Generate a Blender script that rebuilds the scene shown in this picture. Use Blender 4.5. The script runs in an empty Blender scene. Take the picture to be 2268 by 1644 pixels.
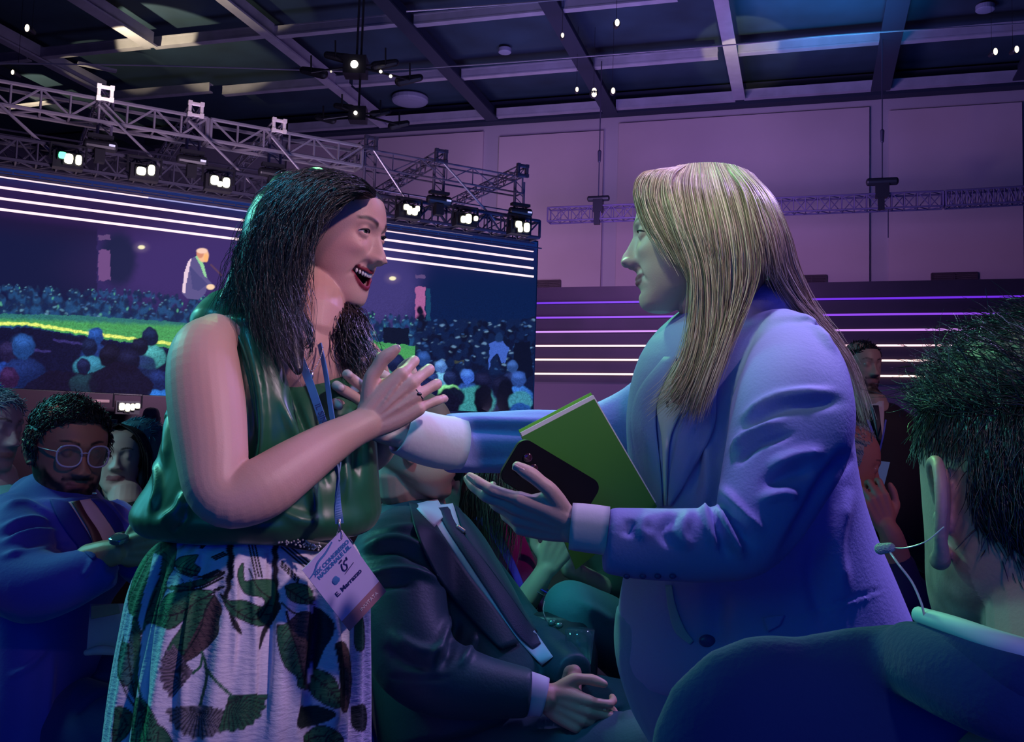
import bpy, bmesh, math, random
import numpy as np
from mathutils import Vector, Matrix
from mathutils.bvhtree import BVHTree
random.seed(7); RNG = np.random.default_rng(7)
SC = bpy.context.scene; COL = SC.collection
PI = math.pi
# ------------------------------------------------------------------ camera
W0, H0, FPX = 2268.0, 1644.0, 2200.0
CAM = np.array([0.0, 0.0, 1.2])
_p = math.atan(178/FPX); _r = math.atan(.030)
_F = np.array([0, math.cos(_p), math.sin(_p)]); _R0 = np.array([1.0, 0, 0]); _U0 = np.array([0, -math.sin(_p), math.cos(_p)])
CR = _R0*math.cos(_r) + _U0*math.sin(_r)
CU = _U0*math.cos(_r) - _R0*math.sin(_r)
CF = _F
cd = bpy.data.cameras.new('camera'); cam = bpy.data.objects.new('camera', cd); COL.objects.link(cam)
cam.matrix_world = Matrix(((CR[0], CU[0], -CF[0], CAM[0]), (CR[1], CU[1], -CF[1], CAM[1]), (CR[2], CU[2], -CF[2], CAM[2]), (0, 0, 0, 1)))
cd.sensor_width = 36; cd.lens = FPX/W0*36; cd.clip_start = .05; cd.clip_end = 200
SC.camera = cam
SC.view_settings.view_transform = 'Standard'; SC.view_settings.look = 'None'
SC.view_settings.exposure = 0.0; SC.view_settings.gamma = 1.0
SC.cycles.use_denoising = True
SC.cycles.max_bounces = 6; SC.cycles.sample_clamp_indirect = 4
def P(px, py, d):
    """world point seen at photo pixel (px,py), d metres in front of the lens"""
    return CAM + d*(CF + CR*((px-W0/2)/FPX) + CU*((H0/2-py)/FPX))
def proj(v):
    v = np.asarray(v, float) - CAM
    d = v@CF
    return np.stack([W0/2 + (v@CR)/d*FPX, H0/2 - (v@CU)/d*FPX, d], -1)
def hit(px, py, p0, n):
    r = CF + CR*((px-W0/2)/FPX) + CU*((H0/2-py)/FPX)
    t = np.dot(np.asarray(p0)-CAM, n)/np.dot(r, n)
    return CAM + r*t
def lin(r, g=None, b=None):
    if g is None: r, g, b = r
    f = lambda c: (c/255/12.92 if c <= 10 else ((c/255+.055)/1.055)**2.4)
    return (f(r), f(g), f(b))
# ------------------------------------------------------------------ world and hall lights
wd = bpy.data.worlds.new('world'); SC.world = wd; wd.use_nodes = True
bg = wd.node_tree.nodes['Background']; bg.inputs[0].default_value = (.02, .03, .60, 1); bg.inputs[1].default_value = .085
def light(kind, name, loc, target, col, power, size=1.0, size_y=None, spot=None, blend=.5):
    ld = bpy.data.lights.new(name, kind); ld.color = col; ld.energy = power
    if kind == 'AREA':
        ld.size = size
        if size_y: ld.shape = 'RECTANGLE'; ld.size_y = size_y
    elif kind == 'SPOT':
        ld.spot_size = math.radians(spot or 40); ld.spot_blend = blend; ld.shadow_soft_size = size
    else: ld.shadow_soft_size = size
    o = bpy.data.objects.new(name, ld); COL.objects.link(o)
    o.location = loc
    d = Vector(target) - Vector(loc)
    o.rotation_euler = d.to_track_quat('-Z', 'Y').to_euler()
    return o
# coloured light: rig spots, unseen spots added on single people, fills, screen glow
def spot(name, loc, target, col, power, ang, size=.12, blend=.6): return light('SPOT', name, loc, target, col, power, size, spot=ang, blend=blend)
spot('stage_spot_pink', (2.6, -.7, 3.7), (-.42, 1.6, 1.25), (.88, .60, .78), 460, 14, .12)        # rakes the dark-haired woman from the right front
spot('stage_spot_violet', (3.2, 3.6, 4.6), (.45, 1.6, 1.3), (.50, .33, 1.0), 760, 19, .3)            # rim from above, behind right
spot('stage_spot_violet_top', (.9, 1.9, 6.0), (.42, 1.52, 1.1), (.56, .38, 1.0), 760, 15, .2)
spot('stage_spot_green', (-.8, 4.8, 4.4), (.35, 1.6, 1.6), (.25, 1.0, .40), 520, 24, .2)
spot('stage_spot_cream', (-1.6, -.4, 4.4), (.44, 1.5, 1.50), (.70, 1.0, .52), 330, 8.5, .12)          # on the blonde hair
spot('stage_spot_teal', (-3.4, 2.6, 3.6), (-.45, 1.6, 1.2), (.2, .95, .75), 260, 30, .3)
spot('added_spot_left', (-3.2, .3, 3.6), P(255, 1040, 3.0), (.55, .85, .95), 200, 14, .1)  # unseen spot added to brighten the woman with the bob
spot('added_spot_right', (2.8, .6, 3.8), P(1944, 900, 4.2), (.95, .60, .75), 110, 12, .1)  # added pinkish light so the standing man is not too dark
spot('added_spot_ear', (.1, -.5, 2.1), P(2070, 1160, .62), (1.0, .58, .72), 14, 16, .06)  # small unseen light added for the ear of the nearest man
spot('added_spot_blonde', (-2.4, -1.0, 3.1), P(1440, 590, 1.5), (.70, .55, 1.0), 80, 7, .1)  # added from the left front to tint the blonde woman's cheek
spot('added_spot_centre', (-1.0, .2, 4.2), P(960, 1330, 2.1), (.04, .50, .85), 330, 13, .15)  # added teal light for the heavy man's suit, no such lamp known
spot('added_spot_row', (-.6, .6, 3.6), P(1225, 1290, 2.4), (.30, 1.0, .70), 150, 9, .1)  # added to lift the clapping hands further along the row
spot('added_spot_magenta', (1.0, .5, 3.6), P(1110, 1230, 2.75), (1.0, .22, .75), 150, 7, .1)  # added so that the magenta jacket shows
spot('added_spot_face', (1.5, .2, 3.3), P(930, 1060, 2.2), (1.0, .50, .60), 90, 7, .1)  # pink light added on the half-hidden face of the heavy man
spot('added_spot_profile', (2.5, .3, 3.0), P(1925, 1080, 2.75), (1.0, .48, .50), 55, 9, .1)  # unseen spot added to light the white-haired profile
spot('added_spot_bearded', (1.0, -1.0, 3.4), P(130, 1020, 2.15), (1.0, .45, .50), 70, 15, .1)  # extra pink light added on the bearded face
light('AREA', 'screen_teal', (-3.6, 3.2, 2.6), (.2, 1.6, 1.3), (.06, .50, .60), 60, 1.8)
light('AREA', 'hall_teal_front', (-1.6, -1.6, 2.4), (.5, 1.4, 1.1), (.02, .36, .62), 14, 1.5)
light('AREA', 'blue_fill', (0.6, -1.6, .7), (.4, 2, .7), (.0, .03, 1.0), 16, 2.0)
# ------------------------------------------------------------------ materials
MATS = {}
def mat(name, col=(.5,.5,.5), rough=.6, metal=0.0, emit=None, estr=1.0, attr=None, bump=None, spec=None, sheen=0, noise=None, trans=0, alpha=None, sss=0, wave=None, coat=0):
    """procedural principled material; noise=(scale, amount) varies colour; bump=(scale, strength[, stretch])"""
    if name in MATS: return MATS[name]
    m = bpy.data.materials.new(name); m.use_nodes = True; MATS[name] = m
    nt = m.node_tree; b = nt.nodes['Principled BSDF']; L = nt.links.new
    b.inputs['Base Color'].default_value = (*col, 1); b.inputs['Roughness'].default_value = rough; b.inputs['Metallic'].default_value = metal
    if spec is not None: b.inputs['Specular IOR Level'].default_value = spec
    if sheen: b.inputs['Sheen Weight'].default_value = sheen
    if coat: b.inputs['Coat Weight'].default_value = coat
    if trans: b.inputs['Transmission Weight'].default_value = trans
    if sss: b.inputs['Subsurface Weight'].default_value = sss; b.inputs['Subsurface Radius'].default_value = (.012, .005, .003); b.inputs['Subsurface Scale'].default_value = .6
    if alpha is not None: b.inputs['Alpha'].default_value = alpha
    tc = nt.nodes.new('ShaderNodeTexCoord')
    csrc = None
    if attr:
        a = nt.nodes.new('ShaderNodeAttribute'); a.attribute_name = attr; csrc = a.outputs['Color']
    if noise:
        n = nt.nodes.new('ShaderNodeTexNoise'); n.inputs['Scale'].default_value = noise[0]; n.inputs['Detail'].default_value = 5
        L(tc.outputs['Object'], n.inputs['Vector'])
        mx = nt.nodes.new('ShaderNodeMix'); mx.data_type = 'RGBA'; mx.blend_type = 'MULTIPLY'
        mr = nt.nodes.new('ShaderNodeMapRange'); mr.inputs[3].default_value = 1-noise[1]; mr.inputs[4].default_value = 1+noise[1]
        mr.inputs[1].default_value = .3; mr.inputs[2].default_value = .7
        L(n.outputs['Fac'], mr.inputs[0]); mx.inputs[0].default_value = 1
        if csrc: L(csrc, mx.inputs[6])
        else: mx.inputs[6].default_value = (*col, 1)
        L(mr.outputs[0], mx.inputs[7]); csrc = mx.outputs[2]
    if csrc: L(csrc, b.inputs['Base Color'])
    if emit is not None:
        if emit == 'attr':
            L(csrc, b.inputs['Emission Color']); b.inputs['Base Color'].default_value = (.01,.01,.01,1)
            for l in list(nt.links):
                if l.to_socket == b.inputs['Base Color']: nt.links.remove(l)
        else: b.inputs['Emission Color'].default_value = (*emit, 1)
        b.inputs['Emission Strength'].default_value = estr
    if bump:
        n = nt.nodes.new('ShaderNodeTexNoise'); n.inputs['Scale'].default_value = bump[0]; n.inputs['Detail'].default_value = 4
        if len(bump) > 2:
            mp = nt.nodes.new('ShaderNodeMapping'); mp.inputs['Scale'].default_value = bump[2]
            L(tc.outputs['Object'], mp.inputs[0]); L(mp.outputs[0], n.inputs['Vector'])
        else: L(tc.outputs['Object'], n.inputs['Vector'])
        bp = nt.nodes.new('ShaderNodeBump'); bp.inputs['Strength'].default_value = bump[1]; bp.inputs['Distance'].default_value = .01
        L(n.outputs['Fac'], bp.inputs['Height']); L(bp.outputs[0], b.inputs['Normal'])
    return m
# ------------------------------------------------------------------ mesh helpers
def unit(v):
    v = np.asarray(v, float); return v/(np.linalg.norm(v)+1e-12)
class MB:
    def __init__(s): s.v = []; s.f = []; s.n = 0; s.c = []; s.hasc = False
    def add(s, vf, col=None):
        v, f = vf[0], vf[1]
        v = np.asarray(v, float).reshape(-1, 3)
        s.v.append(v); s.f += [tuple(int(i)+s.n for i in q) for q in f]; s.n += len(v)
        s.c.append(np.tile(np.array(col if col is not None else (1, 1, 1), float), (len(v), 1)))
        if col is not None: s.hasc = True
        return s
    def get(s): return np.concatenate(s.v) if s.v else np.zeros((0, 3)), s.f
    def build(s, name, m, parent=None, smooth=False, label=None):
        v, f = s.get()
        o = mkobj(name, v, f, m, parent, smooth, label)
        if s.hasc: setcol(o, np.concatenate(s.c))
        return o
def mkobj(name, v, f, m, parent=None, smooth=False, label=None):
    me = bpy.data.meshes.new(name); me.from_pydata(np.asarray(v).tolist(), [], [tuple(map(int, q)) for q in f] if not isinstance(f, list) else f)
    if smooth: me.polygons.foreach_set('use_smooth', [True]*len(me.polygons))
    me.update()
    if m: me.materials.append(m)
    o = bpy.data.objects.new(name, me); COL.objects.link(o)
    if parent:
        o.parent = parent
        if parent.parent is None: o.location = -Vector(parent.location)
    if label: o['label'] = label
    return o
def setcol(o, c, name='Col'):
    me = o.data; a = me.color_attributes.new(name, 'FLOAT_COLOR', 'POINT')
    c = np.asarray(c, float); c = np.concatenate([c[:, :3], np.ones((len(c), 1))], 1)
    a.data.foreach_set('color', c.astype(np.float32).ravel())
def thing(name, label, cat, loc=(0, 0, 0), group=None):
    o = bpy.data.objects.new(name, None); COL.objects.link(o); o.location = tuple(map(float, loc)); o.empty_display_size = .1
    o['label'] = label; o['category'] = cat
    if group: o['group'] = group
    return o
def tag(o, label, cat, group=None, kind=None):
    if label: o['label'] = label
    if cat: o['category'] = cat
    if group: o['group'] = group
    if kind: o['kind'] = kind
    return o
def struct(o): o['kind'] = 'structure'; return o
def box(c, s, ax=None):
    """box centre c, full size s, axes ax (3 rows)"""
    ax = np.eye(3) if ax is None else np.asarray(ax, float)
    k = np.array([[x, y, z] for x in (-.5, .5) for y in (-.5, .5) for z in (-.5, .5)])*np.asarray(s, float)
    v = np.asarray(c, float) + k@ax
    return v, [(0, 1, 3, 2), (4, 6, 7, 5), (0, 4, 5, 1), (2, 3, 7, 6), (0, 2, 6, 4), (1, 5, 7, 3)]
def bar(a, b, r, n=6):
    a = np.asarray(a, float); b = np.asarray(b, float); t = unit(b-a)
    s = unit(np.cross(t, (0, 0, 1) if abs(t[2]) < .9 else (1, 0, 0))); u = np.cross(s, t)
    an = np.arange(n)*2*PI/n + PI/n
    ring = np.outer(np.cos(an), s)*r + np.outer(np.sin(an), u)*r
    v = np.concatenate([a+ring, b+ring])
    return v, [(i, (i+1) % n, (i+1) % n+n, i+n) for i in range(n)] + [tuple(range(n))[::-1], tuple(range(n, 2*n))]
def catmull(p, m):
    p = np.asarray(p, float)
    if m <= 1 or len(p) < 3: 
        if m > 1 and len(p) == 2: t = np.linspace(0, 1, m+1)[:, None]; return p[0]*(1-t)+p[1]*t
        return p
    q = np.concatenate([[2*p[0]-p[1]], p, [2*p[-1]-p[-2]]])
    out = []
    for i in range(1, len(q)-2):
        for k in range(m):
            t = k/m
            out.append(.5*((2*q[i]) + (-q[i-1]+q[i+1])*t + (2*q[i-1]-5*q[i]+4*q[i+1]-q[i+2])*t*t + (-q[i-1]+3*q[i]-3*q[i+1]+q[i+2])*t**3))
    out.append(q[-2]); return np.array(out)
def sweep(path, ra, rb=None, side=None, n=20, m=4, cap=True, pw=1.0, tfix=None):
    """elliptical tube along path; ra radius along side vector, rb the other. pw<1 squares it. rounded caps"""
    path = np.asarray(path, float); k = len(path)
    ra = np.full(k, ra, float) if np.isscalar(ra) else np.asarray(ra, float)
    rb = ra.copy() if rb is None else (np.full(k, rb, float) if np.isscalar(rb) else np.asarray(rb, float))
    side = CR if side is None else np.asarray(side, float)
    S = np.tile(side, (k, 1)) if side.ndim == 1 else side
    al = catmull(np.concatenate([path, ra[:, None], rb[:, None], S], 1), m)
    pt, A, B, S = al[:, :3], np.maximum(al[:, 3], 1e-4), np.maximum(al[:, 4], 1e-4), al[:, 5:8]
    T = np.gradient(pt, axis=0); T /= np.linalg.norm(T, axis=1)[:, None]+1e-12
    if tfix is not None: T = np.tile(unit(tfix), (len(pt), 1))
    if cap:
        ex = []
        for (i, sg) in ((0, -1), (-1, 1)):
            rr = min(A[i], B[i])*cap if cap is not True else min(A[i], B[i])
            for a in (20, 45, 68, 84) if sg > 0 else (84, 68, 45, 20):
                a = math.radians(a); ex.append((i, sg, pt[i]+T[i]*sg*rr*math.sin(a), A[i]*math.cos(a), B[i]*math.cos(a), S[i], T[i]))
        e0, e1 = ex[:4], ex[4:]
        pt = np.array([e[2] for e in e0]+list(pt)+[e[2] for e in e1]); A = np.array([e[3] for e in e0]+list(A)+[e[3] for e in e1])
        B = np.array([e[4] for e in e0]+list(B)+[e[4] for e in e1]); S = np.array([e[5] for e in e0]+list(S)+[e[5] for e in e1]); T = np.array([e[6] for e in e0]+list(T)+[e[6] for e in e1])
    S = S - T*np.sum(S*T, 1)[:, None]; S /= np.linalg.norm(S, axis=1)[:, None]+1e-12
    U = np.cross(T, S)
    an = np.arange(n)*2*PI/n; c, s_ = np.cos(an), np.sin(an)
    c = np.sign(c)*np.abs(c)**pw; s_ = np.sign(s_)*np.abs(s_)**pw
    v = pt[:, None]+A[:, None, None]*S[:, None]*c[None, :, None]+B[:, None, None]*U[:, None]*s_[None, :, None]
    N = len(pt); f = [(i*n+j, i*n+(j+1) % n, (i+1)*n+(j+1) % n, (i+1)*n+j) for i in range(N-1) for j in range(n)]
    f += [tuple(range(n))[::-1], tuple(range((N-1)*n, N*n))]
    return v.reshape(-1, 3), f
def limb(pts, n=20, m=4, cap=True, flat=1.0, pw=1.0):
    """pts: (px,py,depth,r_px[,thickness ratio]) - radius in photo pixels at that depth"""
    path = [P(*q[:3]) for q in pts]; ra = np.array([q[3]*q[2]/FPX for q in pts]); rb = ra*np.array([q[4] if len(q) > 4 else flat for q in pts])
    T = np.gradient(np.array(path), axis=0)
    S = np.cross(T, CF); S /= np.linalg.norm(S, axis=1)[:, None]+1e-9
    for i in range(1, len(S)):
        if S[i]@S[i-1] < 0: S[i] = -S[i]
    return sweep(path, ra, rb, S, n, m, cap, pw)
def rows(rs, n=40, m=4, cap=.35, pw=.85, tfix=None):
    """torso/skirt loft: (y_px, xL, xR, depth, thickness_m)"""
    path = [P((a[1]+a[2])/2, a[0] if np.isscalar(a[0]) else a[0], a[3]) for a in rs]
    ra = [(a[2]-a[1])/2*a[3]/FPX for a in rs]; rb = [a[4]/2 for a in rs]
    return sweep(path, ra, rb, CR, n, m, cap, pw, tfix)
def ball(c, r, ax=None, nu=20, nv=12):
    r = np.full(3, r, float) if np.isscalar(r) else np.asarray(r, float); ax = np.eye(3) if ax is None else np.asarray(ax)
    th = np.linspace(0, PI, nv+1)[1:-1]; ph = np.arange(nu)*2*PI/nu
    g = np.array([[math.sin(t)*math.cos(p), math.sin(t)*math.sin(p), math.cos(t)] for t in th for p in ph])
    v = np.concatenate([[[0, 0, 1]], g, [[0, 0, -1]]])*r
    f = [(0, 1+j, 1+(j+1) % nu) for j in range(nu)]
    R_ = nv-1
    f += [(1+i*nu+j, 1+(i+1)*nu+j, 1+(i+1)*nu+(j+1) % nu, 1+i*nu+(j+1) % nu) for i in range(R_-1) for j in range(nu)]
    e = 1+R_*nu; f += [(e, 1+(R_-1)*nu+(j+1) % nu, 1+(R_-1)*nu+j) for j in range(nu)]
    return np.asarray(c, float)+v@ax, f
def fuse(parts, voxel, smooth=4, fac=.5):
    """voxel-fuse closed shapes into one continuous surface -> (verts, faces)"""
    mb = MB(); [mb.add(p) for p in parts]; v, f = mb.get()
    me = bpy.data.meshes.new('t'); me.from_pydata(v.tolist(), [], f); bm = bmesh.new(); bm.from_mesh(me); bmesh.ops.recalc_face_normals(bm, faces=bm.faces); bm.to_mesh(me); bm.free()
    o = bpy.data.objects.new('t', me); COL.objects.link(o)
    r = o.modifiers.new('r', 'REMESH'); r.mode = 'VOXEL'; r.voxel_size = voxel; r.adaptivity = 0
    if smooth: s = o.modifiers.new('s', 'SMOOTH'); s.factor = fac; s.iterations = smooth
    dg = bpy.context.evaluated_depsgraph_get(); e = o.evaluated_get(dg).to_mesh()
    vv = np.zeros(len(e.vertices)*3); e.vertices.foreach_get('co', vv)
    ff = [tuple(p.vertices) for p in e.polygons]
    o.evaluated_get(dg).to_mesh_clear(); bpy.data.objects.remove(o); bpy.data.meshes.remove(me)
    return vv.reshape(-1, 3), ff
def normals(v, f):
    f4 = np.array([q if len(q) == 4 else (q[0], q[1], q[2], q[2]) for q in f])
    n = np.cross(v[f4[:, 2]]-v[f4[:, 0]], v[f4[:, 3]]-v[f4[:, 1]])
    N = np.zeros_like(v)
    for k in range(4): np.add.at(N, f4[:, k], n)
    return N/(np.linalg.norm(N, axis=1)[:, None]+1e-12)
def sstep(a, b, x): t = np.clip((x-a)/(b-a), 0, 1); return t*t*(3-2*t)
def seg_d(p, line):
    """distance and 0..1 position of 2d points p to polyline"""
    line = np.asarray(line, float); best = np.full(len(p), 1e9); par = np.zeros(len(p)); L = len(line)-1
    for i in range(L):
        a, b = line[i], line[i+1]; ab = b-a; t = np.clip(((p-a)@ab)/(ab@ab+1e-9), 0, 1)
        d = np.linalg.norm(p-(a+t[:, None]*ab), axis=1); k = d < best; best[k] = d[k]; par[k] = (i+t[k])/L
    return best, par
def folds(v, f, fl, front=True):
    """cloth folds traced along photo polylines: (width_px, amp_m, [(x,y)...]); positive = ridge. real displacement along normals"""
    N = normals(v, f); q = proj(v); out = np.zeros(len(v))
    w = np.ones(len(v))
    if front: dirv = unit3(v-CAM); w = sstep(-.05, .25, -np.sum(dirv*N, 1))
    for (wd_, amp, line) in fl:
        line = catmull(np.array(line, float), 4); d, t = seg_d(q[:, :2], line)
        out += amp*np.exp(-(d/wd_)**2)*np.minimum(1, 4*np.minimum(t+.02, 1.02-t))
    return v+N*(out*w)[:, None]
def unit3(a): return a/(np.linalg.norm(a, axis=1)[:, None]+1e-12)
def vnoise(p, scale, seed=0, octaves=2):
    """cheap smooth pseudo noise from summed sines"""
    r = np.random.default_rng(seed); out = np.zeros(len(p)); amp = 1
    for o in range(octaves):
        for k in range(5):
            d = r.normal(size=3); d /= np.linalg.norm(d); out += amp*np.sin(p@d*scale*(2**o)*r.uniform(.6, 1.5)+r.uniform(0, 6.28))
        amp *= .5
    return out/5
def tris_inside(px, py, poly):
    """vectorised point in polygon"""
    poly = np.asarray(poly, float); ins = np.zeros(px.shape, bool); j = len(poly)-1
    for i in range(len(poly)):
        xi, yi = poly[i]; xj, yj = poly[j]
        c = ((yi > py) != (yj > py)) & (px < (xj-xi)*(py-yi)/(yj-yi+1e-12)+xi); ins ^= c; j = i
    return ins
# ================================================================== THE HALL
va = math.atan(656/2200.)                      # hall axis against the lens axis
HU = np.array([math.cos(va), -math.sin(va), 0]); HV = np.array([math.sin(va), math.cos(va), 0]); UPZ = np.array([0, 0, 1.0])
WP = P(1134, 266, 24.9); ZC = WP[2]
M_wall = mat('wall_paint', (.42, .36, .44), .8, noise=(.35, .10), bump=(30, .05))
M_wall2 = mat('wall_panel_paint', (.52, .40, .46), .8, noise=(.3, .12))
M_dark = mat('dark_ceiling', (.018, .045, .085), .85, noise=(.8, .3))
M_beam = mat('pale_beam_metal', (.42, .40, .52), .5, .3, noise=(3, .12))
M_dbeam = mat('dark_beam_metal', (.03, .04, .08), .6, .4)
M_floor = mat('floor_dark', (.04, .035, .06), .55, noise=(2, .3))
def wallp(px, py): return hit(px, py, WP, HV)
def ceil(px, py, z=None): return hit(px, py, (0, 0, ZC-.05 if z is None else z), UPZ)
def slab(a, b, z0, z1, th, nrm, name, m):      # upright wall slab between plan points a,b
    a = np.array(a); b = np.array(b); n = np.array(nrm)
    v = [(*a[:2], z0), (*b[:2], z0), (*b[:2], z1), (*a[:2], z1)]
    v = np.array(v + [tuple(np.array(p)+n*th) for p in v])
    f = [(0, 1, 2, 3), (7, 6, 5, 4), (0, 4, 5, 1), (1, 5, 6, 2), (2, 6, 7, 3), (3, 7, 4, 0)]
    return struct(mkobj(name, v, f, m))
L0 = WP - HU*17; L1 = WP + HU*17
slab(L0, L1, 0, ZC+.45, .3, HV, 'wall_back', M_wall)
slab(L0, L0-HV*24, 0, ZC+.45, .3, -HU, 'wall_left', M_wall)
mb = MB(); c0 = WP-HV*12; mb.add(box((c0[0], c0[1], -.1), (34, 34, .2), [HU, HV, UPZ])); struct(mb.build('floor', M_floor))
mb = MB(); mb.add(box((c0[0], c0[1], ZC+.6), (34, 26, .3), [HU, HV, UPZ])); struct(mb.build('ceiling', M_dark))
# raised wall fields between the pilasters
k = 1
for (x0, x1, yt) in ((640, 1072, 322), (1108, 1338, 306), (1372, 1925, 276), (1968, 2262, 248)):
    a = wallp(x0, yt); b = wallp(x1, yt); zt = a[2]
    c = (a+b)/2; mb = MB(); mb.add(box((c[0]-HV[0]*.04, c[1]-HV[1]*.04, (zt+3.2)/2), (np.linalg.norm((b-a)[:2]), .08, zt-3.2), [HU, HV, UPZ]))
    struct(mb.build('trim_%d' % k, M_wall2)); k += 1
# ceiling grid
rowsC = [(-120, 143, 64, 128), (72, 120, 330, 100), (335, 97, 592, 74), (600, 72, 886, 50), (915, 47, 1220, 20), (1243, 14, 1500, -8),
         (245, 212, 470, 201), (490, 203, 775, 183), (780, 183, 1002, 168), (1020, 166, 1290, 148), (1314, 142, 1590, 123), (1625, 112, 1948, 90), (1978, 88, 2290, 62),
         (640, 288, 830, 272), (845, 270, 1078, 257), (1098, 252, 1345, 239), (1364, 235, 1628, 217), (1648, 213, 1935, 193), (1964, 190, 2290, 170)]
for (x0, y0, x1, y1) in rowsC:
    a = ceil(x0, y0); b = ceil(x1, y1); c = (a+b)/2; L = abs((b-a)@HU)
    mb = MB(); mb.add(box(c+(0, 0, .05), (L, .03, .2), [HU, HV, UPZ])).add(box(c+(0, 0, -.04)+HV*.06, (L, .16, .03), [HU, HV, UPZ])).add(box(c+(0, 0, .14)+HV*.06, (L, .16, .03), [HU, HV, UPZ]))
    struct(mb.build('trim_%d' % k, M_beam)); k += 1
for (x0, y0, x1, y1, w, m) in ((508, 0, 850, 278, .22, M_beam), (1594, 0, 1638, 216, .26, M_beam), (215, 0, 335, 100, .3, M_beam), (95, 130, 232, 205, .2, M_beam),
                            (1225, 35, 1352, 246, .34, M_dbeam), (895, 40, 1090, 262, .3, M_dbeam), (1962, 10, 1950, 196, .4, M_dbeam), (2268, 75, 2260, 172, .3, M_dbeam), (40, 120, 480, 400, .3, M_dbeam)):
    b = ceil(x1, y1, ZC-.12); a = ceil(x0, y0, ZC-.12); L = abs((b-a)@HV); c = b-HV*(L/2+1.5)+HV*.0
    mb = MB(); mb.add(box(c+(0, 0, .12), (w*.35, L+3, .3), [HU, HV, UPZ])).add(box(c-(0, 0, .04), (w, L+3, .04), [HU, HV, UPZ]))
    struct(mb.build('trim_%d' % k, m)); k += 1
# dark girder along the top of the back wall
a = wallp(640, 300); b = wallp(2268, 200); c = (a+b)/2
mb = MB(); mb.add(box((c[0]-HV[0]*.2, c[1]-HV[1]*.2, ZC+.12), (34, .3, .5), [HU, HV, UPZ])); struct(mb.build('trim_%d' % k, M_dbeam)); k += 1
# air vents low on the back wall
M_vent = mat('vent_grille', (.05, .03, .05), .7)
for (x0, x1, y0, y1, lb) in ((1187, 1243, 624, 641, 'small dark vent grille beside the right end of the big video screen'), (1766, 1830, 613, 629, 'dark vent grille on the wall beside the blonde hair'), (2062, 2163, 608, 626, 'widest dark vent grille, at the right over the striped stage backdrop')):
    a = wallp(x0, y0); b = wallp(x1, y1); w = (b-a)@HU; h = a[2]-b[2]; c = (a+b)/2-HV*.1
    t = thing('air_vent', lb, 'vent', c)
    mb = MB()
    for (dx, dz, sx, sz) in ((0, h/2, w, .03), (0, -h/2, w, .03), (-w/2, 0, .03, h), (w/2, 0, .03, h), (0, 0, .03, h)): mb.add(box(c+HU*dx+(0, 0, dz), (sx, .06, sz), [HU, HV, UPZ]))
    mb.build('frame', M_vent, t); mb = MB()
    for i in range(5): mb.add(box(c+(0, 0, -h/2+h*(i+.5)/5), (w, .05, .03), [HU, HV, UPZ]))
    mb.build('slat', M_vent, t)
# ------------------------------------------------------------------ striped stage backdrop on the right
BP = P(1134, 640, 20.0)
def bdp(px, py): return hit(px, py, BP, HV)
M_bd = mat('backdrop_cloth', (.022, .007, .020), .8, noise=(1.2, .25))
M_bdl = mat('backdrop_base', (.075, .036, .060), .8)
a = bdp(1150, 640); zt = a[2]; zl = bdp(1180, 846)[2]
BA = a; BB = bdp(2500, 640)
t = thing('stage_backdrop', 'dark plum stage backdrop with glowing horizontal light lines behind the blonde woman', 'backdrop', (BA[0], BA[1], 0))
def bdbox(z0, z1, y0, th): c = (BA+BB)/2; return box((c[0]+HV[0]*y0, c[1]+HV[1]*y0, (z0+z1)/2), (np.linalg.norm((BB-BA)[:2]), th, z1-z0), [HU, HV, UPZ])
MB().add(bdbox(zl, zt, 0, .2)).build('panel', M_bd, t); MB().add(bdbox(0, zl, .04, .2)).build('plinth', M_bdl, t)
for i, (y, c, st) in enumerate(((674, (.20, .03, .95), .8), (706, (.32, .07, .95), .9), (737, (.62, .28, .85), 1.1), (768, (1, .62, .70), 1.6), (798, (1, .66, .62), 1.9), (829, (1, .68, .62), 2.1))):
    z = bdp(1185, y)[2]
    MB().add(bdbox(z-.016, z+.016, -.12, .04)).build('light_line', mat('led_line_%d' % i, (.02, .02, .02), emit=c, estr=st), t)
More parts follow.
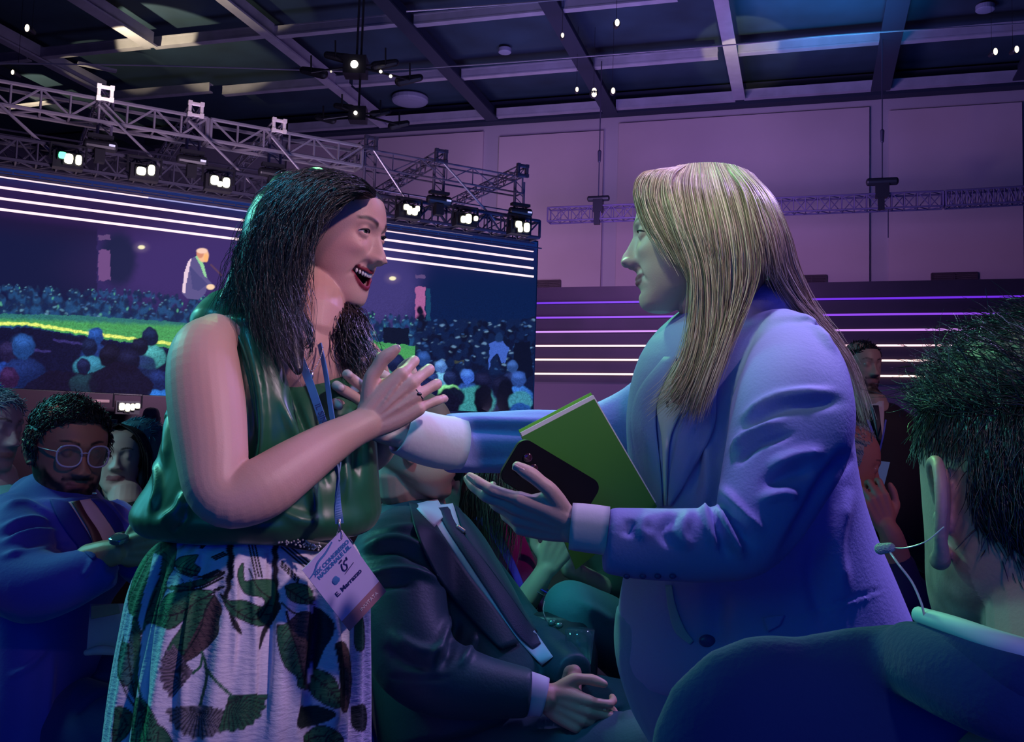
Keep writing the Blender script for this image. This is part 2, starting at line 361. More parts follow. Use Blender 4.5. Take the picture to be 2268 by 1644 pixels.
# ------------------------------------------------------------------ the big video screen
sa = math.atan(1.85); SD = np.array([math.sin(sa), math.cos(sa), 0]); SN = np.array([-math.cos(sa), math.sin(sa), 0])   # SN points away from us
SP = P(1185, 700, 16.0)
def scr(px, py, off=0): return hit(px, py, SP+SN*off, SN)
def blend(c, m, col, a=1.0):
    m = (m*a)[..., None]; c *= (1-m); c += m*np.array(lin(*col))
def soft(x, y, cx, cy, rx, ry, s=.25): return 1-sstep(1-s, 1+s, np.sqrt(((x-cx)/rx)**2+((y-cy)/ry)**2))
def paint_screen(x, y):
    x0_, y0_ = x, y; rw = np.random.default_rng(5); wx = np.zeros_like(x); wy = np.zeros_like(x)
    for k in range(7):
        a, b, p1, p2 = rw.uniform(-.35, .35, 4); wx += np.sin(a*x+b*y*1.0+p1*20); wy += np.sin(b*x*1.1-a*y+p2*20)
    x = x+wx*.42; y = y+wy*.40
    rg = np.random.default_rng(3); c = np.zeros(x.shape+(3,)); yh = y-(x*.13)       # y along the tilt of the picture
    blend(c, np.ones_like(x), (16, 26, 78)); blend(c, sstep(420, 380, yh), (8, 40, 105), .8)
    blend(c, sstep(640, 300, x)*sstep(360, 430, yh)*sstep(540, 470, yh)*.6, (45, 14, 66))
    blend(c, soft(x, y, 430, 590, 240, 95, .5), (62, 44, 108), .9); blend(c, soft(x, y, 850, 640, 90, 90, .5), (66, 58, 122), .9)
    blend(c, sstep(905, 960, x)*sstep(560, 640, y), (7, 28, 72), .95); blend(c, (x < 215)*sstep(500, 520, yh+30)*1.0, (10, 16, 48), .55)
    blend(c, soft(x, y, 262, 575, 40, 60, .3), (6, 26, 60), .8)
    for (px, py, w, h, col) in ((231, 588, 13, 34, (110, 74, 130)), (231, 527, 13, 6, (95, 70, 120)), (930, 671, 11, 36, (165, 95, 150)), (948, 675, 5, 36, (20, 66, 100)), (931, 613, 11, 4, (92, 72, 122))):
        blend(c, ((abs(x-px) < w) & (abs(y-py) < h))*1.0, col)
    blend(c, soft(x, y, 930, 688, 7, 10), (10, 14, 40)); blend(c, soft(x, y, 931, 712, 12, 18), (10, 14, 40))
    # far audience beyond the stage
    for i in range(900):
        px = rg.uniform(-10, 930); t = rg.uniform(0, 1); base = 628+.055*px if px < 480 else 655+.10*(px-480)
        py = base+t*78; s = 3+5*t*(1.25 if px < 200 else .8)
        dark = rg.uniform() < .5
        blend(c, soft(x, y, px, py+s*1.6, s*1.5, s*1.7, .4), (14, 34, 78) if dark else (30, 74, 124), .8)
        blend(c, soft(x, y, px, py, s*.75, s*.9, .4), (22, 40, 78), .9)
        if rg.uniform() < .45: blend(c, soft(x, y, px-s*.1, py-s*.55, s*.55, s*.35, .5), (96, 150, 178) if rg.uniform() < .6 else (60, 104, 160), .75)
        if rg.uniform() < .06: blend(c, soft(x, y, px+s, py+s*1.6, s*.5, s*.8, .5), (96, 190, 150), .7)
    # green stage deck and its glowing edge
    deck = tris_inside(x, y, [(-60, 694), (190, 700), (420, 716), (800, 752), (925, 768), (925, 806), (800, 806), (380, 772), (190, 745), (60, 722), (-60, 722)])*1.0
    st = .5+.5*np.sin(yh*.55+3*np.sin(x*.012))
    blend(c, deck, (34, 118, 92)); blend(c, deck*st*.6, (50, 148, 96)); blend(c, deck*sstep(690, 760, yh+90)*.5, (92, 178, 86))
    blend(c, deck*sstep(712, 700, y-.04*x)*.7, (24, 84, 120))
    for ln in ([(-60, 717), (62, 717), (196, 738), (385, 762)], [(896, 802), (928, 802)], [(942, 802), (952, 802)], [(1005, 802), (1025, 802)]):
        d, _ = seg_d(np.stack([x.ravel(), y.ravel()], 1), ln); blend(c, 1-sstep(2.2, 4.2, d.reshape(x.shape)), (232, 246, 120))
    # right-hand dark press crowd
    blend(c, tris_inside(x, y, [(848, 725), (905, 728), (906, 765), (848, 760)])*1.0, (10, 18, 44))
    blend(c, tris_inside(x, y, [(918, 765), (1190, 700), (1190, 930), (918, 930), (918, 806)])*1.0, (12, 18, 50), .95)
    for i in range(330):
        px = rg.uniform(925, 1185); py = 715+rg.uniform(0, 1)**1.5*110; s = rg.uniform(5, 9)
        blend(c, soft(x, y, px, py, s, s*1.2, .3), (14, 30, 70) if rg.uniform() < .6 else (10, 14, 40), .85)
        if rg.uniform() < .35: blend(c, soft(x, y, px, py-s*.7, s*.6, s*.3, .5), (110, 150, 190) if rg.uniform() < .5 else (50, 90, 150), .75)
    blend(c, tris_inside(x, y, [(1083, 762), (1096, 756), (1112, 756), (1127, 770), (1118, 804), (1112, 804), (1100, 785), (1090, 790), (1080, 822)])*1.0, (62, 96, 190))
    blend(c, soft(x, y, 1104, 748, 9, 11), (22, 46, 92))
    blend(c, tris_inside(x, y, [(1140, 760), (1172, 756), (1180, 830), (1150, 850), (1136, 800)])*1.0, (9, 12, 34))
    # lower dark seats band
    blend(c, tris_inside(x, y, [(-60, 726), (60, 726), (190, 748), (380, 776), (800, 812), (925, 812), (925, 930), (-60, 930)])*1.0, (12, 14, 50), .97)
    for (ax, ay, bx, by) in ((120, 753, 185, 763), (60, 775, 110, 780)):
        d, _ = seg_d(np.stack([x.ravel(), y.ravel()], 1), [(ax, ay), (bx, by)]); blend(c, 1-sstep(1.5, 3.5, d.reshape(x.shape)), (56, 50, 120), .8)
    # near audience: backs of heads and shoulders (x, y, head r, shoulder colour, head colour)
    H = [(18, 780, 20, (18, 46, 120), (26, 22, 60)), (52, 768, 25, (14, 30, 80), (24, 60, 120)), (212, 745, 17, (20, 44, 104), (24, 60, 128)), (198, 770, 18, (44, 112, 140), (12, 22, 56)),
         (185, 812, 16, (52, 128, 146), (14, 20, 56)), (332, 746, 18, (60, 140, 145), (10, 24, 58)), (310, 768, 18, (20, 34, 80), (10, 14, 40)), (244, 790, 24, (12, 12, 40), (10, 10, 34)), (352, 842, 20, (30, 90, 170), (16, 30, 80)),
         (20, 838, 22, (24, 72, 176), (40, 20, 60)), (286, 800, 24, (14, 20, 60), (12, 14, 44)), (838, 793, 18, (64, 140, 125), (16, 50, 92)), (878, 806, 19, (40, 110, 150), (14, 22, 60)), (938, 795, 15, (16, 30, 70), (30, 60, 120)), (903, 838, 17, (24, 60, 120), (34, 62, 118)),
         (976, 812, 13, (90, 150, 200), (70, 110, 180)), (1035, 834, 15, (30, 60, 130), (52, 92, 190)), (955, 842, 16, (30, 56, 120), (26, 44, 96)), (995, 838, 14, (110, 190, 120), (20, 30, 70)), (1135, 812, 12, (20, 30, 70), (40, 70, 130)), (1148, 840, 16, (40, 90, 170), (40, 70, 140)),
         (1070, 846, 18, (20, 30, 76), (14, 16, 46)), (942, 868, 27, (14, 22, 66), (12, 18, 56)), (1112, 858, 22, (14, 20, 56), (10, 12, 38))]
    for (hx, hy, r, sc_, hc) in H:
        m = soft(x, y, hx, hy+r*2.5, r*2.0, r*1.5, .1)*1.0
        blend(c, m, sc_, .92); blend(c, m*soft(x, y, hx-r*.3, hy+r*1.7, r*1.4, r*.7, .8), tuple(min(255, int(v*1.35)+14) for v in sc_), .6)
        blend(c, soft(x, y, hx, hy, r, r*1.15, .08), hc); blend(c, soft(x, y, hx-r*.15, hy-r*.5, r*.7, r*.45, .8), tuple(min(255, int(v*1.5)+16) for v in hc), .6)
    for (hx, hy, rx, ry, hc) in ((1050, 890, 46, 34, (56, 138, 145)), (1000, 880, 30, 22, (14, 20, 44)), (1070, 886, 20, 34, (8, 8, 26)), (1118, 880, 19, 40, (8, 8, 26)), (1152, 890, 26, 24, (58, 132, 158)), (1152, 912, 24, 20, (30, 74, 150)), (985, 896, 34, 26, (14, 14, 40))):
        blend(c, soft(x, y, hx, hy, rx, ry, .12), hc)
    # rows of dark chair backs at the lower left
    blend(c, tris_inside(x, y, [(60, 850), (110, 820), (200, 828), (260, 800), (300, 812), (340, 850), (330, 880), (40, 880)])*1.0, (16, 12, 42), .9)
    tex = 1+.22*np.sin(wx*1.9+wy)*sstep(690, 760, y0_-.13*x0_+40)+.10*rw.normal(size=x.shape)*sstep(600, 700, y0_); c *= np.clip(tex, .4, 1.6)[..., None]
    x, y = x0_, y0_
    # the speaker at the lectern microphone
    body = [(403, 650), (405, 620), (410, 600), (414, 583), (424, 572), (434, 568), (446, 572), (452, 590), (460, 618), (474, 634), (470, 642), (458, 638), (455, 650), (440, 664), (415, 662)]
    blend(c, tris_inside(x, y, body)*1.0, (92, 84, 138)); blend(c, tris_inside(x, y, [(403, 648), (408, 604), (416, 580), (424, 572), (418, 600), (412, 630), (410, 650)])*1.0, (236, 208, 226))
    blend(c, tris_inside(x, y, [(420, 590), (436, 606), (460, 630), (440, 645), (426, 640)])*1.0, (66, 66, 122), .8)
    blend(c, tris_inside(x, y, [(432, 568), (440, 564), (452, 590), (458, 616), (452, 612), (444, 590)])*1.0, (150, 214, 160))
    blend(c, soft(x, y, 450, 566, 12, 15, .1), (248, 190, 150)); blend(c, soft(x, y, 443, 562, 8, 10, .2), (214, 140, 112)); blend(c, soft(x, y, 447, 556, 12, 6, .2), (250, 206, 186))
    blend(c, soft(x, y, 456, 572, 5, 9, .2), (255, 186, 120)); blend(c, soft(x, y, 466, 636, 9, 6, .2), (255, 216, 180))
    d, _ = seg_d(np.stack([x.ravel(), y.ravel()], 1), [(467, 587), (490, 610)]); blend(c, 1-sstep(1.2, 2.6, d.reshape(x.shape)), (92, 62, 88))
    for (px, py) in ((313, 548), (869, 617)): blend(c, soft(x, y, px, py, 13, 9, .9), (120, 100, 140), .6); blend(c, soft(x, y, px, py, 7.5, 4.5, .2), (250, 240, 196))
    return c
A_ = scr(-70, 700); B_ = scr(1185, 700); sw = (B_-A_)@SD; z0s = scr(1175, 918)[2]; z1s = scr(1185, 536)[2]
NXs, NYs = 760, 280
g = A_[None, None]*np.array([1, 1, 0]) + SD*np.linspace(0, sw, NXs)[None, :, None] + UPZ*np.linspace(z0s, z1s, NYs)[:, None, None]
gv = g.reshape(-1, 3); q = proj(gv)
cpic = paint_screen(q[:, 0].reshape(NYs, NXs), q[:, 1].reshape(NYs, NXs)).reshape(-1, 3)
gf = [(j*NXs+i, j*NXs+i+1, (j+1)*NXs+i+1, (j+1)*NXs+i) for j in range(NYs-1) for i in range(NXs-1)]
M_pic = mat('screen_picture', (.01, .01, .01), .9, spec=0, emit='attr', estr=1.0, attr='Col')
scren = thing('video_screen', 'giant video screen behind the dark-haired woman showing a speaker and a seated crowd', 'screen', A_)
o = mkobj('picture', gv-SN*.01, gf, M_pic, scren); setcol(o, cpic)
ms = A_+SD*sw/2
MB().add(box((ms[0]+SN[0]*.16, ms[1]+SN[1]*.16, (z0s+z1s)/2), (sw+.06, .3, z1s-z0s+.06), [SD, SN, UPZ])).build('cabinet', mat('screen_case', (.02, .02, .03), .5), scren)
def stripe(segs, y0):                       # light line shown across the top of the screen; segs: (x0,x1,colour,strength)
    zz = scr(0, y0)[2]
    for (x0, x1, c, st) in segs:
        a = scr(x0, y0); b = scr(x1, y0); m_ = (a+b)/2
        MB().add(box((m_[0]-SN[0]*.04, m_[1]-SN[1]*.04, zz), ((b-a)@SD, .03, .028), [SD, SN, UPZ])).build('light_line', mat('scr_line_%.2f_%.1f' % (c[1], st), (.02, .02, .02), emit=c, estr=st), scren)
WH = (1, .70, .78); BL = (.10, .25, .95); MD = (.45, .45, .9)
stripe([(-70, 330, WH, 1.3), (330, 560, MD, .8), (560, 830, BL, .4), (830, 1183, WH, 1.2)], 392)
stripe([(-70, 520, WH, 1.3), (520, 1183, WH, 1.3)], 416.5)
stripe([(-70, 1183, WH, 1.3)], 441); stripe([(-70, 1183, WH, 1.35)], 465)
stripe([(300, 620, BL, .45), (620, 1050, WH, 1.1)], 370)
# dark stage front below the screen, with its thin pale edge strip
M_fascia = mat('stage_front', (.05, .025, .05), .7, noise=(1.5, .3))
zf = z0s-.04
mb = MB(); pz = ms-SN*.3; mb.add(box((pz[0], pz[1], zf/2), (sw+1.5, .6, zf), [SD, SN, UPZ]))
st_ = thing('stage_platform', 'dark stage riser running below the big video screen', 'stage', (pz[0], pz[1], 0)); mb.build('riser', M_fascia, st_)
a = hit(176, 887, SP-SN*.62, SN); b = hit(242, 889, SP-SN*.62, SN)
MB().add(bar(a, b, .018)).build('edge_strip', mat('edge_glow', (.3, .2, .22), emit=(.5, .26, .34), estr=.5), st_)
# ================================================================== TRUSSES AND LAMPS
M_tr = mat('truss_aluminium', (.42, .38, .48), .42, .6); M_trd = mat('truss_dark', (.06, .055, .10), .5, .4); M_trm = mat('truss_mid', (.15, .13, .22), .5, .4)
def truss(a, b, w, h, r, n, up=UPZ, rb=None, verts=True, faces=(0, 1, 2, 3)):
    a = np.array(a, float); b = np.array(b, float); t = unit(b-a); s = unit(np.cross(t, up)); u = np.cross(s, t); rb = rb or r*.6
    mb = MB(); cs = [s*w*i/2+u*h*j/2 for i, j in ((-1, -1), (1, -1), (1, 1), (-1, 1))]
    for c in cs: mb.add(bar(a+c, b+c, r))
    for k in range(n):
        p = a+(b-a)*k/n; q_ = a+(b-a)*(k+1)/n
        for i in faces:
            c0_, c1_ = cs[i], cs[(i+1) % 4]
            mb.add(bar(p+(c0_ if k % 2 else c1_), q_+(c1_ if k % 2 else c0_), rb, 5))
            if verts: mb.add(bar(p+c0_, p+c1_, rb, 5))
    for i in range(4): mb.add(bar(b+cs[i], b+cs[(i+1) % 4], r, 5)); mb.add(bar(a+cs[i], a+cs[(i+1) % 4], r, 5))
    return mb
def rig(name, mb, m, lb, cat='truss', grp=None): o = mb.build(name, m); tag(o, lb, cat, grp); return o
ft = -.35
def tp(px, py, off=ft): return scr(px, py, off)
# upper truss parallel to the screen (box: front face traced between its chords)
top0 = tp(-60, 180); bot0 = hit(0, 241, SP+SN*ft, SN)
hT = abs(hit(192, 222, SP+SN*ft, SN)[2]-hit(192, 271, SP+SN*ft, SN)[2])
zT = hit(192, 222, SP+SN*ft, SN)[2]-hT/2
def along(px, z): p = tp(px, 400); return np.array([p[0], p[1], z])
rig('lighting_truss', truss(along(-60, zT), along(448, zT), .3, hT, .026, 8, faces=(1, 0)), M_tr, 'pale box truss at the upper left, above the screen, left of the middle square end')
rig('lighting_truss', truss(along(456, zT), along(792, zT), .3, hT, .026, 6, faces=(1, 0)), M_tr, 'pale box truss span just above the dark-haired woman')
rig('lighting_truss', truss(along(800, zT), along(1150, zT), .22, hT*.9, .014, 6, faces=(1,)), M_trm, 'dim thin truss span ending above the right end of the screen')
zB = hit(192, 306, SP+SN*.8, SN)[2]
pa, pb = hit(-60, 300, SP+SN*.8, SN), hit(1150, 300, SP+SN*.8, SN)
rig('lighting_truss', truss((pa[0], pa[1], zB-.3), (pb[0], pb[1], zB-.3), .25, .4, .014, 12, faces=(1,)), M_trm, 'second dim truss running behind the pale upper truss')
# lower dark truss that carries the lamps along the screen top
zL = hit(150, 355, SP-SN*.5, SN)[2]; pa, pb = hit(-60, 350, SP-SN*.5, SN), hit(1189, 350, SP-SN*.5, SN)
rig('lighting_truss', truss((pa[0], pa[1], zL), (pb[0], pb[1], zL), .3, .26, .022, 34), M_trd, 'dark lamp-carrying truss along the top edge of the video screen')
mb = MB()
for i in range(26):
    p_ = pa+(pb-pa)*(i+.5)/26; mb.add(bar((p_[0], p_[1], zL-.13), (p_[0], p_[1], z1s-.02), .012)).add(bar((p_[0], p_[1], zL-.26), (p_[0]+SD[0]*.28, p_[1]+SD[1]*.28, zL-.26), .01))
for dz, rr in ((-.2, .014), (-.30, .018)): mb.add(bar((pa[0], pa[1], zL+dz), (pb[0], pb[1], zL+dz), rr))
rig('hanger_rack', mb, M_trd, 'dark hanger rack between the lamp truss and the screen top', 'rack')
# cross trusses running back from the upper truss, square ends facing us
nodes = [(233, 208, 26), (433, 244, 25), (617, 280, 23), (820, 318, 22), (975, 347, 22), (1155, 379, 21)]
where = ['first square-ended cross truss from the left, lit pale', 'second square-ended cross truss from the left, lit pale', 'third square-ended cross truss from the left, above the dark hair',
         'dark cross truss slanting back just right of the dark-haired head', 'dark cross truss slanting back midway over the right part of the screen', 'last dark cross truss, over the right end of the screen']
M_endglow = mat('end_frame_glow', (.9, .8, .8), .5, emit=(1, .82, .78), estr=.75)  # glow put in for stage light catching the end frame, not a lamp
for i, (x, y, s) in enumerate(nodes):
    c = hit(x, y, SP-SN*.7, SN); d = (c-CAM)@CF; w = s*d/FPX*.92
    t = thing('cross_truss', where[i], 'truss', c)
    e = c+SN*3.2
    truss(c, e, w, w, .013, 9).build('lattice', M_trm if i > 2 else M_tr, t)  # left three lattices take the paler metal to look lit
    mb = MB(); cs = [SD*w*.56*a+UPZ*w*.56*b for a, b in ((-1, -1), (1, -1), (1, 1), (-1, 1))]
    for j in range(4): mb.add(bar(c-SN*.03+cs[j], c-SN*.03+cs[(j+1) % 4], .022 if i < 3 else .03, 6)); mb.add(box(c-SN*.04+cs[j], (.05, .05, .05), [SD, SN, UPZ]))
    mb.build('end_frame', M_endglow if i == 0 else mat('end_frame_glow_dim', (.5, .42, .52), .5, emit=(.6, .45, .5), estr=.28) if i < 3 else M_trd, t)  # left three frames glow to stand in for light falling on them
    # post and long brace below each node
    q0 = along(x-24, zT+hT/2+.02) if i < 3 else along(x-14, zT+hT*.3)
    mb = MB(); zlow = zL+.16
    mb.add(bar(q0, (q0[0], q0[1], zlow), .022)).add(bar(q0+SD*.16, (q0[0]+SD[0]*.16, q0[1]+SD[1]*.16, zlow), .02))
    for kz in range(5):
        za, zb_ = q0[2]+(zlow-q0[2])*kz/5, q0[2]+(zlow-q0[2])*(kz+1)/5; mb.add(bar((q0[0], q0[1], za), (q0[0]+SD[0]*.16, q0[1]+SD[1]*.16, zb_), .009))
    rig('truss_post', mb, M_trm, 'upright lattice post below the %s square cross-truss end, counted from the left' % ['first', 'second', 'third', 'fourth', 'fifth', 'sixth'][i], 'post')
    if i < 5:
        bx = [(360, 372), (556, 405), (707, 428), (915, 466), (1096, 488)][i]; q1 = hit(bx[0], bx[1], SP-SN*.6, SN)
        rig('brace_tube', MB().add(bar(hit(x-15 if i < 3 else x+8, y+24 if i < 3 else y+15, SP-SN*.62, SN), q1, .017, 8)), M_tr, 'long slanting brace tube dropping right from the %s cross-truss end, counted from the left' % ['first', 'second', 'third', 'fourth', 'fifth'][i], 'brace')
mb = MB().add(bar(hit(-30, 205, SP-SN*.6, SN), hit(112, 335, SP-SN*.6, SN), .02, 8)); rig('brace_tube', mb, M_tr, 'slanting brace tube at the left edge of the photo, above the green-lit lamp', 'brace')
# lamps on the truss: housing, yoke, lenses
M_hous = mat('lamp_housing', (.02, .02, .03), .45, .3)
def stage_lamp(c, lenses, lb, col=(1, .95, .55), est=5, aim=None, sc=1.0, grp=None, ax=None):
    t = thing('stage_light', lb, 'stage light', c, grp); ax = ax or (SD, SN, UPZ)
    mb = MB(); mb.add(box(c+ax[1]*.12*sc, (.34*sc, .16*sc, .20*sc), ax)); mb.add(bar(c+ax[0]*-.2*sc+ax[1]*.1*sc, c+ax[0]*-.2*sc+ax[1]*.1*sc+UPZ*.2*sc, .015*sc)).add(bar(c+ax[0]*.2*sc+ax[1]*.1*sc, c+ax[0]*.2*sc+ax[1]*.1*sc+UPZ*.2*sc, .015*sc)).add(bar(c-ax[0]*.2*sc+ax[1]*.1*sc+UPZ*.2*sc, c+ax[0]*.2*sc+ax[1]*.1*sc+UPZ*.2*sc, .015*sc))
    for (dx, dz, w, h, *cc) in lenses: mb.add(box(c+ax[0]*dx*sc+UPZ*dz*sc+ax[1]*.03*sc, (w*sc*1.25, .06*sc, h*sc*1.25), ax))
    mb.build('housing', M_hous, t)
    for (dx, dz, w, h, *cc) in lenses:
        cl = cc[0] if cc else col; m = mat('lens_%.1f_%.2f_%.1f' % (est, cl[0], cl[2]), (.1, .1, .1), emit=cl, estr=est)
        cc_ = c+ax[0]*dx*sc+UPZ*dz*sc-ax[1]*.01*sc
        MB().add(sweep([cc_+ax[1]*.015, cc_-ax[1]*.015], [w*sc/2]*2, [h*sc/2]*2, ax[0], 12, 1, .5, .6)).build('lens', m, t)
    return t
GR = (.1, .9, .35)
for (x, y, ls, lb) in ((152, 352, [(-.07, .03, .09, .08, GR), (.0, -.0, .1, .12), (.11, .0, .07, .12)], 'stage lamp with one green lens, at the far left of the screen top'),
                     (322, 379, [(-.05, -.01, .11, .1), (.07, .02, .08, .13)], 'pale twin stage lamp, second from the left along the screen top'),
                     (487, 403, [(-.07, .01, .1, .12), (.0, -.03, .06, .07), (.08, .0, .09, .13)], 'bright stage lamp on the truss just left of the dark hair'),
                     (911, 467, [(-.08, .04, .08, .08), (-.03, -.0, .07, .12), (.05, -.01, .08, .1), (.09, .04, .06, .08)], 'four-lens stage lamp just right of the dark-haired face'),
                     (1037, 485, [(-.08, -.02, .08, .1), (-.0, .0, .09, .14), (.12, .02, .06, .07)], 'three-lens stage lamp second from the right end of the screen'),
                     (1157, 503, [(-.07, .03, .1, .1), (-.04, -.04, .07, .09), (.07, -.0, .09, .14)], 'three-lens stage lamp at the right end of the screen')):
    stage_lamp(hit(x, y, SP-SN*.85, SN), ls, lb, (1, .96, .62), 3.2)
# low lamp seen under the screen at left
c = hit(284, 903, SP-SN*1.1, SN)
stage_lamp(c, [(-.09, .01, .08, .11), (-.01, .0, .07, .12), (.06, .01, .06, .1), (.13, .03, .07, .08)], 'bright low lamp under the screen above the seated bald man', (1, .95, .55), 3.2, sc=.8)
# dark moving-head fixtures clamped beneath each node
for i, (x, y) in enumerate(((222, 322), (425, 356), (604, 384), (972, 444), (1152, 470))):
    c = hit(x, y, SP-SN*.7, SN); t = thing('moving_light', 'unlit black moving-head lamp below the %s cross-truss node, counted from the left' % ['first', 'second', 'third', 'fifth', 'sixth'][i], 'moving light', c)
    MB().add(sweep([c-SD*.16, c+SD*.16], [.06, .075], None, UPZ, 14, 2, .6)).build('head', M_hous, t)
    mb = MB(); mb.add(box(c+UPZ*.11, (.3, .1, .04), [SD, SN, UPZ])).add(box(c-UPZ*.14, (.12, .12, .16), [SD, SN, UPZ])).add(bar(c-SD*.1-UPZ*.0, c-SD*.1+UPZ*.11, .012)).add(bar(c+SD*.1, c+SD*.1+UPZ*.11, .012)); mb.build('yoke', M_hous, t)
    MB().add(box(c+SD*.13-SN*.07, (.07, .02, .025), [SD, SN, UPZ])).build('lens', mat('lens_dim', (.6, .6, .8), emit=(.6, .6, .9), estr=.6), t)
# hanging truss in front of the back wall at right, with chain hoists
RP = P(1134, 470, 21.0)
a = hit(1216, 478, RP, HV); zR = a[2]; b = hit(2330, 430, RP, HV)
mid = a+HU*((b-a)@HU)*.5
truss(np.array(a), a+HU*7.6, .26, .28, .018, 34, rb=.010).build('hanging_truss', mat('truss_violet', (.15, .11, .24), .5, .4))
tag(bpy.data.objects['hanging_truss'], 'long hanging truss along the back wall at right, left of the second hoist', 'truss')
o = truss(a+HU*7.65, b, .26, .28, .018, 20, rb=.010).build('hanging_truss', MATS['truss_violet']); tag(o, 'hanging truss section at the right edge of the photo', 'truss')
for (x, y, w) in ((1325, 458, 1.0), (1954, 422, 1.25)):
    c = hit(x, y, RP-HV*.1, HV); tt = ZC-.15
    t = thing('chain_hoist', ('small black chain hoist on the left part of the back-wall truss' if x < 1500 else 'larger black chain hoist on the back-wall truss at right of the blonde head'), 'hoist', c)
    mb = MB(); mb.add(box(c+UPZ*.02, (.2*w, .14, .26*w), [HU, HV, UPZ])).add(sweep([c+UPZ*.17-HU*.2*w, c+UPZ*.17+HU*.2*w], .07*w, .06*w, HV, 12, 2, .6)).add(box(c-UPZ*.24-HU*.02, (.12, .1, .26), [HU, HV, UPZ])); mb.build('motor', M_hous, t)
    MB().add(bar(c+UPZ*.2, (c[0], c[1], tt), .012)).add(sweep([c+UPZ*.95, c+UPZ*1.15], [.03, .04], None, HU, 8, 1)).build('chain', M_trd, t)
for (x0, y0, x1, y1, z, lb) in ((1967, 460, 1966, 600, 0, 'thin dark cable hanging below the right hoist'),):
    a_ = hit(x0, y0, RP, HV); rig('cable', MB().add(bar(a_, (a_[0], a_[1], wallp(x1, y1)[2]), .012)), M_trd, lb, 'cable')
a_ = hit(1432, 330, RP, HV)
# two long cables strung under the ceiling
def wire(pts, d, r, name, lb, m):
    pp = catmull([P(x, y, dd) for (x, y), dd in zip(pts, d)], 6); mb = MB()
    for i in range(len(pp)-1): mb.add(bar(pp[i], pp[i+1], r, 5))
    rig(name, mb, m, lb, 'cable')
wire([(-20, 140), (370, 146), (760, 158)], [14, 16, 18], .012, 'cable', 'thin pale cable crossing the ceiling at upper left', M_tr)
wire([(850, 156), (1100, 140), (1600, 101), (1850, 78), (2290, 50)], [18, 17.5, 17, 16.5, 16], .012, 'cable', 'thin pale cable crossing the ceiling from the lit moving lamp to the right', M_tr)
wire([(900, 25), (1134, 8), (1300, -6)], [15, 15, 15], .012, 'cable', 'thin pale cable at the top edge, left of centre', M_tr)
# lit fixtures up in the ceiling
def cluster(x, y, d, lit, lb, s=1.0, arms=3):
    c = P(x, y, d); t = thing('ceiling_spotlight', lb, 'spotlight', c)
    mb = MB(); mb.add(box(c+CF*.15, (.3*s, .25*s, .25*s))).add(bar(c+CF*.2, (c[0], c[1]+.25, ZC+.4), .02))
    for a in range(arms):
        sg = (-1, 1)[a % 2]; e = c+CR*sg*(.25+.16*a)*s+CU*(.1-.1*a)*s
        mb.add(bar(c+CF*.1, e, .02)); mb.add(sweep([e-CR*.14*s*sg+CF*.1, e+CR*.12*s*sg+CU*.05*s+CF*.1], [.07*s, .05*s], None, CU, 10, 1)); mb.add(bar(e, e+CU*.22*s, .015))
    mb.build('housing', M_hous, t)
    for (dx, dy, r, e_) in lit: MB().add(ball(c+CR*dx-CU*dy, r, None, 10, 6)).build('lens', mat('clens_%.1f' % e_, (.1, .1, .1), emit=(1, .9, .72), estr=e_), t)
cluster(785, 143, 17, [(0, 0, .07, 9), (.45, .12, .03, 1.5), (.62, .2, .03, 1.5), (-.4, .12, .02, .8)], 'brightly lit moving spotlight under the ceiling above the dark-haired woman', 1.3, 4)
cluster(790, 250, 17, [(-.02, 0, .035, 3)], 'dark spotlight cluster just below the bright one, at the beam end', 1.0, 4)
for (x, y, d, r, lb) in ((1367, 50, 17, .05, 'small lit ceiling lamp near the top edge, right of centre'), (1246, 78, 18, .035, 'faint ceiling lamp near a dark beam at top centre'), (60, 62, 15, .045, 'faint pair of ceiling lights in the upper left corner'),
                       (1278, 198, 20, .04, 'leftmost small lamp of the three near the back wall top'), (1316, 205, 20, .075, 'brightest warm lamp of the three near the back wall top'), (1358, 201, 20, .05, 'rightmost lamp of the three near the back wall top'),
                       (2205, 114, 18, .05, 'small lit lamp at the upper right, first from the right edge beam'), (2252, 109, 18, .05, 'small lit lamp at the very right edge under the ceiling'), (28, 160, 15, .03, 'tiny ceiling light at the far left above the truss')):
    c = P(x, y, d); t = thing('ceiling_spotlight', lb, 'spotlight', c)
    MB().add(sweep([c+CF*.06, c+CF*.2], [r*1.3, r*.9], None, CU, 10, 1)).add(bar(c+CF*.15, (c[0], c[1]+.15, ZC+.4), .004)).build('housing', M_hous, t)
    MB().add(ball(c, (r*.8, r*.5, r*1.3), None, 10, 6)).build('lens', mat('clens_s', (.1, .1, .1), emit=(1, .84, .62), estr=2.2), t)
# warm spots that rake the beams, from unseen lamps set just before them
for nm, x, y, pw, an in (('warm_spot_left', 338, 92, 520, 48), ('warm_spot_leftmost', 95, 228, 420, 44), ('warm_spot_extra', 205, 150, 160, 34), ('warm_spot_top', 520, 4, 160, 30), ('warm_spot_right', 1640, 112, 150, 40)):
    T_ = ceil(x, y); light('SPOT', nm, T_-HV*1.7-UPZ*1.3, T_, (1, .84, .46), pw, .04, spot=an, blend=.25)
for (x0, y0, x1, y1) in ((20, 238, 150, 222), (172, 140, 258, 158)):
    a = ceil(x0, y0, ZC-.25); b = ceil(x1, y1, ZC-.25); rig('extra_beam', MB().add(box((a+b)/2, (np.linalg.norm(b-a), .14, .05), [unit(b-a), unit(np.cross(UPZ, b-a)), UPZ])), M_beam, 'short pale extra ceiling beam at the upper left, ' + ('behind the first truss span' if y0 > 200 else 'under the first long beam'), 'tray')  # extra beam pieces added to be lit by the warm spots
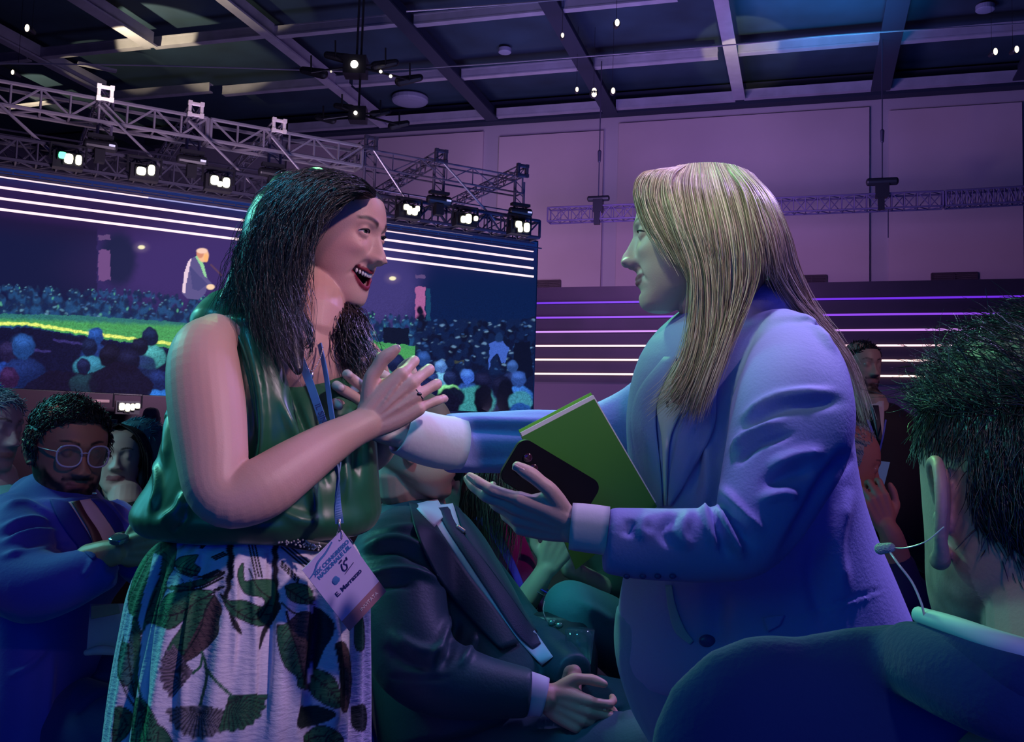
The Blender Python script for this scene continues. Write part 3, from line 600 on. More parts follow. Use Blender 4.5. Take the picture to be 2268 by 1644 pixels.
# round ceiling discs
for (x, y, r, lb) in ((1118, 116, .14, 'small round ceiling disc at top centre'), (2182, 22, .17, 'pale round ceiling disc in the upper right corner'), (908, 224, .45, 'large dim round ceiling lamp over the third truss row')):
    c = ceil(x, y, ZC+.3); m = MB().add(sweep([c, c+UPZ*.08], r, None, CR, 24, 1, .2)).build('ceiling_disc', mat('disc_paint', (.25, .26, .4), .6)); tag(m, lb, 'disc')
# washes for the architecture
light('AREA', 'wall_wash_violet', wallp(1500, 700)-HV*7+UPZ*.5, wallp(1650, 500), (.58, .32, .92), 215, 3, 1)
light('AREA', 'wall_wash_pink', wallp(1150, 700)-HV*4+UPZ*1.0, wallp(1180, 420), (.85, .5, .62), 34, 1)
light('AREA', 'ceiling_wash_blue', P(1500, 1000, 13), ceil(1500, 40), (.06, .22, 1.0), 230, 3)
light('AREA', 'beam_wash', P(1000, 1000, 17), ceil(1200, 160), (.62, .50, 1.0), 190, 3)
light('AREA', 'truss_wash', P(500, 700, 10), P(500, 300, 13), (.8, .58, .80), 190, 1)
light('SPOT', 'teal_ceiling_beam', P(1900, 400, 15), ceil(1850, 10), (.04, .42, .9), 2600, .4, spot=44, blend=.9)
# ================================================================== PEOPLE TOOLS
def axes(yaw, pitch=0, roll=0):
    """head/torso frame: yaw 0 faces photo-right, 90 faces the camera, 180 faces photo-left; pitch up; roll towards own right"""
    y, p, r = map(math.radians, (yaw, pitch, roll)); h = np.array([0, 1.0, 0])
    f0 = np.array([math.cos(y), -math.sin(y), 0]); l0 = np.cross(UPZ, f0)
    f = f0*math.cos(p)+UPZ*math.sin(p); u = UPZ*math.cos(p)-f0*math.sin(p)
    l = l0*math.cos(r)+u*math.sin(r); u = u*math.cos(r)-l0*math.sin(r)
    return np.array([f, l, u])
HT = np.array([[.1185, .0, -.03, .010], [.114, .032, -.058, .036], [.102, .056, -.080, .056], [.082, .077, -.093, .068], [.056, .089, -.099, .0745], [.030, .0925, -.100, .0765], [.005, .0895, -.097, .0755],
               [-.020, .088, -.088, .0725], [-.040, .0875, -.072, .0685], [-.060, .086, -.050, .063], [-.080, .083, -.030, .0545], [-.095, .083, -.010, .044], [-.108, .079, .012, .033], [-.117, .066, .030, .018]])
def head_parts(open_=0, smile=0, jaw=1.0, nose=1.0, nosew=1.0, lid=(27, -19), wide=1.0, brow=0.0, chin=0.0, nz=150, nph=168, ears=True, lips=1.0, look=None, heavy=0.0):
    T = catmull(HT, 10); T = T[np.argsort(-T[:, 0])]
    z = np.linspace(.1185, -.117, nz); xf, xb, w = (np.interp(-z, -T[:, 0], T[:, i]) for i in (1, 2, 3))
    w = w*wide*(1+(jaw-1)*sstep(-.02, -.08, z)); xf = xf+chin*np.exp(-((z+.097)/.016)**2)
    cx = np.where(z > -.02, 0, (xf+xb)/2*sstep(-.02, -.10, z))
    ph = np.arange(nph)*2*PI/nph; ph = ph+.35*np.sin(2*ph)*0 - .45*np.sin(ph)*.6      # denser rows at the face
    Z, PH = np.meshgrid(z, ph, indexing='ij'); c, s = np.cos(PH), np.sin(PH)
    a = np.where(c > 0, (xf-cx)[:, None], (cx-xb)[:, None]); X = cx[:, None]+a*c; Y = w[:, None]*s; fr = sstep(-.05, .45, c)
    G = lambda y0, z0, sy, sz: np.exp(-((np.abs(Y)-y0)/sy)**2-((Z-z0)/sz)**2)*fr
    # nose
    nzt = np.array([[.030, 0, .007], [.020, .002, .0068], [.010, .006, .0072], [0, .0115, .0082], [-.011, .0175, .0100], [-.019, .0232, .0125], [-.026, .0262, .0148], [-.0335, .0266, .0158], [-.0385, .0222, .0145], [-.0430, .011, .0120], [-.0465, .003, .0105], [-.051, .0, .008]])
    N = np.interp(-Z, -nzt[:, 0], nzt[:, 1])*nose; S = np.interp(-Z, -nzt[:, 0], nzt[:, 2])*nosew
    X = X+N*np.exp(-np.abs(Y/S)**2.4)*fr+.014*nosew*G(.0145*nosew, -.0335, .0068, .0072)
    Zo = Z.copy(); Z = Z+.007*np.exp(-((np.abs(Y)-.0075)/.0042)**2-((Z+.0415)/.004)**2-((X-.103)/.010)**2)*fr
    # sockets, brows, cheeks
    X = X-.0105*G(.0295, .013, .0165, .0105)+(.004+brow)*G(.026, .031, .022, .008)+.0035*G(0, .028, .012, .010)*(0.5+brow*100)
    X = X+(.004+.005*smile)*G(.040, -.018, .017, .014)+.002*G(.050, -.045, .02, .02)+heavy*G(.045, -.060, .02, .022)
    fl = np.abs(np.abs(Y)-(.019+(.0-.037-Z)*.62))*1.0; X = X-(.0016+.0034*smile)*np.exp(-(fl/.0042)**2)*fr*sstep(-.030, -.038, Z)*sstep(-.076, -.062, Z)
    # mouth
    mz = -.0635; hw = .0270+.0065*smile; up = .004*smile+.006*open_
    if open_:
        Z = Z-.010*open_*sstep(-.072, -.090, Zo)*sstep(.0, .03, X)
        tq = np.clip(np.abs(Y)/hw, 0, 1); uzq = mz+.0035+.0015*open_+up*tq*tq+.0025*open_*(1-tq*tq); lzq = mz-.0045-.0185*open_*(1-tq**2.2)+up*tq*tq
        X = X-.024*sstep(0, .0035, uzq-Z)*sstep(0, .0035, Z-lzq)*(np.abs(Y) < hw)*fr
    else: X = X-.003*np.exp(-((Z-mz-up*(np.abs(Y)/hw)**2)/.0022)**2)*(1-sstep(hw*.8, hw*1.1, np.abs(Y)))*fr
    X = X-.0035*np.exp(-((Z+.0825)/.006)**2-(Y/.022)**2)*fr*(1-open_*.6)
    v = np.stack([X, Y, Z], -1).reshape(-1, 3); f = [(i*nph+j, (i+1)*nph+j, (i+1)*nph+(j+1) % nph, i*nph+(j+1) % nph) for i in range(nz-1) for j in range(nph)]
    f += [tuple(range(nph)), tuple(range((nz-1)*nph, nz*nph))[::-1]]
    parts = [(v, f)]
    parts.append(ball((.1035+.024*(nose-1), 0, -.0305), (.0115, .0112*nosew, .0108), None, 18, 12))
    for sg in (1, -1): parts.append(ball((.0945, sg*.0128*nosew, -.0345), (.0105, .0070, .0080), None, 14, 10))
    surf = lambda y, zz: float(np.interp(zz, T[::-1, 0], T[::-1, 1]))*math.sqrt(max(0, 1-(y/np.interp(zz, T[::-1, 0], T[::-1, 3]))**2))
    # lips
    t = np.linspace(-1, 1, 13); k = open_
    uz = mz+.0035+.0015*k+up*t*t+.0025*k*(1-t*t)-.0012*np.exp(-(t/.16)**2); lz = mz-.0045-.0185*k*(1-np.abs(t)**2.2)+up*t*t
    pu = [(surf(tt*hw, mz)+.0015-.006*abs(tt)**3, tt*hw, zz) for tt, zz in zip(t, uz)]; pl = [(surf(tt*hw, mz)+.0005-.003*k*(1-tt*tt)-.006*abs(tt)**3, tt*hw*.96, zz) for tt, zz in zip(t, lz)]
    if lips:
        ru = .0036*lips*(1-.7*np.abs(t)**2.5); rl = .0046*lips*(1-.7*np.abs(t)**2.2)
        parts += [sweep(pu, ru, ru*.85, (0, 0, 1), 10, 2), sweep(pl, rl, rl*.8, (0, 0, 1), 10, 2)]
    # eyelids over the eyeballs
    ec = [np.array([.0715, sg*.0310, .0125]) for sg in (1, -1)]
    lidc = []
    for e in ec:
        sg = np.sign(e[1])
        for (e0, lst, rr) in ((lid[0], (0, 17, 34, 50), .0021), (lid[1], (0, -17, -34), .0020)):
            for el in lst:
                arc = []
                for tt in np.linspace(-1, 1, 9):
                    el_ = math.radians((e0*(1-tt*tt)+el)+3*tt); az = math.radians(tt*(52 if el == 0 else 50))
                    R_ = .0137 if el == 0 else .0138
                    arc.append(e+np.array([R_*math.cos(el_)*math.cos(az)-.0085*max(0, tt)**2-.0025*(tt < 0)*tt*tt, sg*1.2*R_*math.cos(el_)*math.sin(az), R_*math.sin(el_)]))
                tp_ = 1-.55*np.abs(np.linspace(-1, 1, 9))**3; parts.append(sweep(arc, rr*(1.0 if el == 0 else 1.35)*tp_, None, UPZ, 8, 1))
                if el == 0 and e0 == lid[0]: lidc.append(np.array(arc)+np.array([.0026, 0, -.0006]))
    if ears:
        for sg in (1, -1):
            o = np.array([-.004, sg*.0750*wide, -.004]); A = np.array([[1, sg*.0, 0], [0, sg*1, 0], [0, 0, 1]])
            L = lambda x, y, zz: o+np.array([x-.002, sg*(y*.8+.001-.12*min(0, x)), zz])
            hel = [L(.012, .000, .004), L(.011, .004, .018), L(.004, .008, .027), L(-.008, .010, .030), L(-.018, .011, .022), L(-.021, .011, .006), L(-.016, .009, -.010), L(-.008, .006, -.022), L(.001, .003, -.029), L(.007, .001, -.023)]
            parts.append(sweep(hel, [.003, .0032, .0034, .0036, .0036, .0034, .0034, .004, .0055, .003], None, (0, 1, 0), 8, 3))
            ant = [L(.004, .003, .016), L(-.008, .0065, .018), L(-.013, .0075, .006), L(-.009, .0065, -.008), L(-.001, .003, -.016)]
            parts.append(sweep(ant, .0034, None, (0, 1, 0), 8, 3)); parts.append(ball(L(-.004, .001, .002), (.015, .0035, .026), None, 14, 8)); parts.append(ball(L(.010, .001, -.006), (.004, .004, .006), None, 8, 6))
    info = dict(ec=ec, pu=np.array(pu), pl=np.array(pl), lidc=lidc, hw=hw, mz=mz, open=open_, uz=uz, lz=lz, lid=lid)
    return parts, info
def anchor(loc, px, py, d, A, s=1.0):
    """head origin so that a local point is seen at a photo pixel"""
    return P(px, py, d)-(np.asarray(loc)*s)@A
NOSE = (.114, 0, -.031)
def to_world(parts, O, A, s=1.0): return [(np.asarray(O)+(np.asarray(v)*s)@A, f) for v, f in parts]
def to_local(v, O, A, s=1.0): return ((v-np.asarray(O))@A.T)/s
def skin_cols(v, O, A, s, info, skin, lip=None, browc=None, brow_w=.0042, beard=None, scalp=None, blush=None, brow_z=.0345, arch=.006):
    """pigment per vertex: skin, lips, brows, beard, shaved scalp; plus the dark of an open mouth"""
    c = np.tile(np.array(skin, float), (len(v), 1)); q = to_local(v, O, A, s); x, y, z = q.T
    mix = lambda m, col: c.__imul__((1-m)[:, None]).__iadd__(m[:, None]*np.array(col)[None]) if col is not None else None
    near = (x > .02) & (np.abs(y) < .08) & (np.abs(z) < .13)
    nn = vnoise(q, 260, 5, 2)
    if blush is not None: mix(np.exp(-((np.abs(y)-.042)/.02)**2-((z+.02)/.02)**2)*near*.5, blush)
    if beard is not None:
        m = sstep(-.030, -.048, z+.010*np.exp(-(np.abs(y)/.03)**2)-.55*np.maximum(0, .055-x)*0)
        cheek = sstep(.0, .016, (-.022-z)-.9*np.maximum(0, x-.045)+.35*nn*.01)           # lower cheek line
        stache = np.exp(-((z+.0505)/.0065)**2)*(np.abs(y) < .036)
        mm = np.clip(np.maximum(cheek*sstep(-.125, -.118, z)*(x > -.03), stache*(x > .05)), 0, 1)
        lipm = np.exp(-((z-info['mz'])/.009)**4)*(np.abs(y) < .022); mm = mm*(1-lipm)*(np.abs(z) < .14)*(x > -.02)
        mix(np.clip(mm*(beard[1]+.3*nn), 0, 1), beard[0])
    if browc is not None:
        yy = np.abs(y); bz = brow_z+arch*np.sin(np.clip((yy-.012)/.034, 0, 1)*PI*.75)-.003
        m = np.exp(-((z-bz)/(brow_w*(1-.5*np.clip((yy-.012)/.036, 0, 1))))**4)*sstep(.009, .014, yy)*sstep(.054, .046, yy)*near; mix(np.clip(m*(.95+.2*nn), 0, 1), browc)
    if lip is not None:
        for cv, r in ((info['pu'], .0052), (info['pl'], .0062)):
            d = np.full(len(q), 9.0); idx = np.where(near & (z < -.03) & (z > -.11))[0]
            if len(idx):
                cc = catmull(cv, 4); d[idx] = np.min(np.linalg.norm(q[idx][:, None]-cc[None], axis=2), 1)
            mix((1-sstep(r*.75, r*1.05, d)), lip)
    if info['open']:
        m = (np.abs(y) < info['hw']) & (z < -.05) & (z > -.11) & (x < .068) & (x > .03) & (((y/info['hw'])**2+((z+.075)/.02)**2) < 1.05); c[m] = (.03, .006, .008)  # darkness of the open mouth hollow is painted into the colour
    if scalp is not None: mix(scalp[1]*sstep(-.01, .03, z-.55*np.maximum(0, x-.0)*1.35)*sstep(.09, .05, x+z*.2), scalp[0])
    return c
def face_extras(par, O, A, s, info, iris=(.06, .03, .015), gaze=(0, 0), lash=True, teeth=True, lashcol=(.004, .004, .006)):
    M_eye = mat('eyeball', (.8, .8, .8), .15, attr='Col', coat=.5)
    for e in info['ec']:
        g = np.array([1, math.tan(math.radians(gaze[0])), math.tan(math.radians(gaze[1]))]); g = unit(g)
        v, f = ball((0, 0, 0), 1, None, 28, 20); d = v@g
        c = np.where((d > .985)[:, None], (.005, .005, .005), np.where((d > .90)[:, None], iris, np.where((d > .875)[:, None], np.array(iris)*.3, (.62, .58, .6))))
        o = mkobj('eye', np.asarray(O)+((e+v*np.array([.0121, .0128, .0121]))*s)@A, f, M_eye, par, True); setcol(o, c)
    if lash:
        mb = MB()
        for l in info['lidc']: mb.add(sweep(np.asarray(O)+(l*s)@A, [.0004]+[.0013]*7+[.0005], None, UPZ, 6, 2))
        mb.build('eyelashes', mat('lash', lashcol, .6), par)
    if teeth and info['open']:
        mb = MB(); k = info['open']
        for i in range(-5, 5):
            a = (i+.5)*.0058; ww = .0056 if abs(i+.5) < 2.5 else .0048; h = .0095 if abs(i+.5) < 3 else .008
            zc = info['mz']+.0015-.0035+.0035*k+.004*(a/.03)**2
            x = .0835-14*a*a*1.0
            mb.add(ball(np.asarray(O)+(np.array([x, a, zc])*s)@A, np.array([.0024, ww/2, h/2])*s*1.05, A, 10, 8))
        mb.build('teeth', mat('teeth', (.75, .70, .66), .25), par, True)
        MB().add(ball(np.asarray(O)+(np.array([.058, 0, info['mz']-.019])*s)@A, np.array([.016, .017, .005])*s, A, 14, 8)).build('tongue', mat('tongue', (.30, .06, .07), .4), par, True)
def hand(W, A, s=1.0, curl=((20, 30, 20),)*4, spread=(8, 2, -4, -10), thumb=((.35, -.75, .30), (.8, -.5, .1), (.95, -.3, 0)), side=1):
    """hand mesh parts. W wrist point; A rows: finger direction, across (towards the thumb side), palm normal (out of the palm). curl = bend angles per joint towards the palm"""
    F_, X_, Nn = A; parts = []
    L = [(.040, .024, .020), (.045, .028, .021), (.041, .026, .020), (.033, .020, .018)]; R_ = [.0088, .0092, .0086, .0076]
    bx = [.030, .010, -.010, -.028]; bl = [.088, .092, .087, .078]
    tr = lambda p: W+(p[0]*F_+p[1]*X_+p[2]*Nn)*s
    # palm slab from flattened sweeps
    for x0, x1, ln in ((.008, .030, .086), (.003, .010, .090), (-.004, -.010, .085), (-.010, -.028, .076)):
        parts.append(sweep([tr((0.0, x0, 0)), tr((ln*.5, (x0*.5+x1*.62), 0)), tr((ln, x1, 0))], [.017*s, .0145*s, .0115*s], [.0155*s, .0135*s, .0115*s], X_, 12, 3))
    parts.append(sweep([tr((.012, .018, .006)), tr((.040, .030, .010)), tr((.062, .030, .006))], [.014*s, .016*s, .010*s], [.013*s, .014*s, .009*s], X_, 12, 3))
    parts.append(sweep([tr((.012, -.014, .005)), tr((.045, -.024, .007)), tr((.07, -.024, .003))], [.012*s, .013*s, .010*s], None, X_, 12, 3))
    tips = []
    for i in range(4):
        p = np.array([bl[i], bx[i], 0.0]); a = 0; pts = [p-np.array([.012, 0, 0])*1.0, p]; sp = math.radians(spread[i]); cv = curl[i] if len(curl) > 1 else curl[0]
        for j in range(3):
            a += math.radians(cv[j]); d = np.array([math.cos(a)*math.cos(sp), math.sin(sp)*math.cos(a*.5), math.sin(a)]); p = p+d*L[i][j]*.5; pts.append(p.copy()); p = p+d*L[i][j]*.5; pts.append(p.copy())
        r = R_[i]*s; parts.append(sweep([tr(q) for q in pts], [r*1.02, r*1.1, r*.98, r*1.03, r*.92, r*.95, r*.88, r*.72], None, X_, 12, 3)); tips.append((tr(pts[-1]), unit(tr(pts[-1])-tr(pts[-2]))))
    p = np.array([.018, .022, .008]); pts = [p]
    for d, l in zip(thumb, (.042, .032, .026)):
        d = unit(np.array([d[0], -d[1] if d[1] < 0 else d[1], d[2]])*np.array([1, 1, 1])); pts.append(p+d*l*.5); p = p+d*l; pts.append(p)
    parts.append(sweep([tr(q) for q in pts], [.013*s, .0135*s, .0118*s, .0108*s, .0112*s, .0105*s, .0078*s], None, X_, 12, 3)); tips.append((tr(pts[-1]), unit(tr(pts[-1])-tr(pts[-2]))))
    return parts, tips
def strands(guides, n, r, rng, jit=.006, m=5, taper=True, cols=None, wave=0.0, wf=60, sides=3, clump=.4):
    """hair strands interpolated between guide curves. guides (G,K,3) in order; returns MB with a colour per strand"""
    G = np.array([catmull(g, m) for g in guides]); mb = MB(); g_, k_, _ = G.shape
    V, Fc, Cc = [], [], []; nn = 0; an = np.arange(sides)*2*PI/sides; cls = rng.uniform(0, g_-1.001, max(4, n//14)); 
    for i in range(n):
        u = rng.uniform(0, g_-1.001) if g_ > 1 else 0
        if g_ > 1 and clump: cu = cls[np.argmin(np.abs(cls-u))]
        else: cu = u
        t = np.linspace(0, 1, k_)[:, None]
        def at(u):
            i0 = int(u); fr = u-i0; return G[i0]*(1-fr)+G[min(i0+1, g_-1)]*fr
        p = at(u)*(1-clump*t)+at(cu)*clump*t
        off = rng.normal(size=3)*jit; off2 = rng.normal(size=3)*jit
        p = p+off*np.minimum(1, .12+t*1.5)*.6+off2*t
        if wave:
            ph = rng.uniform(0, 6.28); d1 = unit(rng.normal(size=3)); L = np.concatenate([[0], np.cumsum(np.linalg.norm(np.diff(p, axis=0), axis=1))])[:, None]
            p = p+d1*wave*np.sin(L*wf+ph)*np.minimum(1, t*2.5)
        end = rng.uniform(.72, 1.0) if taper else 1; kk = max(4, int(k_*end)); p = p[:kk]
        T = np.gradient(p, axis=0); T = unit3(T); S = unit3(np.cross(T, CF+.01)); U = np.cross(T, S)
        rr = r*rng.uniform(.6, 1.5)*(1-np.linspace(0, 1, kk)**3*.8)
        v = p[:, None]+(S[:, None]*np.cos(an)[None, :, None]+U[:, None]*np.sin(an)[None, :, None])*rr[:, None, None]
        V.append(v.reshape(-1, 3)); col = cols[rng.integers(len(cols))] if cols is not None else (1, 1, 1); col = np.array(col)*rng.uniform(.75, 1.25); Cc.append(np.tile(col, (kk*sides, 1)))
        for a in range(kk-1):
            for b in range(sides): Fc.append((nn+a*sides+b, nn+a*sides+(b+1) % sides, nn+(a+1)*sides+(b+1) % sides, nn+(a+1)*sides+b))
        nn += kk*sides
    return np.concatenate(V), Fc, np.concatenate(Cc)
def hairobj(name, par, lst, m, base=None, smooth=True, label=None):
    V, F_, C_ = [], [], []; n = 0
    for (v, f, c) in lst:
        V.append(v); F_ += [tuple(i+n for i in q) for q in f]; C_.append(np.broadcast_to(c, (len(v), 3))); n += len(v)
    o = mkobj(name, np.concatenate(V), F_, m, par, smooth, label); setcol(o, np.concatenate(C_)); return o
LAST = {}
def bodymesh(name, v, f, m, par, col=None, label=None):
    o = mkobj(name, v, f, m, par, True, label); LAST[name] = o
    if col is not None: setcol(o, col)
    return o

def skull_hair(O, A, s, n, length, r, cols, rng, region, comb, lift=.35, curl=0.0, k=6, base=True, ctr=(-.005, 0, .027), rad=(.1025, .0815, .0935), sides=3):
    """short hair: strands rooted on the skull inside region(x,y,z), combed along comb(p); plus a thin fitted cap"""
    ctr = np.array(ctr); rad = np.array(rad); out = []
    if base:
        v, f = ball(ctr, rad*1.015, None, 60, 40); keep = np.array([region(*p, .003) for p in v]); f = [q for q in f if all(keep[i] for i in q)]
        out.append((np.asarray(O)+(v*s)@A, f, np.array(cols[0])*.8))
    V, Fc, C = [], [], []; nn = 0; an = np.arange(sides)*2*PI/sides; m = 0
    while m < n:
        d = unit(rng.normal(size=3)); p = ctr+d*rad
        if not region(*p, 0): continue
        m += 1; nrm = unit(d/rad); c = np.asarray(comb(p), float); c = unit(c-nrm*(c@nrm)+rng.normal(size=3)*.22); c2 = np.cross(nrm, c)
        L = length*rng.uniform(.6, 1.25); pts = [p.copy()]; q = p.copy(); ph = rng.uniform(0, 6.28)
        for i in range(k-1):
            t = i/(k-1); dd = unit(c*(1-lift*(1-t))+nrm*lift*(1-t*1.25)+c2*curl*math.sin(ph+t*5)+nrm*curl*.6*math.cos(ph+t*5)); q = q+dd*L/(k-1)
            e = (q-ctr)/rad; el = np.linalg.norm(e)
            if el < 1.015: q = ctr+e/el*1.015*rad
            pts.append(q.copy())
        pts = np.asarray(O)+(np.array(pts)*s)@A; T = unit3(np.gradient(pts, axis=0)); S = unit3(np.cross(T, nrm@A+.01)); U = np.cross(T, S); rr = r*rng.uniform(.7, 1.3)*(1-np.linspace(0, 1, k)**2*.75)
        v = pts[:, None]+(S[:, None]*np.cos(an)[None, :, None]+U[:, None]*np.sin(an)[None, :, None])*rr[:, None, None]
        V.append(v.reshape(-1, 3)); C.append(np.tile(np.array(cols[rng.integers(len(cols))])*rng.uniform(.7, 1.3), (k*sides, 1)))
        for a in range(k-1):
            for b in range(sides): Fc.append((nn+a*sides+b, nn+a*sides+(b+1) % sides, nn+(a+1)*sides+(b+1) % sides, nn+(a+1)*sides+b))
        nn += k*sides
    out.append((np.concatenate(V), Fc, np.concatenate(C))); return out
def male_region(recede=0.0, low=-.065, sideburn=True):
    def f(x, y, z, m):
        ay = abs(y)
        front = .040+.052*min(1, max(0, (z-.045)/.045))-recede*min(1, max(0, (z-.03)/.03))
        if z < .045: front = .030 if z > .0 else (.022 if sideburn else .0)
        if x > front+m: return False
        if z < -.004 and x > -.028: return sideburn and z > -.022 and .006 < x < .022
        return z > low+.25*max(0, x+.06)
    return f
def glasses(par, O, A, s, m, lensm, r=(.0235, .0205), name='glasses', square=.8, arms=True, z=.0105, x=.101):
    fr = MB(); ln = MB()
    for sg in (1, -1):
        c = np.array([x-.002, sg*.0325, z]); t = np.linspace(0, 2*PI, 29); ring = []
        for a in t:
            ca, sa_ = math.cos(a), math.sin(a); yy = np.sign(ca)*abs(ca)**square*r[0]; zz = np.sign(sa_)*abs(sa_)**square*r[1]; ring.append(c+np.array([-.35*(sg*yy+.0)*.35-.006*(max(0, sg*yy)/r[0])**2, yy, zz]))
        w = np.asarray(O)+(np.array(ring)*s)@A
        fr.add(sweep(w, .0016*s, .0021*s, A[0], 8, 1, False))
        m_ = len(w)-1; ln.add((np.concatenate([w[:-1], w[:-1]+A[0]*.0008]), [tuple(range(m_)), tuple(range(m_, 2*m_))[::-1]]+[(i, (i+1) % m_, m_+(i+1) % m_, m_+i) for i in range(m_)]))
        if arms: fr.add(sweep(np.asarray(O)+(np.array([[x-.010, sg*.055, z+.008], [x-.03, sg*.068, z+.008], [.03, sg*.077, z+.006], [-.01, sg*.078, z+.004], [-.022, sg*.077, z-.010]])*s)@A, .0012*s, .0022*s, A[2], 8, 3))
    fr.add(sweep(np.asarray(O)+(np.array([[x, .0095, z+.006], [x+.004, 0, z+.009], [x, -.0095, z+.006]])*s)@A, .0016*s, None, A[2], 8, 3))
    g_ = fr.build(name, m, par, True); ln.build('lens', lensm, g_, False)
    return g_

def hair_cut(v, f, O, A, s, tab=((-.2, .010), (-.02, .022), (.02, .034), (.05, .046), (.075, .068), (.095, .085), (.12, .12)), ymax=.2):
    """open a hair cap at the face: drop faces in front of the hairline"""
    q = to_local(v, O, A, s); tab = np.array(tab); lim = np.interp(q[:, 2], tab[:, 0], tab[:, 1]); bad = (q[:, 0] > lim) & (q[:, 2] > -.15) & (np.abs(q[:, 1]) < ymax)
    return v, [t for t in f if not bad[list(t)].any()]
class Surf:
    def __init__(s, *objs):
        V, F_ = [], []; n = 0
        for o in objs:
            me = o.data; a = np.zeros(len(me.vertices)*3); me.vertices.foreach_get('co', a); a = a.reshape(-1, 3); V += a.tolist(); F_ += [tuple(i+n for i in p.vertices) for p in me.polygons]; n += len(a)
        s.b = BVHTree.FromPolygons(V, F_)
    def depth(s, px, py):
        r = CF+CR*((px-W0/2)/FPX)+CU*((H0/2-py)/FPX); h = s.b.ray_cast(Vector(CAM), Vector(unit(r)))
        return None if h[0] is None else float((np.array(h[0])-CAM)@CF)
def drape(name, surf, L, R, m, par, off=.003, n=26, k=9, th=.0022, bulge=0.0, label=None, sm=2):
    """cloth piece lying on a surface: its left and right edges are traced, its depth is the surface below it"""
    L = catmull(np.array(L, float), 8); R = catmull(np.array(R, float), 8)
    rs = lambda c: np.stack([np.interp(np.linspace(0, 1, n), np.linspace(0, 1, len(c)), c[:, i]) for i in (0, 1)], 1)
    L, R = rs(L), rs(R); t = np.linspace(0, 1, k)[None, :, None]; g = L[:, None]*(1-t)+R[:, None]*t
    D = np.full((n, k), np.nan)
    for i in range(n):
        for j in range(k):
            d = surf.depth(*g[i, j])
            if d is not None: D[i, j] = d
    if np.isnan(D).all(): return None
    med = np.nanmedian(D)
    for i in range(n):
        row = D[i]; ok = ~np.isnan(row)
        if ok.any(): D[i] = np.interp(np.arange(k), np.where(ok)[0], row[ok])
    ok = ~np.isnan(D[:, 0])
    for j in range(k): D[:, j] = np.interp(np.arange(n), np.where(ok)[0], D[ok, j])
    for _ in range(sm):
        E = D.copy(); E[1:-1] = (D[:-2]+2*D[1:-1]+D[2:])/4; D = np.minimum(E, D+.002)
        E = D.copy(); E[:, 1:-1] = (D[:, :-2]+2*D[:, 1:-1]+D[:, 2:])/4; D = np.minimum(E, D+.002)
    bl_ = bulge*np.sin(np.linspace(0, PI, k))[None]
    fr = np.array([[P(*g[i, j], D[i, j]-off-bl_[0, j]) for j in range(k)] for i in range(n)]).reshape(-1, 3); bk = np.array([[P(*g[i, j], D[i, j]-off+th) for j in range(k)] for i in range(n)]).reshape(-1, 3)
    N_ = n*k; f = [(i*k+j, i*k+j+1, (i+1)*k+j+1, (i+1)*k+j) for i in range(n-1) for j in range(k-1)]; f += [tuple(x+N_ for x in q)[::-1] for q in f]
    bd = [i*k for i in range(n)]+[(n-1)*k+j for j in range(1, k)]+[i*k+k-1 for i in range(n-2, -1, -1)]+[j for j in range(k-2, 0, -1)]
    f += [(bd[i], bd[(i+1) % len(bd)], bd[(i+1) % len(bd)]+N_, bd[i]+N_) for i in range(len(bd))]
    return mkobj(name, np.concatenate([fr, bk]), f, m, par, True, label)
# ================================================================== DARK-HAIRED WOMAN (left)
M_skin = mat('skin', (.5, .3, .25), .48, attr='Col', sss=.12, bump=(420, .06), spec=.45)
SKIN_A = (.60, .35, .30); LIPA = (.22, .018, .04); DKHAIR = (.008, .007, .010)
wa = thing('person', 'dark-haired woman in a sleeveless green blouse and leaf-print skirt, laughing', 'person', (P(640, 900, 1.68)[0], P(640, 900, 1.68)[1], 0))
AA = axes(22, -9); sA = .93; OA = anchor(NOSE, 853, 577, 1.70, AA, sA)
hp, iA = head_parts(open_=1, smile=1, lid=(25, -17), wide=1.02, nose=1.0)
hp = to_world(hp, OA, AA, sA)
hl = lambda x, y, z, O=OA, A=AA, s=sA: O+(np.array([x, y, z])*s)@A
FLOOR = lambda px, d: np.array([P(px, 1000, d)[0], P(px, 1000, d)[1], 0.0])
# neck and upper chest
hp.append(sweep([hl(-.025, 0, -.02), hl(-.03, 0, -.075), P(694, 700, 1.67), P(680, 770, 1.68), P(668, 830, 1.69)], [.052, .050, .052, .060, .10], [.052, .052, .054, .065, .085], CR, 24, 4))
hp.append(sweep([P(490, 748, 1.58), P(560, 755, 1.62), P(680, 800, 1.67), P(790, 825, 1.78)], [.036, .046, .085, .035], [.05, .055, .07, .04], UPZ, 20, 4))
hp.append(ball(P(672, 800, 1.675), (.085, .062, .034), None, 24, 14)); hp.append(ball(P(676, 765, 1.672), (.064, .056, .030), None, 24, 14))
# right arm
armR = [(478, 742, 1.55, 52), (455, 770, 1.51, 70), (450, 815, 1.485, 80), (458, 900, 1.46, 85), (470, 1010, 1.43, 79), (480, 1080, 1.41, 71), (515, 1106, 1.405, 66), (580, 1082, 1.42, 70), (650, 1035, 1.45, 62), (725, 985, 1.49, 49), (775, 957, 1.515, 40), (815, 937, 1.535, 38)]
hp.append(limb(armR, 28, 4, flat=.92))
Wr = P(812, 938, 1.535)
FA = unit(CR*.80+CU*.58+CF*.10); NA = unit(CF-.15*CR-FA*np.dot(CF-.15*CR, FA)); XA = np.cross(NA, FA)
if XA@CU < 0: XA = -XA
hA, tips = hand(Wr, [FA, XA, NA], 1.02, curl=((48, 62, 30), (42, 60, 30), (34, 55, 25), (26, 34, 20)), spread=(7, 0, -7, -14), thumb=((.66, .70, -.15), (.92, .38, -.1), (1, .05, -.15)))
hp += hA
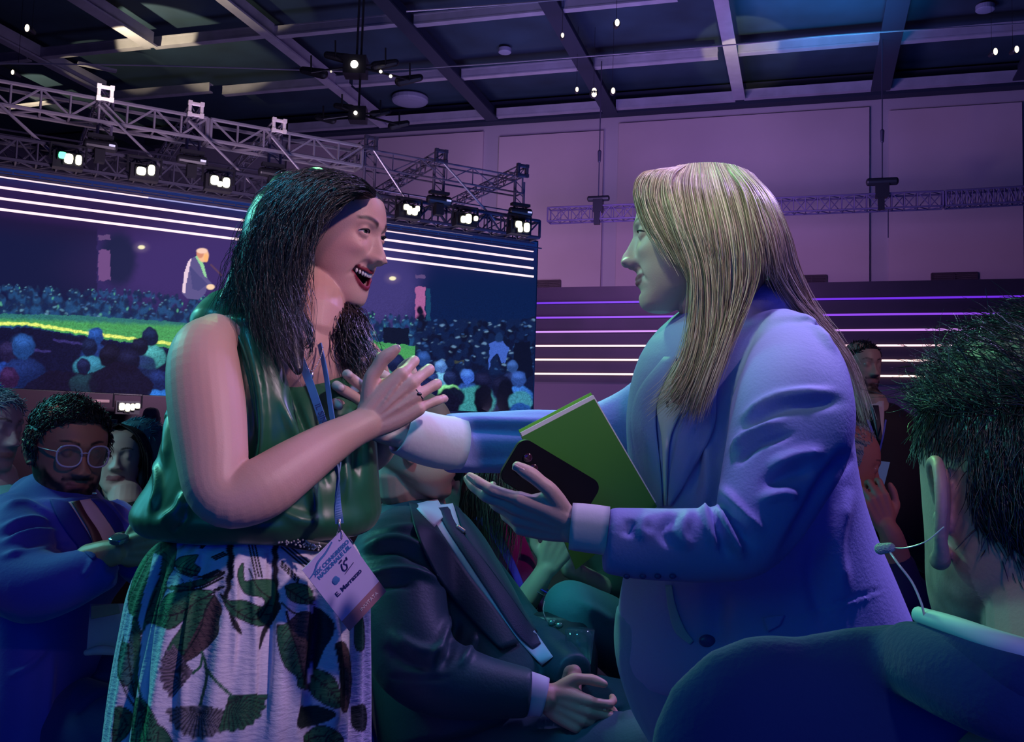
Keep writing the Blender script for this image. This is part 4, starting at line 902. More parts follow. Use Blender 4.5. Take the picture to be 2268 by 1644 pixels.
# tendons on the back of the right hand
for x0, x1 in ((.004, .024), (.000, .008), (-.006, -.010)): hp.append(sweep([Wr+FA*.02+XA*x0-NA*.0130, Wr+FA*.05+XA*(x0+x1)/2-NA*.0128, Wr+FA*.080+XA*x1-NA*.0105], [.0018, .0026, .0022], None, XA, 8, 3))
# left arm, beyond the torso, and its hand behind the clasp
hp.append(limb([(800, 800, 1.84, 50), (800, 900, 1.88, 52), (785, 980, 1.92, 44), (790, 1020, 1.89, 38), (835, 1000, 1.80, 36), (862, 950, 1.73, 30)], 22, 4))
F2 = unit(-CR*.35+CU*.9-CF*.1); N2 = unit(-CF-F2*np.dot(-CF, F2)); X2 = np.cross(N2, F2)
h2, _ = hand(P(862, 955, 1.725), [F2, X2 if X2@CR > 0 else -X2, N2], .98, curl=((30, 40, 25),)*4, thumb=((.5, .8, .1), (.8, .5, .1), (.95, .2, 0)))
hp += h2
vA, fA = fuse(hp, .0021, 3)
cA = skin_cols(vA, OA, AA, sA, iA, SKIN_A, LIPA, (.012, .004, .008), brow_w=.0062, brow_z=.033, arch=.008, blush=(.62, .30, .28))
# nails
legs = MB()
for px, s_ in ((470, 1), (640, 1)):
    hipd = 1.70 if px == 640 else 1.58; g = FLOOR(px+40, hipd)
    hipd = 1.66; g = FLOOR(px+40, 1.66); legs.add(sweep([P(px+10, 1260, 1.68), g+(0, 0, .48), g+(0, 0, .25), g+(0, 0, .07)], [.06, .055, .05, .035], None, CR, 18, 4)); legs.add(sweep([g+(-.02, .02, .045), g+(.08, -.03, .035), g+(.17, -.06, .022)], [.035, .042, .028], [.04, .03, .018], (0, 0, 1), 14, 3))
legs.add(rows([(900, 420, 790, 1.68, .17), (1050, 430, 770, 1.68, .17), (1230, 440, 730, 1.68, .18), (1320, 430, 720, 1.68, .16)], 24, 3))
lv, lf = legs.get(); n0 = len(vA)
bodymesh('body', np.concatenate([vA, lv]), fA+[tuple(i+n0 for i in q) for q in lf], M_skin, wa, np.concatenate([cA, np.tile(SKIN_A, (len(lv), 1))]))
face_extras(wa, OA, AA, sA, iA, iris=(.02, .04, .02), gaze=(-6, 4))
M_nail = mat('nail', (.62, .42, .42), .25, coat=.5)
for i in (4,):
    p, d = tips[i]; MB().add(sweep([p-d*.006-NA*.0055, p+d*.006-NA*.0040], [.0056, .0045], .0018, XA, 12, 2)).build('fingernail', M_nail, wa, True)
fp = Wr+(FA*.090-XA*.010+NA*.004)*1.02; rr_ = [fp+(XA*math.cos(a)+NA*math.sin(a))*.0112 for a in np.linspace(0, 2*PI, 25)]
MB().add(sweep(rr_, .0016, .0028, FA, 8, 1, False)).add(ball(fp-NA*.0125, (.0045, .0045, .0030), None, 12, 8)).build('ring', mat('ring_dark', (.12, .10, .12), .2, .9), wa, True)
# blouse
bl = [rows([(812, 560, 770, 1.70, .13), (838, 480, 790, 1.695, .17), (890, 402, 818, 1.685, .22), (965, 372, 832, 1.67, .25), (1050, 348, 836, 1.657, .29), (1100, 318, 838, 1.655, .31), (1132, 304, 842, 1.655, .33), (1158, 312, 834, 1.655, .31), (1172, 326, 822, 1.655, .29)], 44, 4, .07, .85, -CU),
      sweep([P(478, 722, 1.605), P(510, 700, 1.64), P(560, 715, 1.66), (P(620, 770, 1.67))], [.038, .050, .055, .06], [.045, .05, .055, .06], CF, 20, 4),
      sweep([P(478, 760, 1.65), P(440, 860, 1.67), P(430, 960, 1.67)], [.045, .045, .045], None, CF, 18, 4),
      sweep([P(735, 815, 1.74), P(790, 815, 1.79)], [.045, .05], None, UPZ, 16, 3),
      sweep([P(545, 735, 1.585), P(575, 830, 1.555), P(590, 950, 1.54), P(600, 1060, 1.55)], [.030, .040, .05, .05], [.03, .03, .03, .03], CR, 18, 4)]
bv, bf = fuse(bl, .0042, 5)
bv = folds(bv, bf, [(9, .012, [(545, 740), (575, 860), (582, 980), (560, 1100)]), (12, -.010, [(530, 760), (556, 880), (560, 1000)]), (10, .010, [(620, 880), (650, 960), (690, 1080), (700, 1160)]), (8, -.008, [(640, 860), (680, 960), (730, 1080)]),
    (10, .010, [(410, 1090), (395, 1130), (350, 1160)]), (9, -.010, [(420, 1120), (400, 1160), (380, 1185)]), (8, .009, [(345, 1010), (350, 1080), (330, 1140)]), (9, .008, [(376, 900), (372, 960), (365, 1040)]), 
    (12, .011, [(780, 900), (760, 1000), (770, 1120)]), (10, -.010, [(800, 920), (790, 1000), (795, 1070)]), (7, .006, [(500, 700), (540, 715), (590, 700)]), (7, -.006, [(490, 715), (530, 735)]), (14, .008, [(600, 1120), (660, 1150), (720, 1160)])])
N_ = normals(bv, bf); bv = bv+N_*(vnoise(bv*np.array([1, 1, .35]), 38, 2, 2)*.0028)[:, None]
M_satin = mat('green_satin', (.014, .110, .050),   .38, sheen=.1, bump=(14, .12, (1, 1, .3)), spec=.6)
bodymesh('blouse', bv, bf, M_satin, wa)
mb = MB(); mb.add(limb([(480, 690, 1.60, 4), (525, 740, 1.55, 4), (556, 830, 1.525, 4), (572, 950, 1.515, 4), (575, 1050, 1.52, 4)], 8, 5)); mb.build('armhole_hem', M_satin, wa, True)
# glittering belt edge
mb = MB(); rg = np.random.default_rng(4)
for i in range(90):
    t = rg.uniform(); x = 560+150*t; y = 1184+28*t+rg.uniform(-9, 9)
    mb.add(ball(P(x, y, 1.512), .0016, None, 8, 5))
mb.build('belt_bead', mat('glitter', (.8, .75, .7), .2, .6, emit=None), wa, True)
mb = MB()
MB().add(limb([(548, 1180, 1.525, 10, .4), (630, 1198, 1.52, 13, .4), (700, 1210, 1.53, 12, .4), (745, 1212, 1.545, 8, .4)], 16, 5)).build('belt', mat('belt_dark', (.012, .02, .03), .5), wa, True)
# ------------------------------------------------------------------ leaf-print skirt (print = fabric pigment, coordinates u,v of the cloth pattern)
def skirt_print(px, py):
    u = (px-220)*3.1375; v = (py-1120)*3.1375; c = np.zeros(u.shape+(3,)); c[:] = (.66, .60, .72)
    GR_ = (.022, .125, .055); GR2 = (.035, .20, .085); DK = (.010, .022, .018); BR = (.085, .045, .050); BK = (.008, .008, .012); TL = (.05, .16, .14)
    def put(m, col, a=1.0):
        m = (m*a)[..., None]; np.multiply(c, 1-m, out=c); np.add(c, m*np.array(col), out=c)
    pts = np.stack([u.ravel(), v.ravel()], 1)
    def line(p, w, col=DK, taper=False):
        p = catmull(np.array(p, float), 5); lo = p.min(0)-w*2; hi = p.max(0)+w*2
        idx = np.where((pts[:, 0] > lo[0]) & (pts[:, 0] < hi[0]) & (pts[:, 1] > lo[1]) & (pts[:, 1] < hi[1]))[0]
        if not len(idx): return
        d, t = seg_d(pts[idx], p); ww = w*(1-.8*t) if taper else w; m = np.zeros(len(pts)); m[idx] = 1-sstep(ww*.75, ww*1.1+.5, d); put(m.reshape(u.shape), col)
    def leaf(poly, col, rib=None, n=8, col2=None, side=.5):
        P_ = catmull(np.array(poly+[poly[0]], float), 4); m = tris_inside(u, v, P_)*1.0; put(m, col)
        d = None
        if rib:
            R_ = catmull(np.array(rib, float), 6)
            if col2:
                a, b = R_[0], R_[-1]; sd = ((b[0]-a[0])*(v-a[1])-(b[1]-a[1])*(u-a[0])) > 0; put(m*sd, col2)
            line(rib, 6, BK)
            keep = c.copy(); L = len(R_)
            for i in range(1, n):
                q = R_[int(i*(L-1)/n)]; tdir = unit(R_[min(L-1, int(i*(L-1)/n)+2)]-R_[max(0, int(i*(L-1)/n)-2)]); nn = np.array([-tdir[1], tdir[0]])
                for sg in (1, -1):
                    line([q, q+nn*sg*45+tdir*28, q+nn*sg*110+tdir*85], 4, BK, True)
            c[m < .5] = keep[m < .5]
        P2 = np.concatenate([P_]); d, _ = None, None
        lo = P_.min(0)-10; hi = P_.max(0)+10; idx = np.where((pts[:, 0] > lo[0]) & (pts[:, 0] < hi[0]) & (pts[:, 1] > lo[1]) & (pts[:, 1] < hi[1]))[0]
        if len(idx):
            d, _ = seg_d(pts[idx], P_); mm = np.zeros(len(pts)); mm[idx] = 1-sstep(2.5, 5, d); put(mm.reshape(u.shape), BK, .9)
    def fan(base, rad, a0, a1, col, n=15, asp=1.0):
        dx, dy = u-base[0], v-base[1]; r = np.hypot(dx, dy*asp); a = np.degrees(np.arctan2(dy, dx)) % 360; a = np.where(a < a0-1, a+360, a)
        edge = rad*(1+.035*np.sin(np.radians(a)*22)); m = ((a > a0) & (a < a1))*(1-sstep(edge-6, edge+4, r)); put(m*1.0, col)
        for i in range(n+1):
            t = a0+(a1-a0)*i/n; w = np.abs((a-t))*PI/180*r; put(m*(1-sstep(1.5+r*.012, 3.5+r*.016, w))*sstep(20, 60, r), BK, .85)
    # big green fields at the left side and the pleats
    leaf([(330, 250), (520, 235), (520, 420), (440, 640), (330, 830), (270, 900), (200, 700), (250, 480)], GR_, [(430, 260), (400, 560), (270, 880)], 9)
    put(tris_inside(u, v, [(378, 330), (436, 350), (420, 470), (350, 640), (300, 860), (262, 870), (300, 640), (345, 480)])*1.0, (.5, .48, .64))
    leaf([(270, 380), (320, 330), (330, 400), (235, 600), (200, 640)], GR2, None)
    leaf([(215, 770), (262, 800), (290, 930), (262, 1180), (250, 1340), (190, 1260), (130, 1180), (150, 980)], GR_, [(230, 800), (200, 1020), (245, 1330)], 9, TL)
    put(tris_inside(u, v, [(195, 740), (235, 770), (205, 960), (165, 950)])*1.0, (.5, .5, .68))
    line([(262, 900), (270, 1080), (262, 1200), (290, 1340)], 9, GR_)
    leaf([(250, 1340), (300, 1340), (380, 1460), (410, 1560), (400, 1760), (230, 1760), (232, 1500)], GR2, [(285, 1345), (300, 1500), (320, 1740)], 4)
    for i in range(9): line([(285, 1350), (240+22*i, 1560), (215+30*i, 1760)], 3, DK)
    leaf([(110, 1400), (165, 1400), (230, 1450), (215, 1560), (150, 1640), (90, 1640)], GR_, [(120, 1420), (190, 1520), (110, 1640)], 6); leaf([(410, 1520), (470, 1570), (520, 1700), (410, 1760)], GR_, None)
    line([(130, 1180), (200, 1330), (250, 1400)], 8, DK)
    # upper tassels
    for (b, w, n, sl) in (((905, 235), 34, 26, -28), ((1225, 250), 30, 34, 20)):
        for k_ in range(n):
            t = k_/n; x = b[0]-sl*.4*math.sin(t*3.1)*(-1)**0+sl*t*t; y = b[1]+t*(420 if sl < 0 else 480)
            put(np.clip(1.6-1.6*(((u-x-6*math.sin(k_))/(w*(1-.35*t)))**2+((v-y)/13)**2), 0, 1), BK)
    rr = np.random.default_rng(9)
    for (x0, y0, x1, y1, w, n) in ((1050, 225, 1110, 500, 34, 46), (1275, 270, 1440, 410, 34, 44), (925, 350, 915, 510, 16, 14), (770, 225, 705, 290, 18, 14), (880, 330, 790, 370, 20, 12), (840, 450, 720, 500, 14, 16), (1260, 400, 1390, 530, 22, 18), (860, 560, 760, 620, 12, 10)):
        a = math.atan2(y1-y0, x1-x0)
        for k_ in range(n):
            t = (k_+.5)/n; o_ = ((k_ % 3)-1)*w*.62; x = x0+(x1-x0)*t-math.sin(a)*o_; y = y0+(y1-y0)*t+math.cos(a)*o_; du, dv = u-x, v-y
            p_, q_ = du*math.cos(a)+dv*math.sin(a), -du*math.sin(a)+dv*math.cos(a); put(np.clip(1.8-1.8*((p_/17)**2+(q_/8)**2), 0, 1), BK)
    leaf([(520, 400), (560, 360), (640, 345), (690, 345), (660, 400), (705, 440), (660, 490), (590, 480), (540, 440)], GR2, [(525, 420), (600, 440), (690, 460)], 6)
    leaf([(520, 440), (560, 470), (650, 500), (740, 510), (850, 480), (830, 500), (700, 560), (560, 590), (470, 570), (480, 500)], GR_, [(870, 470), (700, 560), (500, 560)], 5, (.5, .5, .6))
    line([(870, 460), (760, 500), (640, 480), (560, 450)], 7, BK); line([(860, 500), (720, 570), (620, 590), (520, 600)], 8, BK)
    leaf([(310, 800), (400, 720), (470, 620), (560, 600), (700, 585), (790, 600), (720, 670), (690, 690), (520, 850), (420, 840)], GR_, [(800, 600), (640, 700), (520, 760), (360, 765)], 11, GR2)
    leaf([(800, 620), (850, 710), (830, 800), (820, 900), (720, 1010), (600, 1085), (450, 1080), (490, 960), (560, 860), (640, 700), (740, 640)], BR, [(800, 620), (740, 720), (700, 860), (610, 1010), (560, 1080)], 12, GR_)
    leaf([(840, 610), (910, 660), (1010, 660), (1110, 700), (1150, 690), (1130, 640), (1010, 610), (960, 480), (1000, 400), (1010, 520), (1090, 515), (1220, 530), (1220, 700), (1200, 790), (1120, 840), (1000, 800), (900, 740)], GR_, [(840, 620), (960, 740), (1100, 790), (1190, 640)], 9)
    line([(1040, 440), (1100, 570), (1180, 640)], 5, BK)
    leaf([(900, 740), (950, 800), (990, 895), (930, 840)], BK, None); leaf([(1230, 650), (1260, 700), (1210, 800), (1150, 900), (1112, 1000), (1130, 880), (1180, 790)], BK, None)
    leaf([(1290, 560), (1360, 540), (1450, 560), (1490, 620), (1480, 680), (1380, 680), (1310, 640)], GR_, [(1290, 570), (1400, 640), (1490, 690)], 6)
    leaf([(1235, 830), (1300, 820), (1400, 740), (1480, 760), (1490, 900), (1480, 1060), (1440, 1160), (1450, 1270), (1380, 1260), (1370, 1190), (1290, 1120), (1240, 960)], BR, [(1300, 740), (1340, 900), (1390, 1050), (1430, 1250)], 12, GR_)
    line([(1270, 680), (1340, 740), (1400, 760)], 8, BK); line([(1300, 740), (1340, 900)], 10, BK)
    # ginkgo fans on their stems
    fan((655, 1160), 235, 130, 235, (.20, .15, .20)); fan((700, 1385), 235, 12, 175, (.19, .17, .20), 20); fan((905, 1310), 262, -8, 108, GR_, 14)
    put(tris_inside(u, v, [(440, 1090), (500, 1085), (650, 1160), (520, 1280), (430, 1250)])*1.0, (.20, .15, .20), .0)
    line([(712, 1020), (735, 1090), (745, 1200), (720, 1310), (700, 1390)], 11, GR_); line([(735, 1120), (800, 1210), (905, 1310)], 12, GR_); line([(715, 1060), (700, 1120), (650, 1165)], 10, GR_)
    # darker leaves on the right side
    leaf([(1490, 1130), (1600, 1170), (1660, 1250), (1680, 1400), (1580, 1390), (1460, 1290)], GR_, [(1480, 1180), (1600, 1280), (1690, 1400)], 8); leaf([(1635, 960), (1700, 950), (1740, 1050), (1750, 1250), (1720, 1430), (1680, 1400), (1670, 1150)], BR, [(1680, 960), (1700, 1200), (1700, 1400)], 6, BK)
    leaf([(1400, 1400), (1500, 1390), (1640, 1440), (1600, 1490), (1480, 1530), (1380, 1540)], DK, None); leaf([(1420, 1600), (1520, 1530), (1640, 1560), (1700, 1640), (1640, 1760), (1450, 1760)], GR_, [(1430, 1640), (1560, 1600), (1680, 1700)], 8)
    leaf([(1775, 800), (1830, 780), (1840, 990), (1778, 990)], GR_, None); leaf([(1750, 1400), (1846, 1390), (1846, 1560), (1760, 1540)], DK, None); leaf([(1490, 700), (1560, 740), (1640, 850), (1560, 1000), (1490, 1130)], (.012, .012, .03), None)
    return c
sk = [(1174, 410, 750, 1.66, .22), (1216, 345, 785, 1.66, .27), (1300, 303, 808, 1.66, .32), (1400, 282, 811, 1.66, .36), (1520, 262, 812, 1.66, .40), (1644, 248, 812, 1.66, .43), (1800, 232, 815, 1.66, .47), (2050, 210, 820, 1.66, .52), (2330, 190, 830, 1.66, .56)]
NS, NR = 720, 96
path = np.array([P((a[1]+a[2])/2, a[0], a[3]) for a in sk]); al = catmull(np.concatenate([path, np.array([[(a[2]-a[1])/2*a[3]/FPX, a[4]/2] for a in sk])], 1), NR//8+3)
yv = np.linspace(0, 1, 330)**1.35; idx = yv*(len(al)-1); i0 = np.minimum(idx.astype(int), len(al)-2); fr = (idx-i0)[:, None]; al = al[i0]*(1-fr)+al[i0+1]*fr
an = np.linspace(0, 2*PI, NS, endpoint=False); an = an+.30*np.sin(2*an)*0
ca, sa_ = np.cos(an), np.sin(an); rad = 1+.030*np.sin(an*13+.6)*1+.02*np.sin(an*29+1.2)
tt = np.linspace(0, 1, len(al))[:, None]; wr = 1+(rad[None]-1)*(.45+.55*np.minimum(1, tt*3))
sv = al[:, None, :3]+CR*(al[:, 3:4]*ca[None]*wr)[..., None]-unit(np.array([CF[0], CF[1], 0]))*(al[:, 4:5]*sa_[None]*wr)[..., None]
sv = sv.reshape(-1, 3); R_ = len(al); sf = [(i*NS+j, i*NS+(j+1) % NS, (i+1)*NS+(j+1) % NS, (i+1)*NS+j) for i in range(R_-1) for j in range(NS)]
sv = folds(sv, sf, [(8, .008, [(440, 1210), (420, 1350), (400, 1640)]), (8, -.010, [(370, 1200), (330, 1400), (310, 1640)]), (7, .007, [(520, 1200), (520, 1350), (515, 1500)]), (9, -.012, [(690, 1240), (700, 1400), (665, 1640)]), (9, .010, [(720, 1250), (745, 1450), (740, 1640)]), (8, -.009, [(600, 1210), (600, 1330), (585, 1640)]), (8, .006, [(560, 1210), (565, 1400), (560, 1640)])])
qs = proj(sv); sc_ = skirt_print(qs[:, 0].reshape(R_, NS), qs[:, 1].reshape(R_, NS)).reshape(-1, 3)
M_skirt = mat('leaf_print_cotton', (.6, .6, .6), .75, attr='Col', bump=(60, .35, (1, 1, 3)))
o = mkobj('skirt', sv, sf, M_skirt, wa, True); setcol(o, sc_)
# hair: dark waves swept back from the forehead and over the shoulder
M_hairD = mat('dark_hair', DKHAIR, .32, attr='Col', spec=.75, bump=(300, .15))
g = lambda L, ds: [P(x, y, d) for (x, y), d in zip(L, ds)]
cap = [ball(hl(-.012, 0, .030), np.array([.108, .0865, .094])*sA, AA, 40, 26)]
cv_, cf_ = fuse(cap+[limb([(700, 410, 1.64, 40), (620, 470, 1.62, 62), (600, 560, 1.60, 66), (600, 660, 1.58, 58), (640, 760, 1.55, 34), (660, 820, 1.53, 12)], 20, 4), limb([(640, 430, 1.68, 50), (570, 540, 1.66, 40), (530, 620, 1.63, 26), (490, 668, 1.60, 8)], 18, 4),
     limb([(730, 650, 1.77, 28), (752, 705, 1.715, 46), (760, 765, 1.69, 50), (780, 808, 1.68, 22)], 18, 4)], .003, 4)
cv_, cf_ = hair_cut(cv_, cf_, OA, AA, sA, ((-.2, .02), (-.06, .028), (.0, .012), (.03, .036), (.055, .056), (.078, .076), (.098, .100), (.12, .14)))
rg = np.random.default_rng(11); hl_ = [(cv_, cf_, DKHAIR)]
cols = [(.010, .009, .012), (.006, .006, .009), (.018, .016, .02)]
near = [g([(800, 440), (760, 440), (715, 475), (682, 530), (664, 610), (662, 710), (690, 800)], [1.635, 1.60, 1.575, 1.56, 1.555, 1.55, 1.53]),
        g([(830, 436), (795, 418), (735, 430), (680, 490), (655, 590), (652, 700), (680, 810)], [1.67, 1.61, 1.575, 1.56, 1.55, 1.55, 1.53]),
        g([(832, 424), (780, 400), (710, 420), (655, 490), (630, 600), (640, 730), (660, 850)], [1.69, 1.63, 1.57, 1.545, 1.535, 1.52, 1.50]),
        g([(815, 408), (750, 388), (670, 410), (610, 490), (590, 610), (610, 740), (640, 850)], [1.70, 1.64, 1.58, 1.545, 1.53, 1.51, 1.50]),
        g([(790, 396), (720, 382), (640, 405), (575, 500), (550, 620), (575, 730), (620, 830)], [1.70, 1.66, 1.60, 1.57, 1.55, 1.53, 1.51]),
        g([(760, 390), (690, 385), (615, 415), (550, 520), (515, 620), (480, 672), (455, 720)], [1.71, 1.68, 1.64, 1.62, 1.60, 1.59, 1.58])]
hl_.append(strands(near, 1700, .00055, rg, .009, 5, cols=cols, wave=.0125, wf=48, clump=.6))
far = [g([(745, 640), (790, 690), (808, 740), (822, 785), (812, 830)], [1.78, 1.70, 1.67, 1.66, 1.66]), g([(725, 650), (762, 700), (770, 760), (790, 800), (795, 835)], [1.77, 1.66, 1.64, 1.64, 1.64]), g([(710, 660), (722, 710), (738, 760), (752, 790), (770, 815)], [1.76, 1.67, 1.65, 1.65, 1.65])]
hl_.append(strands(far, 800, .0007, rg, .012, 5, cols=cols, wave=.009, wf=70, clump=.7))
curl_ = [g([(672, 690), (690, 715), (680, 745), (665, 755)], [1.56, 1.55, 1.55, 1.55]), g([(665, 720), (685, 750), (690, 785), (672, 800)], [1.55, 1.54, 1.54, 1.53])]
hl_.append(strands(curl_, 40, .0008, rg, .003, 5, cols=cols, wave=.002, clump=.8))
hairobj('hair', wa, hl_, M_hairD)
# pendant necklace
mb = MB(); pp = catmull(np.array([P(x, y, d) for x, y, d in ((660, 770, 1.60), (672, 800, 1.565), (690, 822, 1.55), (706, 800, 1.565), (716, 770, 1.59))]), 6)
for i in range(len(pp)-1): mb.add(bar(pp[i], pp[i+1], .0008, 5))
mb.add(ball(P(691, 832, 1.545), (.003, .003, .006), None, 10, 8)); mb.build('necklace', mat('silver', (.7, .6, .6), .25, .9), wa, True)
# ------------------------------------------------------------------ lanyard and badge hanging in front of the green blouse
M_lan = mat('lanyard_blue', (.05, .14, .34), .55); M_card = mat('badge_card', (.50, .42, .74), .5); M_ink = mat('badge_ink', (.015, .02, .12), .5); M_inkb = mat('badge_ink_blue', (.05, .16, .42), .5)
def ribbon(pts, w, th=.0012, tw=None):
    """flat strap: pts (px,py,d), width px"""
    pa = catmull(np.array([P(*p) for p in pts]), 8); T = unit3(np.gradient(pa, axis=0)); S = unit3(np.cross(T, CF)); U = np.cross(T, S); n = len(pa)
    a = (np.zeros(n) if tw is None else np.interp(np.linspace(0, 1, n), np.linspace(0, 1, len(tw)), tw)); S2 = S*np.cos(a)[:, None]+U*np.sin(a)[:, None]; U2 = -S*np.sin(a)[:, None]+U*np.cos(a)[:, None]
    ww = w*1.6/FPX/2; v = np.stack([pa+S2*ww+U2*th, pa-S2*ww+U2*th, pa-S2*ww-U2*th, pa+S2*ww-U2*th], 1).reshape(-1, 3)
    return v, [(i*4+j, i*4+(j+1) % 4, (i+1)*4+(j+1) % 4, (i+1)*4+j) for i in range(n-1) for j in range(4)]+[(3, 2, 1, 0), (n*4-4, n*4-3, n*4-2, n*4-1)]
lan = thing('lanyard', 'blue lanyard with a white name badge hanging in front of the green blouse', 'lanyard', P(750, 1190, 1.48))
MB().add(ribbon([(652, 760, 1.585), (672, 812, 1.555), (690, 860, 1.53), (712, 925, 1.515), (735, 1000, 1.50), (750, 1060, 1.49), (748, 1120, 1.48), (752, 1160, 1.478)], 17, tw=(0, 0, 0, .2, .5, 1.2, 2.2, 3.1))).add(ribbon([(708, 762, 1.60), (722, 830, 1.575), (735, 920, 1.55), (752, 1010, 1.51), (745, 1090, 1.485), (752, 1160, 1.480)], 11, tw=(.5, .4, .3, .8, 1.5, 3))).build('strap', M_lan, lan)
mb = MB(); mb.add(bar(P(751, 1150, 1.478), P(752, 1176, 1.476), .0025, 8))
pr = [P(752+6.5*math.cos(a), 1186+11*math.sin(a), 1.476) for a in np.linspace(0, 2*PI, 17)]
for i in range(16): mb.add(bar(pr[i], pr[i+1], .0009, 6))
mb.build('clip', mat('silver', (.7, .6, .6), .25, .9), lan, True)
# badge: corners traced, plane tilted a little
bt, blf, bb = P(757, 1174, 1.478), P(669, 1263, 1.440), P(757, 1415, 1.502)
ex = unit(bt-blf); W_ = np.linalg.norm(bt-blf); H_ = np.linalg.norm(bb-blf); ey = unit((blf-bb)-ex*np.dot(blf-bb, ex)); en = np.cross(ex, ey)
if en@CF > 0: en = -en
def card_pt(u, v, h=0): return bb*0+blf+ex*(u*W_)-ey*((1-v)*H_)+en*h      # u 0..1 across, v 1 top .. 0 bottom
def slab4(c4, th, nrm): 
    v = np.array([p+nrm*th/2 for p in c4]+[p-nrm*th/2 for p in c4]); return v, [(0, 1, 2, 3), (7, 6, 5, 4)]+[(i, 4+i, 4+(i+1) % 4, (i+1) % 4) for i in range(4)]
badge = MB().add(slab4([card_pt(0, .17), card_pt(1, .17), card_pt(1, 1), card_pt(0, 1)], .0012, en)).build('badge', M_card, lan)
MB().add(slab4([card_pt(0, 0), card_pt(1, 0), card_pt(1, .17), card_pt(0, .17)], .0012, en)).build('badge_band', mat('badge_band', (.34, .16, .22), .5), badge)
def text(name, s, u, v, size, m, par, rot=0, bold=0, O_=None, ax=None, ext=.0003, al='CENTER', shear=0):
    cu = bpy.data.curves.new(name, 'FONT'); cu.body = s; cu.size = size; cu.align_x = al; cu.align_y = 'CENTER'; cu.extrude = ext; cu.offset = bold; cu.shear = shear
    ob = bpy.data.objects.new(name, cu); COL.objects.link(ob); dg = bpy.context.evaluated_depsgraph_get(); me = bpy.data.meshes.new_from_object(ob.evaluated_get(dg)); bpy.data.objects.remove(ob)
    X_, Y_, Z_ = ax if ax is not None else (ex, ey, en); p = O_ if O_ is not None else card_pt(u, v, .0011)
    M3 = np.array([X_, Y_, Z_]); vv = np.array([x.co[:] for x in me.vertices])@M3+p; ff = [tuple(q.vertices) for q in me.polygons]
    return mkobj(name, vv, ff, m, par)
text('lettering', 'XIX CONGRESSO', .54, .845, .0092, M_inkb, badge, bold=.0004); text('lettering', 'NAZIONALE UIL', .54, .782, .0092, M_inkb, badge, bold=.0004)
text('lettering', 'E. Marrazzo', .52, .46, .0112, M_ink, badge, bold=.0003); text('lettering', 'INVITATA', .62, .085, .0085, mat('badge_white', (.75, .65, .7), .5), badge)
mb = MB(); pts = [card_pt(.02, .86, .0011), card_pt(.15, .88, .0011), card_pt(.3, .93, .0011), (card_pt(.5, .945, .0011)), card_pt(.72, .985, .0011)]
pc = catmull(np.array(pts), 5)
for i in range(len(pc)-1): mb.add(bar(pc[i], pc[i+1], .0010*(1+math.sin(i/len(pc)*3.1)), 5))
mb.build('swoosh', M_inkb, badge); c0e = card_pt(.365, .60, .0009)
for (u, v, r) in ((.36, .61, .0058), (.385, .595, .0045), (.345, .59, .0042), (.375, .625, .0040)): c = card_pt(u, v, .0009); MB().add(sweep([c, c+en*.0008], r, None, ex, 12, 1, .1)).build('emblem', M_inkb, badge)
mb = MB(); rg2 = [(.62, .70), (.59, .67), (.58, .63), (.61, .605), (.66, .61), (.69, .65), (.66, .68), (.70, .70), (.75, .69), (.76, .72)]
pc = catmull(np.array([card_pt(u, v, .0011) for u, v in rg2]), 4)
for i in range(len(pc)-1): mb.add(bar(pc[i], pc[i+1], .0013, 5))
mb.build('emblem', M_ink, badge); MB().add(bar(card_pt(.56, .575, .0011), card_pt(.82, .60, .0011), .0006, 5)).build('emblem', M_ink, badge); MB().add(bar(card_pt(.60, .73, .0011), card_pt(.67, .735, .0011), .0015, 5)).build('emblem', M_ink, badge)
sl = unit(P(742, 960, 1.49)-P(700, 860, 1.5)); sn = -CF
text('lettering', 'IL SINDACATO', 0, 0, .0125, M_ink, lan, O_=P(725, 951, 1.5055), ax=(sl, np.cross(-CF, sl), -CF), al='CENTER', bold=.0002)
# ================================================================== BLONDE WOMAN (right)
SKIN_B = (.56, .38, .34)
wb = thing('person', 'blonde woman in a pale lilac blazer, seen in profile, holding a phone', 'person', (P(1640, 900, 1.6)[0], P(1640, 900, 1.6)[1], 0))
AB = axes(188, 0); sB = .93; OB = anchor(NOSE, 1376, 581, 1.58, AB, sB)
hp, iB = head_parts(smile=.9, wide=1.05, nosew=1.12, lid=(20, -12), heavy=.003)
hp = to_world(hp, OB, AB, sB); hlB = lambda x, y, z: OB+(np.array([x, y, z])*sB)@AB
hp.append(sweep([hlB(-.02, 0, -.02), hlB(-.03, 0, -.08), P(1600, 720, 1.60), P(1620, 800, 1.62), P(1630, 860, 1.62)], [.053, .052, .055, .07, .10], [.05, .05, .055, .06, .09], CR, 24, 4))
# near (left) hand with the phone
Wl = P(1268, 1168, 1.295); FB = unit(-CR*.93+CU*.22+CF*.10); NB = unit(CU*.55+CF*.75-FB*np.dot(CU*.55+CF*.75, FB)); XB = np.cross(NB, FB)
if XB@CU < 0: XB = -XB
hb, tB = hand(Wl, [FB, XB, NB], .88, curl=((8, 14, 8), (14, 20, 12), (30, 34, 20), (38, 40, 20)), spread=(-2, -3, -4, -6), thumb=((.62, .72, .02), (.86, .45, .12), (.93, .30, .10)))
hp += hb; hp.append(limb([(1400, 1195, 1.29, 40), (1330, 1178, 1.29, 40), (1270, 1168, 1.295, 38)], 18, 3, flat=.8))
